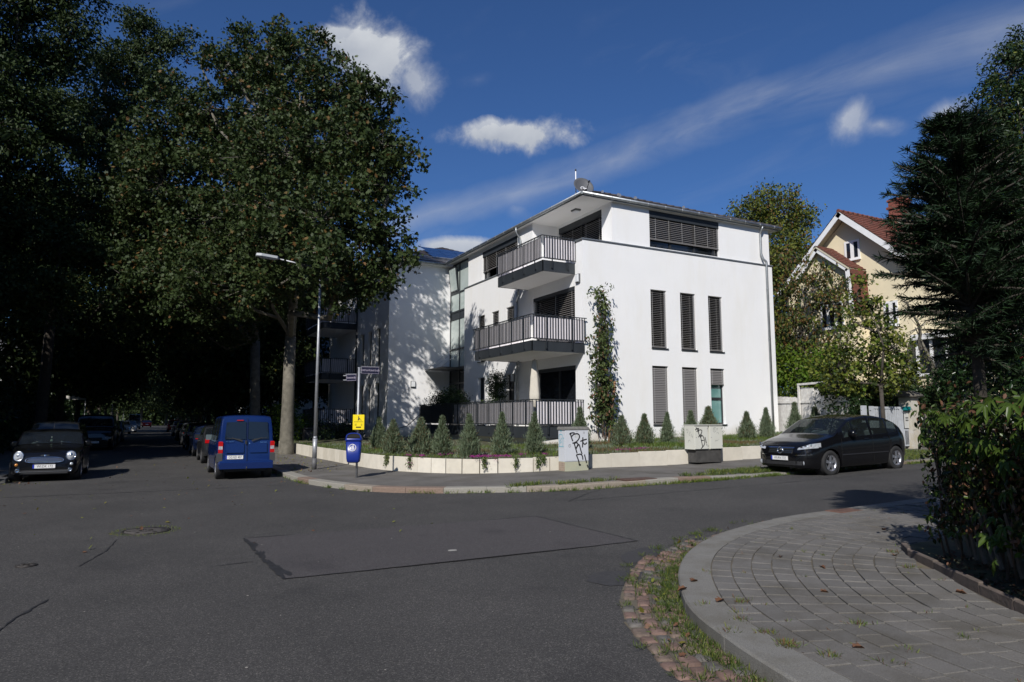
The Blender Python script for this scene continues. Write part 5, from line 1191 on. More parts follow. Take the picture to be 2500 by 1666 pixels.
# ---------------------------------------------------------------- yellow gabled house, fence, gate, far houses
M_yel=mat('yellow_render',(.68,.60,.42),rough=.92,var=.05,vscale=1.2,bump=.3,bscale=90); M_wtrim=mat('white_trim',(.72,.72,.72),rough=.7,var=.05,vscale=4)
M_rtile=mat('red_tile',(.19,.058,.035),rough=.85,col2=(.085,.035,.025),vscale=5,detail=8); M_brick=mat('brick',(.20,.065,.045),rough=.9,var=.35,vscale=14)
H=thing('yellow_house','pale yellow gabled house with red tiled roof and white bargeboards behind the trees','house',(31,19,.9),world=True)
def hp(n,m,mt,**k): return ob(n,m,mt,H,**k)
ya,za=22.04,12.05; yr,zr=18.9,9.3; yl,zl=25.9,8.7
m=MB()
def gable(m,x,P,holes=()):
    m.face([(x,y,z) for y,z in P])
# main wall with window holes: lower rectangle + triangle
wallgrid(m,'x',31,18.95,25.8,.7,8.9,[(17.0,17.1,1,2)] if False else [(22.9,24.3,6.2,7.6)],.15)
m.face([(31,25.8,8.9),(31,18.95,8.9),(31,18.95,9.2),(31,ya,za-.12),(31,25.8,8.9)][:4]) 
m.face([(31,18.95,.7),(43,18.95,.7),(43,18.95,9.2),(31,18.95,9.2)]); m.face([(31,25.8,.7),(31,25.8,8.9),(43,25.8,8.9),(43,25.8,.7)]); hp('wall',m,M_yel)
# roof slabs with tile courses
def slab(name,pts,th=.12):
    P=[Vector(p) for p in pts]; n=(P[1]-P[0]).cross(P[3]-P[0]).normalized(); n=n if n.z>0 else -n
    m=MB(); Q=[p-n*th for p in P]; m.face(P); m.face(Q[::-1])
    for i in range(4): j=(i+1)%4; m.face([P[i],Q[i],Q[j],P[j]])
    return hp(name,m,mat('roof_underside',(.55,.5,.38)))
r1=slab('roof',[(30.45,yr-.35,zr-.25),(43.5,yr-.35,zr-.25),(43.5,ya,za+.14),(30.45,ya,za+.14)]); sub('tile_field',tiles([(30.4,yr-.38,zr-.22),(43.5,yr-.38,zr-.22),(43.5,ya,za+.17),(30.4,ya,za+.17)],.28,.20,m=M_rtile),M_rtile,r1,kind='stuff')
r1=slab('roof',[(43.5,yl+.2,zl-.1),(30.45,yl+.2,zl-.1),(30.45,ya,za+.14),(43.5,ya,za+.14)]); sub('tile_field',tiles([(43.5,yl+.2,zl-.07),(30.4,yl+.2,zl-.07),(30.4,ya,za+.17),(43.5,ya,za+.17)],.28,.20,m=M_rtile),M_rtile,r1,kind='stuff')
for k in range(34):
    q=MB(); q.tube([(30.4+k*.38,ya,za+.17),(30.4+k*.38+.4,ya,za+.155)],[.10,.085],7); hp('ridge_tile',q,M_rtile)
def board(x,a,b,w=.26,t=.05,name='bargeboard'):
    a=Vector((x,*a));b=Vector((x,*b)); d=(b-a).normalized(); up=Vector((1,0,0)).cross(d); up=up if up.z>0 else -up
    m=MB(); m.box(0,(b-a).length,-w,0,-t/2,t/2,frameM(a,d,up)); return hp(name,m,M_wtrim)
board(30.42,(yr-.38,zr-.24),(ya,za+.12)); board(30.42,(yl+.2,zl-.1),(ya,za+.12))
def hwin(x,y0,y1,z0,z1,bars=1):
    q=MB(); f=.10
    q.box(x-.05,x+.02,y0,y1,z0,z0+f);q.box(x-.05,x+.02,y0,y1,z1-f,z1);q.box(x-.05,x+.02,y0,y0+f,z0+f,z1-f);q.box(x-.05,x+.02,y1-f,y1,z0+f,z1-f)
    for k in range(bars): yy=y0+(y1-y0)*(k+1)/(bars+1); q.box(x-.048,x+.02,yy-.09,yy+.09,z0+f,z1-f)
    w=hp('window',q,M_wtrim); E=[y0+f]
    for k in range(bars): yy=y0+(y1-y0)*(k+1)/(bars+1); E+=[yy-.09,yy+.09]
    E+=[y1-f]
    for i in range(0,len(E),2): q=MB(); q.box(x-.02,x-.01,E[i],E[i+1],z0+f,z1-f); sub('pane',q,M_pane,w)
    q=MB(); q.box(x-.12,x+.0,y0-.03,y1+.03,z0-.05,z0-.002); sub('sill',q,M_wtrim,w)
hwin(31,21.36,22.2,9.68,10.68); hwin(31,22.9,24.3,6.2,7.6,2); hwin(31,19.6,20.3,6.1,7.3,1)
# front bay with its own gable, tile-hung at the side
xb=30.0; P=[(21.25,1.2),(21.25,7.2),(21.35,9.0),(22.95,10.3),(24.2,9.0),(24.2,1.2)]
m=MB(); m.face([(xb,y,z) for y,z in P[::-1]]); m.face([(xb,21.25,1.2),(31,21.25,1.2),(31,21.25,9.0),(xb,21.25,9.0)]); m.face([(xb,24.2,1.2),(xb,24.2,9),(31,24.2,9),(31,24.2,1.2)]); hp('bay_wall',m,M_yel)
for a,b in (((21.15,9.02),(22.95,10.45)),((24.35,8.9),(22.95,10.45)),((21.0,6.9),(21.15,9.02))): board(xb-.25,a,b,.2)
for a,b in (((xb-.3,21.1,9.0),(xb-.3,22.95,10.5)),((xb-.3,24.4,8.9),(xb-.3,22.95,10.5))):
    x2=31.0; l=[a,(x2,a[1],a[2]),(x2,b[1],b[2]),b]; rb=slab('bay_roof',l if a[1]<22 else l[::-1],.07); sub('tile_field',tiles([Vector(p)+Vector((0,0,.03)) for p in (l if a[1]<22 else [l[1],l[0],l[3],l[2]])],.22,.16,m=M_rtile),M_rtile,rb,kind='stuff')
q=MB(); rr=random.Random(2)
for r_ in range(14):
    for c_ in range(6):
        z=6.9+r_*.155; x=xb-.2+c_*.2+(r_%2)*.1; y=21.02+(z-6.9)/2.1*.12; q.box(x,x+.19,y-.03+rr.uniform(0,.01),y,z,z+.17)
hp('hung_tiles',q,M_rtile,kind='stuff')
hwin(xb-.03,21.7,23.0,6.2,7.5,2)
# chimney, bay window low at the right, balcony rail
ch=MB(); ch.box(33.4,34.2,20.6,21.3,10.4,12.9); c_=hp('chimney',ch,M_brick); q=MB(); q.box(33.32,34.28,20.52,21.38,12.5,12.62); q.box(33.35,34.25,20.55,21.35,12.9,13.0); sub('chimney_band',q,M_brick,c_,kind='stuff')
q=MB(); 
P=[(31,18.9),(30.2,18.4),(30.1,17.0),(30.2,15.8),(31,15.3)]; q.prism([(43,18.94),(31,18.9)]+P[1:4]+[(31,15.3),(43,15.3)],.7,3.7); hp('wall',q,M_yel)
q=MB(); q.prism([(31.2,18.92),(30.25,18.35),(30.15,17.0),(30.25,15.9),(31.2,15.35)],3.7,5.2); bw=hp('bay_window',q,M_pane)
q=MB()
for (x,y) in ((30.25,18.35),(30.2,17.7),(30.15,17.0),(30.2,16.4),(30.25,15.9)): q.box(x-.07,x+.03,y-.06,y+.06,3.72,5.2)
sub('mullions',q,M_wtrim,bw,kind='stuff'); q=MB(); q.prism([(31.2,18.98),(30.1,18.45),(30.0,17.0),(30.1,15.8),(31.2,15.2)],3.58,3.70); sub('sill',q,M_wtrim,bw); q=MB(); q.prism([(43,19.1),(31.0,19.1),(30.0,18.5),(29.9,17.0),(30.0,15.7),(31.2,15.0),(43,15.0)],5.2,5.45); sub('cornice',q,M_wtrim,bw)
# white boundary fence, boards one by one
F=thing('board_fence','weathered white wooden board fence running back beside the white apartment block','fence',(24.3,21.2,.95),world=True)
A=Vector((24.65,21.7,0));Bb=Vector((22.95,16.6,0)); d=(Bb-A).normalized(); n=d.cross(Vector((0,0,1))); ln=(Bb-A).length; nb=48; rr=random.Random(6)
M_fw=mat('weathered_white',(.70,.69,.66),rough=.9,col2=(.50,.48,.45),vscale=7,detail=8)
for k in range(nb):
    t=k/nb; zt=2.72-.3*t
    if .41<t<.62: zt+=.42
    elif .62<=t<.95: zt+=max(.14,.42-(t-.62)*4)
    zt+=rr.uniform(-.012,.012); m=MB(); m.box(k*ln/nb+.006,(k+1)*ln/nb-.004,-.012+rr.uniform(-.003,.003),.008,.62,zt,frameM(A,d,Vector((-d.y,d.x,0)))); ob('board',m,M_fw,F)
for z0,z1 in ((2.40,2.50),(1.0,1.1)):
    m=MB(); m.box(0,ln,.012,.05,0,1,frameM(A,d,Vector((-d.y,d.x,0)))@Matrix.Translation((0,0,0))@Matrix(((1,0,0,0),(0,1,0,0),((-.06/ln),0,(z1-z0),z0),(0,0,0,1)))); ob('rail',m,M_fw,F)
    m=MB(); m.box(0,ln,-.05,-.014,0,1,frameM(A,d,Vector((-d.y,d.x,0)))@Matrix(((1,0,0,0),(0,1,0,0),((-.06/ln),0,(z1-z0),z0),(0,0,0,1)))); ob('rail',m,M_fw,F)
for t in (.42,.60,.99): m=MB(); m.box(t*ln-.06,t*ln+.06,-.09,-.05,.6,3.12 if t<.5 else (2.9 if t<.7 else 2.5),frameM(A,d,Vector((-d.y,d.x,0)))); ob('post',m,M_fw,F)
m=MB(); m.box(.41*ln,.93*ln,-.1,.03,3.1,3.18,frameM(A,d,Vector((-d.y,d.x,0)))); ob('top_beam',m,M_fw,F)
# garden gate, letter box panel, pillar
M_gate=mat('gate_grey',(.42,.44,.47),rough=.7,var=.12,vscale=6)
G_=thing('garden_gate','pale grey wooden slatted garden gate beside the cream stone pillar','gate',(24.3,16.05,.62))
def gb(n,x0,x1,z0,z1,y0=-.03,y1=.03,mt=M_gate,**k): m=MB(); m.box(x0,x1,y0,y1,z0,z1); return ob(n,m,mt,G_,loc=(0,0,0),**k)
gb('post',-1.42,-1.27,0,1.58,-.07,.07); gb('post',-.98,-.83,0,1.56,-.05,.05); gb('post',.70,.88,0,1.55,-.05,.05); gb('top_rail',-.83,.70,1.47,1.55); gb('bottom_rail',-.83,.70,.12,.22)
for k in range(13): gb('slat',-.76+k*.112,-.70+k*.112,.22,1.47,-.015,.015)
gb('intercom_panel',.92,1.14,.75,1.38,-.09,-.05,mat('panel_pale',(.50,.50,.48),rough=.6))
for i in range(3):
    for j in range(2): gb('name_tag',.95+i*.06,.99+i*.06,1.02+j*.09,1.07+j*.09,-.096,-.091,M_plas)
gb('newspaper_tube',.86,1.14,1.42,1.56,-.2,.1,mat('teal_plastic',(.0,.16,.17),rough=.35))
gb('side_panel',.90,1.16,.08,.72,-.05,-.02)
for k in range(3): gb('slot',.94+k*.075,.98+k*.075,.14,.66,-.056,-.0505,M_plas)
Pp=thing('gate_pillar','weathered cream stone gate pillar with a broad mossy cap','gate pillar',(25.72,16.1,.6))
M_st=mat('pillar_stone',(.42,.37,.27),rough=.95,col2=(.50,.48,.45),vscale=3,bump=.5,bscale=25)
m=MB(); m.bev(-.24,.24,-.24,.24,-.1,1.93,.01); ob('shaft',m,M_st,Pp,loc=(0,0,0))
m=MB(); loftrings(m,[[(-a,-a,z),(a,-a,z),(a,a,z),(-a,a,z)] for a,z in ((.36,1.932),(.38,2.0),(.34,2.06),(.16,2.18),(.02,2.22))],Matrix.Identity(4)); ob('cap',m,mat('mossy_stone',(.16,.145,.125),rough=.95,col2=(.09,.085,.07),vscale=9,bump=.8,bscale=20),Pp,loc=(0,0,0))
# pieces of far houses seen between the trees
def farhouse(name,label,x0,x1,y0,y1,h,rh,wallm,roofm,wins,cat='house'):
    t=thing(name,label,cat,(x0,y0,g(x0)),world=True); z0=g(x0)
    m=MB(); m.box(x0,x1,y0,y1,z0,z0+h); ob('wall',m,wallm,t)
    m=MB(); a=.4; xm=(x0+x1)/2; A=[(x0-a,y0-a,z0+h),(x1+a,y0-a,z0+h),(x1+a,y1+a,z0+h),(x0-a,y1+a,z0+h)]; r0=(xm,y0+1.5,z0+h+rh); r1_=(xm,y1-1.5,z0+h+rh)
    m.face([A[0],A[1],r0]); m.face([A[1],A[2],r1_,r0]); m.face([A[2],A[3],r1_]); m.face([A[3],A[0],r0,r1_]); m.face(A[::-1]); ob('roof',m,roofm,t)
    for (ax,c,a0,a1,zz0,zz1) in wins:
        q=MB(); 
        if ax=='y': q.box(a0,a1,c-.06,c-.005,zz0,zz1)
        elif ax=='x': q.box(c-.06,c-.005,a0,a1,zz0,zz1)
        else: q.box(c+.005,c+.06,a0,a1,zz0,zz1)
        w=ob('window',q,M_wtrim,t); q=MB(); e=.1
        if ax=='y': q.box(a0+e,a1-e,c-.07,c-.061,zz0+e,zz1-e)
        elif ax=='x': q.box(c-.07,c-.061,a0+e,a1-e,zz0+e,zz1-e)
        else: q.box(c+.061,c+.07,a0+e,a1-e,zz0+e,zz1-e)
        sub('pane',q,M_pane,w)
    return t
M_pw=mat('far_wall_pale',(.55,.54,.50),rough=.9,var=.06); M_gr=mat('far_roof_grey',(.14,.14,.15),rough=.8,var=.2)
farhouse('house','pale house with a grey roof glimpsed between the balconies of the rear wing',10.5,22,57,70,6.8,3.2,M_pw,M_gr,[('x',10.5,58+k*3,59.2+k*3,z,z+1.5) for k in range(4) for z in (1.2,4.2)]+[('y',57,11.5+k*3,12.8+k*3,z,z+1.5) for k in range(3) for z in (1.2,4.2)])
farhouse('house','white villa half hidden by trunks on the right of the shaded street',9.5,20,80,92,7.5,3,M_pw,mat('far_roof_red',(.16,.07,.05),rough=.85,var=.2),[('x',9.5,81+k*3,82.3+k*3,z,z+1.6) for k in range(4) for z in (1.2,4.4)])
farhouse('house','dim grey house wall showing at the left edge behind the small black car',-22,-11.5,33,47,7.2,3.5,mat('far_wall_grey',(.12,.12,.13),rough=.9),M_gr,[('X',-11.5,34+k*3,35.2+k*3,z,z+1.5) for k in range(4) for z in (1.2,4.2)]+[('y',33,-20+k*3,-18.8+k*3,z,z+1.5) for k in range(3) for z in (1.2,4.2)])
farhouse('house','pale house far down the left side of the street among the trees',-19,-10,86,100,7.5,3.5,M_pw,M_gr,[('X',-10,87+k*3,88.3+k*3,z,z+1.5) for k in range(4) for z in (1.2,4.4)])
t=thing('brick_gatepost','reddish brick gatepost with a pale ball beyond the blue van','gate pillar',(6.55,49,.15)); m=MB(); m.bev(-.35,.35,-.35,.35,0,1.75,.02); ob('shaft',m,M_brick,t,loc=(0,0,0)); m=MB(); m.lathe([(.001,1.74),(.12,1.76),(.17,1.9),(.12,2.04),(.001,2.08)],14); ob('ball',m,M_pw,t,loc=(0,0,0))
t=thing('street_name_sign','small pale sign on a thin post in the dark trees on the left','sign',(-4.4,63,.1)); m=MB(); m.tube([(0,0,0),(0,0,3.4)],.04,6); ob('post',m,M_galv,t,loc=(0,0,0)); m=MB(); m.box(-1.3,0,-.02,.02,3.1,3.4); ob('plate',m,M_pw,t,loc=(0,0,0))
# wheelie bins beside the rear wing
for i,(x,y) in enumerate(((7.6,37.5),(8.3,37.8))):
    t=thing('wheelie_bin',['dark wheelie bin behind the lamp post, nearer the plane tree','dark wheelie bin behind the lamp post, nearer the white wall'][i],'wheelie bin',(x,y,.18),group='wheelie bins beside the rear wing'); m=MB(); loftrings(m,[rsec(.24,.28,0),rsec(.29,.34,1.0)],Matrix.Identity(4)); ob('body',m,M_plas,t,loc=(0,0,0)); m=MB(); loftrings(m,[rsec(.31,.37,1.0),rsec(.29,.34,1.07)],Matrix.Identity(4)); ob('lid',m,M_plas,t,loc=(0,0,0))
# ---------------------------------------------------------------- vegetation
rng=np.random.default_rng(12)
SH={'rhomb':(np.array([(0,0,0),(.5,.28,.06),(1,0,-.05),(.5,-.28,.06)]),[(0,1,2,3)]),
    'blade':(np.array([(0,-.06,0),(0,.06,0),(.6,.05,.03),(1,0,0),(.6,-.05,.03)]),[(0,1,2,3,4)]),
    'lobed':(np.array([(0,0,0),(.12,.32,.03),(.48,.24,.02),(.55,.52,.0),(.68,.16,.03),(1,0,-.06),(.68,-.16,.03),(.55,-.52,0),(.48,-.24,.02),(.12,-.32,.03)]),[(0,1,2,4,5),(0,5,6,8,9),(2,3,4),(6,7,8)]),
    'oval':(np.array([(0,0,0),(.25,.2,.04),(.65,.22,.04),(1,0,-.08),(.65,-.22,.04),(.25,-.2,.04)]),[(0,1,2,3),(0,3,4,5)]),
    'palm':None}
def palm():
    V=[];Fc=[]
    for k,a in enumerate((-75,-38,0,38,75)):
        l=1-.18*abs(a)/75; c,s=math.cos(R(a)),math.sin(R(a)); n=len(V)
        for (x,y,z) in ((.08,0,0),(.38*l,.16*l,.05),(.75*l,.13*l,-.02),(1.0*l,0,-.16),(.75*l,-.13*l,-.02),(.38*l,-.16*l,.05)): V.append((x*c-y*s,x*s+y*c,z))
        Fc+=[(n,n+1,n+2,n+3),(n,n+3,n+4,n+5)]
    return np.array(V),Fc
SH['palm']=palm()
def leaf_mesh(name,C,size,shape='rhomb',A=None,nup=.5,droop=.15,weights=None,mats=(),smooth=False,jit=.25):
    C=np.asarray(C,float); n=len(C); T,Fc=SH[shape]
    a=rng.normal(size=(n,3)) if A is None else np.asarray(A,float)+rng.normal(size=(n,3))*jit
    if A is None: a[:,2]-=droop*2
    a/=np.linalg.norm(a,axis=1,keepdims=True)
    nn_=rng.normal(size=(n,3)); nn_[:,2]+=nup*2; b=np.cross(nn_,a); b/=np.linalg.norm(b,axis=1,keepdims=True)+1e-9; c=np.cross(a,b)
    s=(np.asarray(size)*rng.uniform(.65,1.25,n)) if np.ndim(size)==0 else np.asarray(size)
    V=C[:,None,:]+s[:,None,None]*(T[None,:,0:1]*a[:,None]+T[None,:,1:2]*b[:,None]+T[None,:,2:3]*c[:,None])
    k=len(T); V=V.reshape(-1,3); base=(np.arange(n)*k)
    ls=np.array([len(f) for f in Fc]); flat=np.concatenate([np.array(f) for f in Fc])
    loops=(base[:,None]+flat[None]).ravel(); starts1=np.concatenate([[0],np.cumsum(ls)[:-1]]); L_=len(flat)
    starts=((np.arange(n)*L_)[:,None]+starts1[None]).ravel(); tot=np.tile(ls,n)
    me=bpy.data.meshes.new(name); me.vertices.add(len(V)); me.vertices.foreach_set('co',V.ravel()); me.loops.add(len(loops)); me.loops.foreach_set('vertex_index',loops.astype(np.int32))
    me.polygons.add(len(starts)); me.polygons.foreach_set('loop_start',starts.astype(np.int32)); me.polygons.foreach_set('loop_total',tot.astype(np.int32))
    w=np.array(weights if weights is not None else [1]+[0]*(len(mats)-1),float); mi=np.repeat(rng.choice(len(w),size=n,p=w/w.sum()),len(Fc)); me.polygons.foreach_set('material_index',mi.astype(np.int32))
    me.update(calc_edges=True); 
    for m in mats: me.materials.append(m)
    return me
Lg=leafmat('leaf_plane',(.026,.046,.012),(.052,.074,.020),.2,scale=1.0); Lg2=leafmat('leaf_deep',(.018,.034,.010),(.038,.060,.016),.2,scale=1.2); Lo=leafmat('leaf_autumn',(.16,.075,.022),(.11,.085,.03),.25); Ly=leafmat('leaf_yellow',(.25,.20,.03),(.16,.16,.03),.35)
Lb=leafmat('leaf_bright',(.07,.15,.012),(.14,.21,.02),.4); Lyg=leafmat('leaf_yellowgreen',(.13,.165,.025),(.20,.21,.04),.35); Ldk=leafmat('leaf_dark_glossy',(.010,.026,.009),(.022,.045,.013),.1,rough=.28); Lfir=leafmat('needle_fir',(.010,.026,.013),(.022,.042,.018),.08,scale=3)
Ljn=leafmat('juniper',(.11,.15,.085),(.19,.235,.15),.2,scale=5); Ljb=leafmat('juniper_brown',(.13,.085,.04),(.09,.07,.035),.1,scale=6); Lbr=leafmat('leaf_brown',(.10,.05,.03),(.16,.08,.045),.15,scale=6)
M_bark=mat('bark_plane',(.17,.155,.125),rough=.9,col2=(.075,.07,.055),vscale=3.5,bump=.8,bscale=14,detail=9); M_barkd=mat('bark_dark',(.05,.042,.034),rough=.95,var=.3,vscale=8,bump=.8,bscale=20)
def clusters(blobs,per,shell=.55,flat=.85):
    out=[]
    for x,y,z,r in blobs:
        n=max(3,int(per*r*r)); d=rng.normal(size=(n,3)); d/=np.linalg.norm(d,axis=1,keepdims=True); rad=r*rng.uniform(shell,1.05,n)**.8*(1+.32*(rng.random(n)>.82)*rng.random(n)); d[:,2]*=flat; out.append(np.array([x,y,z])+d*rad[:,None])
    return np.vstack(out)
def spray(Cc,m,sig):
    n=len(Cc); return (Cc[:,None,:]+rng.normal(size=(n,m,3))*np.array([sig,sig,sig*.75])).reshape(-1,3)
def tree(name,label,cat,base,blobs,per,m,sig,size,shape,mats,w,trunk,hub,bark=None,group=None,twig=True,cat2=None,droop=.15,limbs=None,shell=.55):
    bx_,by_,bz_=base; t=thing(name,label,cat,base,0,group); O=np.array(base)
    bl=[(x-bx_,y-by_,z-bz_,r) for x,y,z,r in blobs]; Cc=clusters(bl,per,shell); Lf=spray(Cc,m,sig)
    me=leaf_mesh('crown',Lf,size,shape,mats=mats,weights=w,droop=droop); o=ob('crown',me,None,t,loc=(0,0,0)); 
    mb=MB(); r0=trunk
    top=Vector((np.mean([b[0] for b in bl])*.5,np.mean([b[1] for b in bl])*.5,max(b[2] for b in bl)*.82)); hubv=Vector((top.x*hub/max(top.z,1)*.25,top.y*hub/max(top.z,1)*.25,hub))
    mb.tube([(0,0,-.1),(0,0,.15),(hubv.x*.3,hubv.y*.3,hub*.4),hubv],[r0*1.45,r0*1.12,r0*.95,r0*.85],14)
    mb.tube([hubv,hubv.lerp(top,.5)+Vector((.2,-.2,0)),top],[r0*.8,r0*.45,r0*.1],8)
    stem=[hubv.lerp(top,f) for f in (0,.22,.45,.7)]; nodes=[(p,-1) for p in stem]; par=[-1,0,1,2]; order=sorted(range(len(bl)),key=lambda i:(Vector(bl[i][:3])-hubv).length); idx={}
    for i in order:
        p=Vector(bl[i][:3]); best=min(range(len(nodes)),key=lambda k:(nodes[k][0]-p).length*(1.0 if nodes[k][0].z<p.z-.15*(nodes[k][0]-p).length else 1.7)+.30*(nodes[k][0]-hubv).length); nodes.append((p,i)); par.append(best)
    wt=[1.0]*len(nodes)
    for k in range(len(nodes)-1,0,-1): wt[par[k]]+=wt[k]
    for k in range(4,len(nodes)):
        s=nodes[par[k]][0]; p=nodes[k][0]; ra=r0*.80*math.sqrt(wt[k]/wt[0])+.018; rb=ra*.78; l_=(p-s).length; n1=Vector((rng.normal(),rng.normal(),rng.normal()))*.06*l_
        mb.tube([s,s.lerp(p,.33)+Vector((0,0,-.07*l_))+n1,s.lerp(p,.7)+Vector((0,0,-.04*l_))-n1*.6,p],[ra,ra*.92,ra*.85,rb],6,cap=False)
    if twig:
        k=0
        for i,(x,y,z,r) in enumerate(bl):
            n=max(3,int(per*r*r))
            for c in Cc[k:k+n:2]: mb.tube([(x,y,z-.1),tuple((np.array([x,y,z])+c)/2+np.array([0,0,-.05])),tuple(c)],[.022,.014,.006],3,cap=False)
            k+=n
    ob('trunk',mb,bark or M_bark,t,loc=(0,0,0)); return t
T1=[(2.3,31.6,17.5,1.6),(3.9,31.9,18.2,1.8),(5.2,30.1,17.9,1.8),(6.4,28.3,16.1,1.8),(7.5,27.7,15.2,1.6),(8.2,27.3,13.4,1.5),(8.4,27.2,11.7,1.3),(8.2,26.8,9.6,1.4),(8.4,26.7,8.2,1.1),(4.6,24.2,8.0,1.2),(3.5,25.6,8.4,1.2),(5.9,24.8,8.3,1.1),(4.4,21.9,7.3,.55),(5.0,22.8,7.5,.7),(9.2,26.2,8.3,.5),(7.9,27.5,7.4,1.2),(6.7,28.1,7.5,1.6),(5.3,27.8,7.7,1.7),(4.3,30.5,8.5,1.8),(3.3,32.2,10.8,1.9),(4.2,28.3,10.2,2.0),(5.8,27.5,9.9,2.0),(7.6,28.8,11.8,1.8),(3.2,32.2,13.4,2),(4.5,29.3,13.0,2.2),(6.1,28.5,13.4,2.2),(7.6,29.3,14.2,1.8),(1.8,34.1,16.4,1.8),(3.7,30.8,15.4,2),(5.4,29.9,15.6,2),(7.2,30.1,15.7,1.8),(2.0,32.9,8.4,1.6),(4.2,35.1,18.5,2),(6.3,34.0,13.4,2.3),(4.6,36.0,10.6,2.2),(1.4,34.3,19.4,.7),(3.0,32.4,19.4,.8),(4.4,31.6,19.5,.8),(5.8,29.7,18.7,.7)]
T1=[((x*.87,y*.87,1.72+(z-1.72)*.87,r*.9) if x-y>-21.9 and z<19 and not (x<6.2 and y<26) else (x,y,z,r)) for x,y,z,r in [(x,y,z,r*(.84 if z>15 else 1)) for x,y,z,r in T1]]+[(4.1,20.7,6.3,.5),(3.75,20.8,6.35,.4),(4.6,20.9,6.7,.6),(4.75,21.0,6.0,.4),(3.2,30.3,7.2,1.4),(1.8,31,7.8,1.4),(3.9,28.6,7.0,1.1)]
tree('plane_tree','large plane tree with pale flaking trunk between the blue van and the lamp post','tree',(5.44,31.5,.17),T1,24,38,.185,.165,'lobed',[Lg,Lg2,Lo],[.58,.37,.05],.28,5.2,shell=.3)
T2=[(.4,45.1,20.0,2.4),(2.2,44.1,17.9,2.5),(.2,45.2,15.9,2.6),(2.6,43.9,13.8,2.6),(.9,44.8,11.1,2.5),(3.7,43.3,9.5,2.0),(-1.6,48.4,13.8,2.6),(4.4,45.2,19.0,2.6),(1.4,42.3,8.4,1.8),(-1.3,43.7,9.6,2.0),(-1.2,47.0,18.0,2.3),(6.0,42.1,8.5,1.4),(2.5,41,7.0,1.8),(0,42,7.4,2),(4,40,6.9,1.3),(6.5,44,14,2.5),(6.8,42,11,2),(5.5,46,16,2.5)]
T2=[(x*.80,y*.80,1.72+(z-1.72)*.80,r*.85) for x,y,z,r in T2[:12]]+T2[12:]+[(-1.4,37.5,9.5,1.6),(-1.0,37,12.5,1.8),(-.4,36.5,7.2,1.3),(1.2,36,8.6,1.7)]
tree('plane_tree','plane tree with a pale upright trunk rising directly behind the blue van','tree',(5.4,41.5,.17),T2,18,42,.26,.18,'lobed',[Lg2,Lg,Lo],[.50,.45,.05],.30,6.0,shell=.25)
TA=[(-1.5,43.8,24.8,1.3),(-.3,43.1,23.4,1.2),(-2.0,44.1,22.9,1.6),(-3.5,43.7,21.8,1.6),(-1.0,43.5,21.0,1.8),(-2.7,43.3,19.2,2.0),(.3,42.8,21.0,1.2),(-3.8,42.7,16.7,2.0),(-1.9,42.9,16.6,2.2),(-3.0,42.3,13.8,2.2),(-.9,43.5,13.7,2.2),(-2.2,41.9,11.1,2.0),(-3.8,42.8,11.1,1.8),(.7,42.6,24.0,.6),(-5.1,44.6,19.7,1.6),(-5.5,44,13,2.2)]
tree('tall_tree','tall dark upright tree with a spiky top left of the big plane tree','tree',(-5.0,43.5,.12),TA,28,40,.24,.19,'oval',[Lg2,Lg],[.8,.2],.28,6.5,bark=M_barkd,shell=.2)
TB=[(-6.1,37.2,21.2,1.8),(-4.5,36.3,21.9,1.8),(-7.1,37.7,24.5,2),(-5.3,36.7,25.0,2),(-3.9,36.0,19.9,1.0),(-6.3,37.3,18.4,1.9),(-4.8,37.6,18.8,1.7),(-5.7,37.0,15.7,1.9),(-6.6,36.3,16.4,1.8),(-4.6,37.5,15.3,1.7),(-5.8,35.9,12.8,1.9),(-4.6,36.4,12.2,1.8),(-5.3,35.6,10.1,1.8),(-3.9,36.0,9.5,1.6),(-7.2,35.5,14.0,2),(-7.7,35.8,19.9,2),(-6.9,35.4,10.2,2),(-5.5,34.6,7.5,1.5),(-4.1,35.0,7.0,1.6),(-8.5,35,8,2),(-9,36,17,2.3),(-9,36,22,2.3),(-9.2,35,12,2.2)]
tree('tall_tree','tall dark tree filling the top left corner of the picture','tree',(-6.3,36.5,.12),TB,26,40,.24,.19,'oval',[Lg2,Lg],[.85,.15],.3,6,bark=M_barkd,shell=.2)
# prototype of the further street trees
def blobs_round(cx,cy,z0,z1,rad,n,r):
    out=[]
    for i in range(n):
        t=rng.uniform(0,2*math.pi); h=rng.uniform(0,1); rr_=rad*math.sqrt(max(.05,1-(2*h-1)**2))*rng.uniform(.5,1); out.append((cx+rr_*math.cos(t),cy+rr_*math.sin(t),z0+(z1-z0)*h,r*rng.uniform(.8,1.2)))
    return out
G1='street trees along the right kerb'; G2='street trees along the left kerb'
labR='street tree in the receding right-hand row under the dark canopy'; labL='street tree in the receding left-hand row under the dark canopy'
P1=tree('street_tree','forked dark street tree leaning between the parked cars and the second plane tree','tree',(5.2,52.5,.17),blobs_round(4.6,52.0,4.6,16,4.8,24,2.1),6,42,.5,.36,'oval',[Lg2,Lg,Lo],[.65,.32,.03],.24,4.6,bark=M_barkd,twig=False)
P2=tree('street_tree',labL,'tree',(-5.2,54,.12),blobs_round(-4.4,54,3.8,16,5.0,24,2.1),6,42,.5,.36,'oval',[Lg2,Lg,Ly],[.7,.28,.02],.24,4.0,bark=M_barkd,group=G2,twig=False)
rr=random.Random(9)
for y,o_ in zip((63.5,75,88,101,116,134,155),('fourth','fifth','sixth','seventh','eighth','ninth','last')): dup(P1,(5.2+rr.uniform(-.2,.2),y,.17),rr.uniform(0,6),o_+' tree of the right-hand kerb row, counting from the blue van',G1,rr.uniform(.85,1.05))
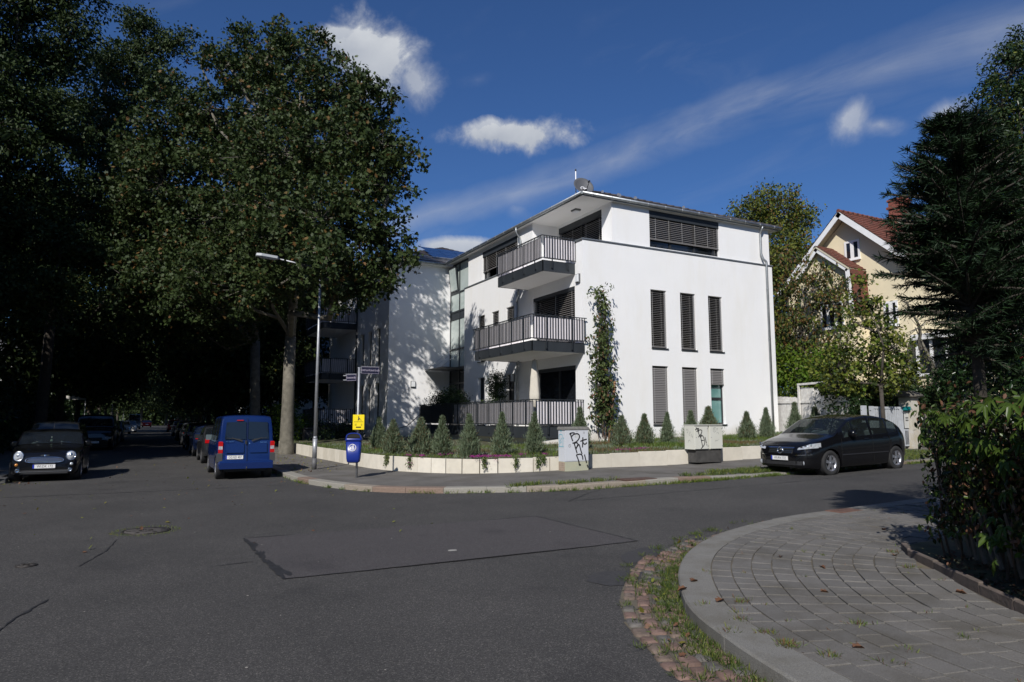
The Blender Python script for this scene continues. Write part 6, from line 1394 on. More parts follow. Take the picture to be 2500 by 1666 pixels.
for y,o_ in zip((67,80,94,110,128,150),('fourth','fifth','sixth','seventh','eighth','last')): dup(P2,(-5.2,y,.12),rr.uniform(0,6),o_+' tree of the left-hand kerb row, counting from the small black car',G2,rr.uniform(.85,1.05))
P2['label']='third tree of the left-hand kerb row, just beyond the two tall dark trees'
for i,(x,y,s,l) in enumerate([(-10.5,28.5,.95,'broad dark tree behind the small black car at the left edge'),(-14,40,1.1,'dark garden tree left of the street, behind the parked estate'),(-12,56,1.1,'dark garden tree on the left, deeper in the shade'),(-1.5,186,1.2,'tree closing the far end of the street, left of the gap'),(4,192,1.15,'tree closing the far end of the street, right of the gap'),(10.5,50,.8,'garden tree between the rear wing and the second plane tree'),(9.5,72,1,'garden tree behind the right-hand kerb, midway down the street')]):
    dup(P2 if i%2 else P1,(x,y,.12),rr.uniform(0,6),l,'garden trees around the shaded street',s)
for i,(x,y,s_,l) in enumerate([(-24,-6,1.0,'broad tree far to the left of the camera'),(-22,7,1.0,'broad tree left of the picture on the cross street'),(-17,17,.95,'tree just beyond the left edge, shading the parked cars'),(-13,-22,1.1,'tree behind the camera, on the left'),(1,-26,1.0,'tree straight behind the camera'),(14,-14,1.0,'garden tree behind the near corner'),(23,-9,1.05,'garden tree behind the creeper hedge'),(34,-4,1.0,'garden tree beyond the creeper hedge'),(46,-2,1.0,'garden tree along the near side of the side street'),(48,16,1.1,'tree at the far end of the side street'),(60,8,1.2,'tree closing the side street in the distance')]):
    dup(P2 if i%2 else P1,(x,y,g(x)+.1),rr.uniform(0,6),l,'trees of the surrounding gardens',s_)
def bushmass(name,label,cat,pts,r,n,m,size,mats,w,shape='oval',kind=None,flat=1):
    # pts: centre line
    Cc=[]
    for x,y,z,rad in pts:
        d=rng.normal(size=(n,3)); d/=np.linalg.norm(d,axis=1,keepdims=True); q=np.array([x,y,z])+d*rad*rng.uniform(.6,1.05,(n,1))*np.array([1,1,flat]); q[:,2]=np.maximum(q[:,2],z-rad*flat*.98); Cc.append(q)
    Cc=np.vstack(Cc); Lf=spray(Cc,m,r); o=ob(name,leaf_mesh(name,Lf,size,shape,mats=mats,weights=w),None); tag(o,label,cat); return o
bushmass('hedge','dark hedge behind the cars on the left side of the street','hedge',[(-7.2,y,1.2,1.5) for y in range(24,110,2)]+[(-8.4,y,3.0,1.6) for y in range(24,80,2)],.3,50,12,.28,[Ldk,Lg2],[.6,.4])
bushmass('hedge','dark hedge and shrubs beyond the right-hand row of cars','hedge',[(7.6,y,1.2,1.3) for y in range(44,110,2)],.3,24,9,.26,[Lg2,Ldk,Lb],[.6,.35,.05])
bushmass('far_wood','x','x',[(x,205+rng.uniform(-5,5),z,5) for x in range(-60,90,5) for z in (3,5,11)],1.2,46,12,1.3,[Lg2,Lg],[.7,.3]); o=bpy.data.objects['far_wood']; o['kind']='stuff'; del o['label']; del o['category']
bushmass('shrub','sunlit green shrub to the left of the plane tree trunk','shrub',[(6.9,38.5,1.2,.9),(6.6,39.5,2.0,.7),(7.2,40,1,.8)],.2,60,10,.13,[Lb,Lg],[.6,.4])
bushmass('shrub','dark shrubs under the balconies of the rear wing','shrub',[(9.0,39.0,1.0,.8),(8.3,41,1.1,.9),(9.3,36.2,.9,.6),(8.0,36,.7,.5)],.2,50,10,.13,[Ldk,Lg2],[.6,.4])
# trees to the right
TR=[(34.3,29.3,14.9,1.7),(32.9,30.1,14.7,1.0),(35.5,28.7,14.1,1.2),(33.2,28.8,12.1,1.9),(34.0,27.3,10.8,1.6),(33.0,27.8,9.2,1.8),(32.7,28.0,6.9,1.7),(33.5,26.4,8.3,1.3),(32.9,26.7,6.3,1.5),(32.0,27.2,4.5,1.2),(31.5,28,11,1.6),(31.2,28.6,8.4,1.6)]
tree('garden_tree','tall tree with yellow-green top and hanging orange-brown leaves right of the white building','tree',(32.5,28.2,.8),TR,26,48,.30,.20,'oval',[Lyg,Lg,Lo],[.52,.34,.14],.2,3.2)
# loose drooping tree in front of the yellow gable
TS=[(29.0,22.6,9.0,.8),(28.6,22.4,8.0,1.0),(28.0,22.9,9.8,.7),(28.2,23.2,7.0,1.1),(29.2,21.9,7.4,.8),(28.0,22.6,6.0,1.1),(29.4,21.6,8.3,.6),(28.8,22.0,5.4,.9),(28.0,23.6,5.2,1.0),(27.8,23.4,8.6,.8)]
tree('sumac_tree','thin open tree with drooping green and orange leaves in front of the yellow gable','tree',(28.1,22.9,.8),TS,24,30,.2,.17,'oval',[Lg,Lo,Lyg],[.55,.28,.17],.09,3.5,bark=M_barkd,droop=.7)
TM=[(23.8,16.35,7.0,.35),(23.6,16.5,6.3,.45),(24.0,16.2,5.9,.5),(23.5,16.6,5.4,.6),(24.2,16.0,5.1,.6),(23.2,16.8,4.6,.7),(24.5,16.0,4.4,.8),(23.8,16.3,4.0,.8),(22.9,16.9,3.8,.7),(24.9,15.8,3.7,.7),(23.2,16.6,3.2,.8),(24.3,16.0,3.1,.8),(22.6,16.9,3.0,.6),(25.1,15.9,3.3,.5),(22.4,17.0,3.6,.5)]
tree('young_maple','slender young tree with yellow-green leaves on a thin dark trunk by the garden gate','tree',(23.55,15.7,.62),TM,50,18,.13,.14,'lobed',[Lyg,Lg,Lb],[.5,.4,.1],.075,2.3,bark=M_barkd)
TP=[(27.5,17.6,4.6,.9),(28.2,17.0,5.6,.9),(27.0,18.2,5.4,.7),(28.6,17.8,4.2,.9),(26.4,18.6,6.3,.6),(27.8,17.2,6.6,.6),(28.6,16.6,3.8,.9)]
tree('bare_shrub_tree','sparse grey-brown small tree with thin bare branches against the yellow wall','tree',(28.9,16.9,.8),TP,26,7,.18,.09,'rhomb',[Lg,Lbr,Lyg],[.5,.3,.2],.16,1.6)
bushmass('shrub','bright lime green shrub spilling above the white fence','shrub',[(26.3,22.8,4.2,1.0),(27.2,22.0,3.9,1.1),(25.7,23.2,3.6,1.0),(26.6,21.8,3.2,1.0),(27.8,21.2,4.0,.9),(25.9,23.4,4.6,.7)],.22,110,14,.17,[Lb,Lyg,Lg],[.65,.15,.2])
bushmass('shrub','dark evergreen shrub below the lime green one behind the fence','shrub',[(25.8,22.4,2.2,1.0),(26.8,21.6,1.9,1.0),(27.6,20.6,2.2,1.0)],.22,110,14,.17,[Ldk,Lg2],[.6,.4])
bushmass('hedge','dense glossy dark laurel hedge behind the garden gate and pillar','hedge',[(23.6+k*.62,17.3+.05*math.sin(k),z,.75) for k in range(16) for z in (1.1,1.9,2.5)]+[(33+k,16.8,z,1.0) for k in range(9) for z in (1,2.2)],.16,60,12,.15,[Ldk,Lg2,Lg],[.65,.25,.1])
bushmass('ivy_bush','ivy covering the fence end beside the garden gate','climber',[(22.95,16.45,z,.3) for z in (1,1.5,2.0,2.4)]+[(26.25,16.2,z,.38) for z in (1,1.5,2.0,2.4)],.1,50,8,.10,[Ldk,Lg2],[.7,.3])
def conifer(name,label,base,h,rad,n,mats,w,seed,lean=0,top=.04,size=.2):
    rr_=np.random.default_rng(seed); t=thing(name,label,'conifer',base); mb=MB(); mb.tube([(0,0,0),(0,0,h*.6),(lean,0,h)],[h*.018,h*.010,.015],8); C=[];A=[]
    for i in range(n):
        f=rr_.uniform(.0,1)**.85; z=h*(.43+.56*f); l=rad*float(np.interp(f,[0,.28,.7,.9,1],[.62,1,.86,.5,.22]))*rr_.uniform(.6,1.15); a=rr_.uniform(0,2*math.pi); up=.22+.6*f+rr_.normal()*.22
        d=Vector((math.cos(a),math.sin(a),up)).normalized(); p0=Vector((lean*z/h,0,z)); P=[]
        for k in range(7):
            s=k/6; P.append(p0+d*(l*s)+Vector((0,0,-.28*l*s*s+.10*l*s**4)))
        mb.tube(P,[.03*(1-k/7)+.004 for k in range(7)],3,cap=False)
        m_=int(60*l+16)
        for k in range(m_):
            s=rr_.uniform(.12,1.0); q=s*6; i0=min(int(q),5); pt=P[i0].lerp(P[i0+1],q-i0); dr=(P[i0+1]-P[i0]).normalized(); side=dr.cross(Vector((0,0,1))).normalized()*rr_.choice([-1,1])
            wd=.42*l*(1-s)*.55+.08; e=dr*.7+side*rr_.uniform(.3,1.0)+Vector((0,0,rr_.uniform(-.35,.1))); e.normalize(); b0=pt
            for u in range(3): C.append(tuple(b0+e*wd*u*.33*rr_.uniform(.6,1.2))); A.append(tuple(e+Vector(rr_.normal(size=3))*.35))
    me=leaf_mesh('foliage',np.array(C),size,'blade',A=np.array(A),mats=mats,weights=w,nup=.8); ob('foliage',me,None,t,loc=(0,0,0)); ob('trunk',mb,M_barkd,t,loc=(0,0,0)); return t
conifer('fir_tree','dark spiky conifer rising above the left end of the creeper hedge',(8.42,4.42,.25),5.05,.95,430,[Lfir,Ldk],[.8,.2],3,lean=-.12,size=.085)
TI=[(38.0,17.2,19.4,1.3),(38.9,16.7,20.6,1.3),(37.3,17.6,17.5,1.5),(38.7,16.9,17.1,2),(36.8,17.9,15.3,1.5),(36.9,16.7,13.5,2),(38.0,16.1,15.7,2),(35.6,17.3,12.0,1.7),(37.0,16.6,10.5,2),(34.7,16.7,8.6,1.8),(36.0,16.0,7.4,2),(34.5,16.8,6.1,1.6),(34.6,15.6,4.4,1.6),(38.1,16.0,12.4,2),(40.2,16.0,19.6,2),(39,16,9,2.2)]
tree('ivy_clad_tree','huge ivy-clad tree towering at the right edge with olive flowering tips','tree',(36.6,16.6,.8),TI,30,36,.22,.18,'oval',[Lg2,Ldk,Lyg],[.52,.40,.08],.3,3,bark=M_barkd)
bushmass('evergreen_tree','dark evergreen mass across the side street below the ivy-clad tree','evergreen',[(31.0,14.4,5.0,1.5),(31.8,14.2,6.8,1.5),(30.6,14.6,3.6,1.3),(32.4,14.0,8.4,1.2),(31.6,13.8,4.0,1.6),(32.6,13.6,6.0,1.5),(31.4,14.2,2.2,1.3)]+[(33.5,14.2,z,1.7) for z in (2,4.5,7,9.5)]+[(28.3,15.3,4.1,.6),(28.6,15.1,5.0,.5),(27.9,15.6,3.2,.6)],.22,150,14,.16,[Ldk,Lg2],[.8,.2])
HB=[(9.35,4.35,2.2,.75),(9.5,4.4,3.0,.8),(9.7,4.5,3.9,.7),(10.3,4.2,3.0,1.0),(10.2,4.3,4.4,.8),(9.1,4.2,1.9,.6),(11.2,4.3,2.8,1.1),(11.0,4.4,4.6,.8)]
hol=bushmass('holly_bush','dark glossy holly with scattered red berries just behind the creeper hedge','holly',HB,.12,150,12,.065,[Ldk,Lg2],[.85,.15])
C=clusters([(x,y,z,r*1.05) for x,y,z,r in HB],12,.95); q=MB()
for c in C:
    for k in range(5):
        p=c+rng.normal(size=3)*.035; q.lathe([(.001,-.009),(.009,0),(.001,.009)],5,c=tuple(p))
sub('berries',q,mat('red_berry',(.45,.01,.01),rough=.3),hol,kind='stuff')
# ---- climbing plant in front of the white wall, on a stake
vt=thing('climbing_shrub','narrow climbing shrub with a leaning wooden stake in front of the white wall','climber',(14.85,20.55,1.0))
C=[];mb=MB(); rr_=np.random.default_rng(4)
def cx(z): return -.05-.34*np.sin(z*.62)+.10*z/5*0+(-.30 if z>4.2 else 0)*(z-4.2)
for s in range(11):
    P=[]; x0=rr_.uniform(-.3,.3); ph=rr_.uniform(0,6); zz=rr_.uniform(2.6,5.2) if s>2 else 5.5
    for k in range(12):
        z=zz*k/11; w_=.30*(1-z/6.2)+.10; P.append((float(cx(z)*.7)+x0*w_*3+.10*math.sin(z*1.7+ph),.12*math.sin(z*1.3+ph*2),z))
    mb.tube(P,[.018-.0012*k for k in range(12)],4,cap=False)
    for p in P[2:]:
        for k in range(3): C.append(np.array(p)+rr_.normal(size=3)*np.array([.14,.12,.16]))
C=np.array(C); Lf=spray(C,9,.08); Lgv=leafmat('leaf_climber',(.07,.10,.03),(.12,.15,.05),.3,scale=4)
ob('foliage',leaf_mesh('foliage',Lf,.14,'oval',mats=[Lg,Lgv,Lbr],weights=[.5,.42,.08],droop=.6),None,vt,loc=(0,0,0)); ob('stems',mb,mat('stem_brown',(.09,.06,.045),rough=.9),vt,loc=(0,0,0))
ob('stake',MB().tube([(-.12,-.18,-.2),(.32,-.02,2.1)],.045,8),mat('stake_wood',(.22,.12,.065),rough=.85,var=.2,vscale=9),vt,loc=(0,0,0))
# ---- junipers in the bed: one built of each habit, copied
def juniper(label,base,h,r,brown,seed):
    rr_=np.random.default_rng(seed); t=thing('juniper','','shrub',base); C=[];A=[]; mb=MB()
    lobes=[(0,0,1.0,1.0)]+[(rr_.uniform(-.5,.5)*r,rr_.uniform(-.5,.5)*r,rr_.uniform(.5,.8),.6) for _ in range(4)]
    for (lx,ly,lh,lr) in lobes:
        mb.tube([(lx*.2,ly*.2,0),(lx,ly,h*lh*.9)],[.02,.004],4,cap=False)
        n=int(3600*lr*lh)
        z=rr_.uniform(.03,1,n)**.8; prof=np.interp(z,[0,.12,.32,.55,.78,1],[.55,.88,1,.62,.24,.05])*r*lr; a=rr_.uniform(0,2*math.pi,n); rad=prof*(rr_.uniform(.45,1.05,n)+.35*(rr_.uniform(0,1,n)>.93))*(1+.30*np.sin(a*4+z*13+lx*9)*np.sin(a*7-z*21))
        C.append(np.stack([lx*z**.3+rad*np.cos(a),ly*z**.3+rad*np.sin(a),z*h*lh],1)); A.append(np.stack([np.cos(a)*.45,np.sin(a)*.45,np.full(n,1.)],1))
    C=np.vstack(C);A=np.vstack(A); ob('foliage',leaf_mesh('foliage',C,.12,'blade',A=A,mats=[Ljn,Ljb,Lg],weights=[1-brown-.12,brown,.12],nup=.1,jit=.38),None,t,loc=(0,0,0)); ob('stem',mb,M_barkd,t,loc=(0,0,0)); t['label']=label; t['group']='junipers planted in the raised bed'; return t
J=[juniper('a',(0,0,-50),1.3,.33,.06,1),juniper('b',(0,0,-50),1.1,.36,.16,2),juniper('c',(0,0,-50),1.45,.38,.04,3)]
JP=[(7.5,24.6,1.25,0,'shaded juniper farthest left in the bed, behind the litter bin'),(7.0,21.4,1.15,1,'brown-tinged juniper just right of the yellow box'),(7.5,20.2,1.2,1,'juniper between the corner of the bed and the sign post'),(7.8,19.2,1.3,0,'slim juniper in front of the shaded screen, leftmost before the railing'),(8.1,17.9,1.35,2,'full green juniper standing before the striped terrace railing, third from the bed corner'),(9.2,18.0,1.35,2,'juniper with a split top in front of the middle of the striped railing'),(10.3,18.0,1.35,2,'juniper in front of the right part of the striped railing'),(12.4,18.7,1.45,0,'juniper partly hidden behind the graffiti-covered tall cabinet'),(14.3,19.0,1.1,1,'yellowish bushy juniper at the foot of the climbing shrub'),(15.2,18.9,1.15,1,'low juniper left of the first closed blind window'),(16.3,19.0,1.2,2,'dense grey-green juniper below the first closed blind window'),(17.4,19.0,1.25,0,'juniper just left of the twin cream cabinets'),(18.55,19.3,1.35,1,'juniper tip showing over the twin cream cabinets'),(20.2,19.0,1.15,1,'orange-brown juniper right of the twin cream cabinets'),(21.25,19.0,1.3,2,'grey-green juniper beside the downpipe'),(22.4,18.6,1.5,0,'bushy juniper at the end of the bed near the white fence'),(23.3,18.4,1.3,1,'rightmost juniper in the bed, above the parked black car')]
used=set()
for x,y,h,k,lab in JP:
    z=bedz(x,y)-.02; s=.9*h/(1.3,1.1,1.45)[k]; a=rr.uniform(0,6)
    if k not in used: o=J[k]; o.location=(x,y,z); o.rotation_euler=(0,0,a); o.scale=(s,)*3; o['label']=lab; used.add(k)
    else: dup(J[k],(x,y,z),a,lab,None,(s*rr.uniform(.85,1.1),s*rr.uniform(.85,1.1),s))
for i,(x,y,s_) in enumerate([(13.3,30.8,1),(13.1,29.8,.9)]): pass
bushmass('potted_shrub','dark bushy shrubs growing above the shaded terrace screen','shrub',[(12.8,32.0,2.5,.5),(13.1,31.0,2.7,.55),(13.1,30.2,2.5,.5),(12.6,29.3,2.3,.35),(12.6,30.7,2.4,.4)],.12,150,14,.08,[Ldk,Lg2],[.6,.4])
bushmass('potted_shrub','dark upright shrub in the shade behind the striped terrace railing','shrub',[(13.5,26.9,z,.38) for z in (2.0,2.5,3.0,3.4)],.1,110,12,.075,[Ldk,Lg2],[.7,.3])
bushmass('balcony_plant','grassy green plants along the terrace railing','plant',[(12.7,28.5-k*.6,2.3,.2) for k in range(5)],.1,20,7,.09,[Lg,Lb],[.6,.4],'blade')
bushmass('balcony_flowers','trailing green and red flowers on the middle balcony of the rear wing','plant',[(9.2+k*.3,45.4,5.45,.28) for k in range(5)],.1,24,8,.09,[Lb,leafmat('flower_red',(.4,.05,.02),(.5,.12,.03),.3)],[.7,.3])
# ---- ground cover, flowers, weeds, grass
def scatter(fn,n): return np.array([fn() for _ in range(n)])
def inpoly(p,P):
    x,y=p; c=False; j=len(P)-1
    for i in range(len(P)):
        if (P[i][1]>y)!=(P[j][1]>y) and x<(P[j][0]-P[i][0])*(y-P[i][1])/(P[j][1]-P[i][1])+P[i][0]: c=not c
        j=i
    return c
pts=[]
while len(pts)<42000:
    x=rng.uniform(6.0,24.3);y=rng.uniform(16.55,30 if x<14 else 20.9)
    if y>21.3 and x>9.5: continue
    if inpoly((x,y),bp) and (math.sin(x*1.9+1)*math.sin(y*2.3)+rng.uniform(-.8,.8)>-.85): pts.append((x,y,bedz(x,y)+rng.uniform(0,.05)))
pts=np.array(pts); patch_=np.sin(pts[:,0]*1.3)+np.sin(pts[:,1]*1.7+pts[:,0])
Lgc=leafmat('groundcover_green',(.07,.12,.028),(.14,.17,.05),.3,scale=1.5); Lse=leafmat('sedum_grey',(.17,.21,.15),(.22,.26,.19),.2,scale=2); Lrd=leafmat('sedum_red',(.16,.09,.05),(.12,.10,.04),.2,scale=2); Lmg=leafmat('flower_magenta',(.30,.02,.20),(.42,.05,.30),.35,scale=4)
for nm,sel,ms,sz in (('ground_cover',patch_>.1,[Lgc,Lb,Ly],.085),('ground_cover',(patch_<=.1)&(patch_>-.75),[Lse,Lgc],.07),('ground_cover',patch_<=-.75,[Lrd,Lgc],.07)):
    A_=np.tile([0,0,1.],(int(sel.sum()),1)); ob(nm,leaf_mesh(nm,pts[sel],sz*1.25,'blade',A=A_,mats=ms,weights=[.8,.17,.03][:len(ms)] if len(ms)>2 else [.75,.25],jit=.6),None,kind='stuff')
# moss-dark tufts: thick low mounds of green right behind the wall
def clump(c,r,n,h): 
    d=rng.normal(size=(n,3))*np.array([r,r,h]); d[:,2]=abs(d[:,2]); return np.array(c)+d
E_=[clump((p.x+.12,p.y+.12,wtop(p.x,p.y)+.0),.09,9,.03) for p in gc[::3] if rng.random()<.75]
ob('ground_cover',leaf_mesh('ground_cover',np.vstack(E_),.07,'blade',A=np.tile([0,0,1.],(sum(len(e) for e in E_),1)),mats=[Lgc,Lse,Lb],weights=[.6,.25,.15],jit=.7),None,kind='stuff')
for nm,cs in (('pink_flowers',[(6.75,18.95,1,5),(6.95,18.55,1,8),(8.2,17.25,1.3,26),(8.5,17.1,1,18),(8.75,16.98,1,12),(8.05,17.4,1,10),(9.4,17.2,.8,5),(10.0,16.9,1,7),(12.9,17.0,1,9),(13.7,17.2,.8,7),(16.0,17.2,1,8),(20.6,17.2,1,8),(22.2,16.9,1.2,16),(22.8,16.9,1,12),(7.9,18.9,.8,4),(7.6,18.6,.8,4)]),):
    C=[]
    for x,y,s,k in cs:
        for j in range(k): 
            px_=x+rng.normal()*.10*s; py_=y+rng.normal()*.08*s; C.append(clump((px_,py_,max(bedz(px_,py_),wtop(px_,py_)-.02)+.07),.035,16,.015))
    # a few sprigs hanging over the slabs
    for (x,y,dz) in ((6.72,18.9,.18),(6.68,18.95,.28),(8.12,17.08,.1),(8.2,17.02,.2),(8.45,16.93,.1)): C.append(clump((x,y,wtop(x,y)-dz),.05,22,.05))
    C=np.vstack(C); ob(nm,leaf_mesh(nm,C,.032,'rhomb',mats=[Lmg,Lgc],weights=[.85,.15],nup=.9),None,kind='stuff')
C=[]
for (x,y,l) in ((6.38,19.95,.22),(6.35,20.05,.3),(8.95,16.68,.25),(9.6,16.58,.3),(9.75,16.56,.18),(8.15,17.0,.25),(6.7,18.95,.3)):
    for k in range(6): C.append(clump((x,y,wtop(x,y)+.02-l*k/5),.035,26,.03))
C=np.vstack(C); ob('hanging_sprigs',leaf_mesh('hanging_sprigs',C,.05,'oval',mats=[Lgc,Lg],weights=[.7,.3],droop=.8),None,kind='stuff')
# weeds: along the far kerb, the near kerb and in the cobble joints
def tufts(name,cs,size,mats,w,shape='blade',jit=.55):
    C=[];A=[]
    for x,y,z,r,n in cs:
        d=rng.normal(size=(n,2))*r; C.append(np.stack([x+d[:,0],y+d[:,1],np.full(n,z)],1)); A.append(np.concatenate([d/r*.35,np.ones((n,1))],1))
    C=np.vstack(C);A=np.vstack(A); return ob(name,leaf_mesh(name,C,size,shape,A=A,mats=mats,weights=w,jit=jit),None,kind='stuff')
FK=[c for c in smooth_curve(far_in,.1) if c.x<25 and c.y<24]
cs=[]
for c in FK:
    dens=.10 if c.y>15 else (.35 if c.x<9.5 else (.9 if 10.8<c.x<14.4 else .4))
    for k in range(3):
        if rng.random()<dens: cs.append((c.x+rng.normal()*.03,c.y-.05+rng.normal()*.02,g(c.x)+.003,.045,int(rng.uniform(8,24))))
tufts('kerb_weeds',cs,.085,[Lgc,Lb,Lyg],[.6,.25,.15])
cs=[]
for i in range(80): x=rng.uniform(7.2,10.0); y=13.45+.0*x+rng.normal()*.05; cs.append((x,y-.0+(.25 if x<8.3 else 0),g(x)+.115,.05,10))
for i in range(170): x=rng.uniform(13.2,15.2); y=rng.uniform(13.0,13.9); cs.append((x+(13.9-y)*.6,y,g(x)+kerbz(x),.06,14))
for i in range(360): x=rng.uniform(18.6,24.5); y=rng.uniform(12.9,15.7); cs.append((x,y,g(x)+kerbz(x),.09,16))
for i in range(60): x=rng.uniform(11.5,13.5); y=rng.uniform(12.95,13.2); cs.append((x,y,g(x)+kerbz(x),.04,7))
tufts('verge_grass',cs,.10,[Lgc,Lg,Lyg],[.55,.25,.2])
NCv=[c for c in smooth_curve(near,.02) if c.x<8.5 and c.y>1.5]; cs=[]
for c in NCv:
    t=1 if 3.9<c.y<6.5 else .25; thick=np.interp(c.y,[1.5,3,3.9,4.4,5.2,5.9,6.6,7.2],[.25,.3,.95,.7,.9,.75,.3,.1])
    if rng.random()<thick:
        for k in range(2):
            off=abs(rng.normal())*.06*(1+thick)+.015; i_=NCv.index(c); nx=NCv[min(i_+1,len(NCv)-1)]-NCv[max(i_-1,0)]; nx.normalize(); q=Vector((nx.y,-nx.x,0))
            cs.append((c.x+q.x*off,c.y+q.y*off,g(c.x)+.01,.028,int(16*thick)+5))
    if rng.random()<.25:
        off=rng.uniform(.15,.6); i_=NCv.index(c); nx=NCv[min(i_+1,len(NCv)-1)]-NCv[max(i_-1,0)]; nx.normalize(); q=Vector((nx.y,-nx.x,0)); cs.append((c.x+q.x*off,c.y+q.y*off,g(c.x)+.015,.03,int(rng.uniform(8,28))))
Lgw=leafmat('weed_green',(.035,.065,.014),(.075,.10,.025),.3,scale=3); tufts('gutter_weeds',cs,.048,[Lgw,Lgc,Lyg],[.65,.25,.10])
cs=[(x,y,g(x)+.118,.035,int(n)) for x,y,n in [(4.55,4.42,60),(4.3,4.21,18),(4.18,4.06,40),(4.09,3.74,60),(4.02,3.5,90),(3.98,3.45,70),(4.06,3.2,60),(4.84,3.54,50),(7.5,4.98,60),(6.95,4.46,50),(4.24,4.54,20),(5.1,5.4,15),(4.6,3.0,20),(4.3,2.95,18),(3.9,3.9,30),(5.2,2.95,25)]]
for i in range(90):
    s=vis[int(rng.uniform(0,min(520,len(vis))))]; p=s[2]; cs.append((p.x,p.y,g(p.x)+.112,.012,int(rng.uniform(3,10))))
tufts('joint_weeds',cs,.04,[Lgc,Lyg,Lbr],[.5,.2,.3])
cs=[(.06+.42*math.cos(a)*rng.uniform(.9,1.15),12.07+.42*math.sin(a)*rng.uniform(.9,1.15),.012,.03,8) for a in np.linspace(0,6.28,46)]
tufts('manhole_weeds',cs,.035,[Lgc,Lyg],[.5,.5])
# ---- fallen leaves
lf=SH['lobed'][0]
def fallen(x,y,z,s,a,m,lab=None):
    mb=MB(); M=Matrix.Translation((x,y,z))@Matrix.Rotation(a,4,'Z')@Matrix.Rotation(R(rr.uniform(-8,8)),4,'Y')
    for f in SH['lobed'][1]: mb.face([M@Vector((lf[i][0]*s,lf[i][1]*s,lf[i][2]*s*2+abs(lf[i][1])*s*.5+.004)) for i in f],True)
    o=ob('fallen_leaf',mb,m); 
    tag(o,lab or 'small curled brown leaf lying on the grey paving of the near corner','leaf','brown leaves fallen on the near corner'); return o
for x,y in [(6.28,5.49),(4.67,5.16),(4.45,4.98),(6.21,4.93),(4.33,3.21),(6.36,3.67),(8.7,5.87),(7.32,4.86),(5.39,4.29),(4.36,4.51)]:
    fallen(x,y,g(x)+.125,rr.uniform(.075,.11),rr.uniform(0,6),Lbr)
C=[];
for i in range(220):
    x=rng.uniform(-4.5,4.5);y=rng.uniform(16,30) if rng.random()<.7 else rng.uniform(10,18); C.append((x,y,g(x)+.01))
for i in range(260): C.append((rng.uniform(-3.6,-2.6),rng.uniform(21.5,40),.015))
for i in range(420): x=rng.uniform(3.85,5.6); C.append((x,rng.uniform(20.5,34),g(x)+.125))
for i in range(120): C.append((rng.uniform(3.0,3.55),rng.uniform(18,40),.02))
for i in range(70):
    c=NCv[int(rng.uniform(0,len(NCv)))]; C.append((c.x-rng.uniform(.02,.45),c.y+rng.uniform(0,.3),g(c.x)+.035))
ob('leaf_litter',leaf_mesh('leaf_litter',np.array(C),.06,'lobed',A=np.tile([1.,0,0],(len(C),1)),mats=[Lyg,Ly,Lbr],weights=[.35,.25,.4],nup=4,jit=1.2 if False else .9),None,kind='stuff')
C=np.array([(rng.uniform(6.0,7.6),0,0) for _ in range(500)]); 
for i in range(len(C)):
    t=rng.uniform(0,1); y=2.2+2.4*t; ex=np.interp(y,[q[1] for q in hedge_line[1:]][::-1],[q[0] for q in hedge_line[1:]][::-1]); C[i]=(ex+rng.uniform(.08,.7),y,g(ex)+.175)
ob('leaf_litter',leaf_mesh('leaf_litter',C,.05,'oval',mats=[Lbr,Ldk],weights=[.8,.2],nup=2),None,kind='stuff')
# ---- near hedge of creeper over a leaning lath fence
EC2=offset(EC,.0); fd=(Vector((7.42,4.75,0))-Vector((6.05,2.9,0))).normalized(); nrm_=Vector((fd.y,-fd.x,0)) # into the bed
Fz=thing('lath_fence','weathered wooden fence of slanting laths buried in the creeper hedge at the right','fence',(7.4,4.6,.25),world=True)
M_lath=mat('lath_grey',(.13,.115,.095),rough=.9,col2=(.07,.06,.05),vscale=12,bump=.5,bscale=40)
for k in range(27):
    s=-.42-k*.155; p=Vector((7.42,4.75,0))+fd*s+nrm_*(.34+rr.uniform(-.03,.03)); tilt=R(24+rr.uniform(-5,5)); dz=Vector((0,0,1))*math.cos(tilt)+fd*math.sin(tilt)
    z0=.36+rr.uniform(-.03,.06); M=frameM(Vector((p.x,p.y,z0)),fd*math.cos(tilt)-Vector((0,0,1))*math.sin(tilt),dz); mb=MB(); mb.bev(-.024,.024,0,1.5,-.012,.012,.004,M); ob('lath',mb,M_lath,Fz)
for z in (1.45,): mb=MB(); a=Vector((7.42,4.75,z))+nrm_*.28; mb.tube([a,a-fd*4.4],.022,6); ob('cross_rail',mb,M_lath,Fz)
def hedgept(surface=True):
    s=rng.uniform(-4.6,-.3); u=rng.uniform(0,1)
    top=1.64+.05*math.sin(s*4)+.03*math.sin(s*11)-.07*s
    if u<.62: z=rng.uniform(.2,1)**.75*top; d=.20+.10*math.sin(s*5+z*3)+rng.normal()*.05-.18*(z/top)**2; keep=(z>.62+.25*(s>-1.5)) or rng.random()<(.97 if s<-1.5 else .75)
    elif u<.86: z=top+rng.normal()*.05; d=rng.uniform(-.1,1.0); keep=True
    else: s=-.2+rng.normal()*.05; z=rng.uniform(.35,top); d=rng.uniform(0,1.0); keep=True
    p=Vector((7.42,4.75,0))+fd*s+nrm_*(.12+d); return (p.x,p.y,z+g(p.x)) if keep else None
P_=[];
while len(P_)<12000:
    p=hedgept(); 
    if p: P_.append(p)
P_=np.array(P_)
hd=thing('creeper_hedge','creeper-covered hedge with large five-part leaves and bronze tips at the right edge','hedge',(7.4,4.6,.2),world=True)
Lcr=leafmat('creeper_green',(.045,.085,.014),(.085,.13,.022),.35,rough=.35,scale=5); Lcd=leafmat('creeper_dark',(.012,.024,.008),(.03,.045,.013),.15,rough=.3,scale=6)
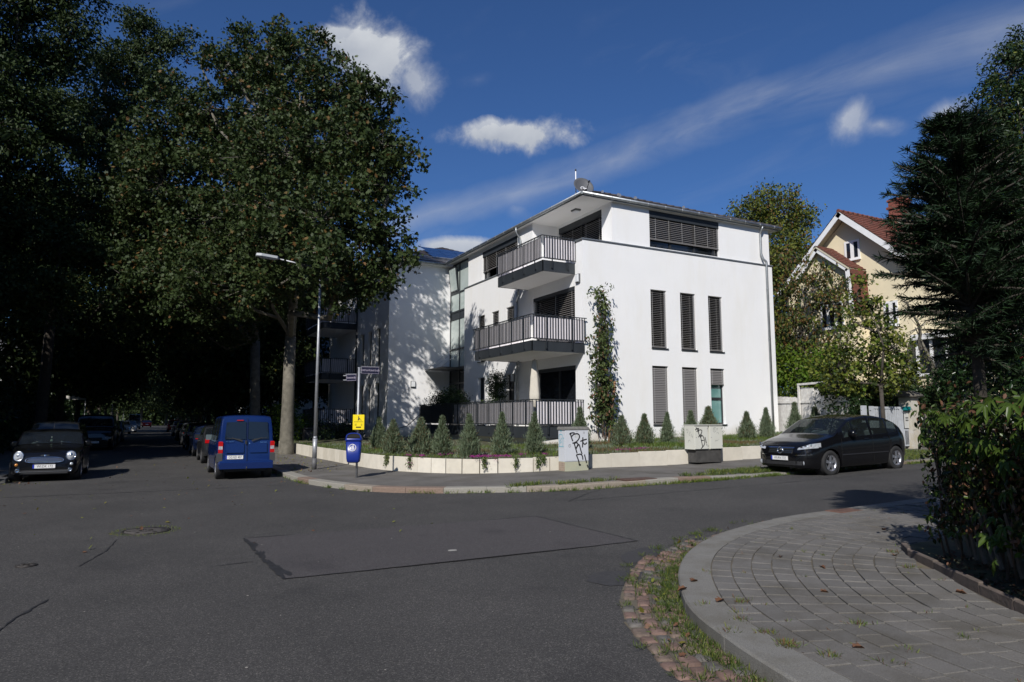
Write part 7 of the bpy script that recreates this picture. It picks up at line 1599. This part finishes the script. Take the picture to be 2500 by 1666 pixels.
ob('leaf_mass',leaf_mesh('leaf_mass',P_,.062,'oval',mats=[Lcd,Lcr,Lbr],weights=[.62,.18,.20],droop=.5),None,hd,kind='stuff')
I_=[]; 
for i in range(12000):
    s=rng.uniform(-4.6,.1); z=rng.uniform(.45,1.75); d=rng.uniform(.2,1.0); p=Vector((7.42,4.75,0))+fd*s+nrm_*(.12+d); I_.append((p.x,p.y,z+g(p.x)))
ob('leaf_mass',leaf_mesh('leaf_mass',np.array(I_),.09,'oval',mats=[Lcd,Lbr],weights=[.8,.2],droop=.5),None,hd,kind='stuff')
mb=MB()
for k in range(40):
    s=rng.uniform(-4.4,.1); p=Vector((7.42,4.75,0))+fd*s+nrm_*rng.uniform(.3,.9); a=Vector((p.x,p.y,.25)); P=[a]
    for q in range(5): a=a+Vector((rng.normal()*.08,rng.normal()*.08,.32)); P.append(a.copy())
    mb.tube(P,[.014,.012,.010,.008,.006,.004],4,cap=False)
ob('stems',mb,mat('stem_brown',(.09,.06,.045)),hd,kind='stuff')
# the large leaves that hang out over the face of the hedge, one object each
T,Fc=SH['palm']; protos=[]
for v in range(4):
    mb=MB(); rr2=random.Random(v)
    Tv=T.copy(); Tv[:,2]+=-.25*Tv[:,0]**2*(1+.4*v*.3); mb.v=[tuple(p) for p in Tv]; mb.f=[tuple(f) for f in Fc]; mb.mi=[0]*len(Fc); mb.sm=[True]*len(Fc); protos.append(mb)
src=[None]*4
for i in range(230):
    s=-rng.uniform(0,1)**.8*4.2-.28; z=(rng.uniform(1.1,1.68)-.07*s if rng.random()<.78 else rng.uniform(.45,1.15)); far_=.02-.20*(z/1.8)**2
    p=Vector((7.42,4.75,0))+fd*s+nrm_*(.10+far_+rng.normal()*.05); v=i%4; sz=rng.uniform(.10,.16)*(1.0 if s<-1.4 else .62)
    o=sub('creeper_leaf',protos[v],[Lcr,Lb if False else Lcr][0],hd) if src[v] is None else inst(src[v],'creeper_leaf',hd)
    if src[v] is None: src[v]=o
    o.location=Vector((p.x,p.y,z+g(p.x)))-Vector(hd.location); hx=-nrm_+Vector((rng.normal()*.35,rng.normal()*.35,-.9+rng.normal()*.3)); o.rotation_euler=(hx.to_track_quat('X','Z')).to_euler(); o.scale=(sz,)*3
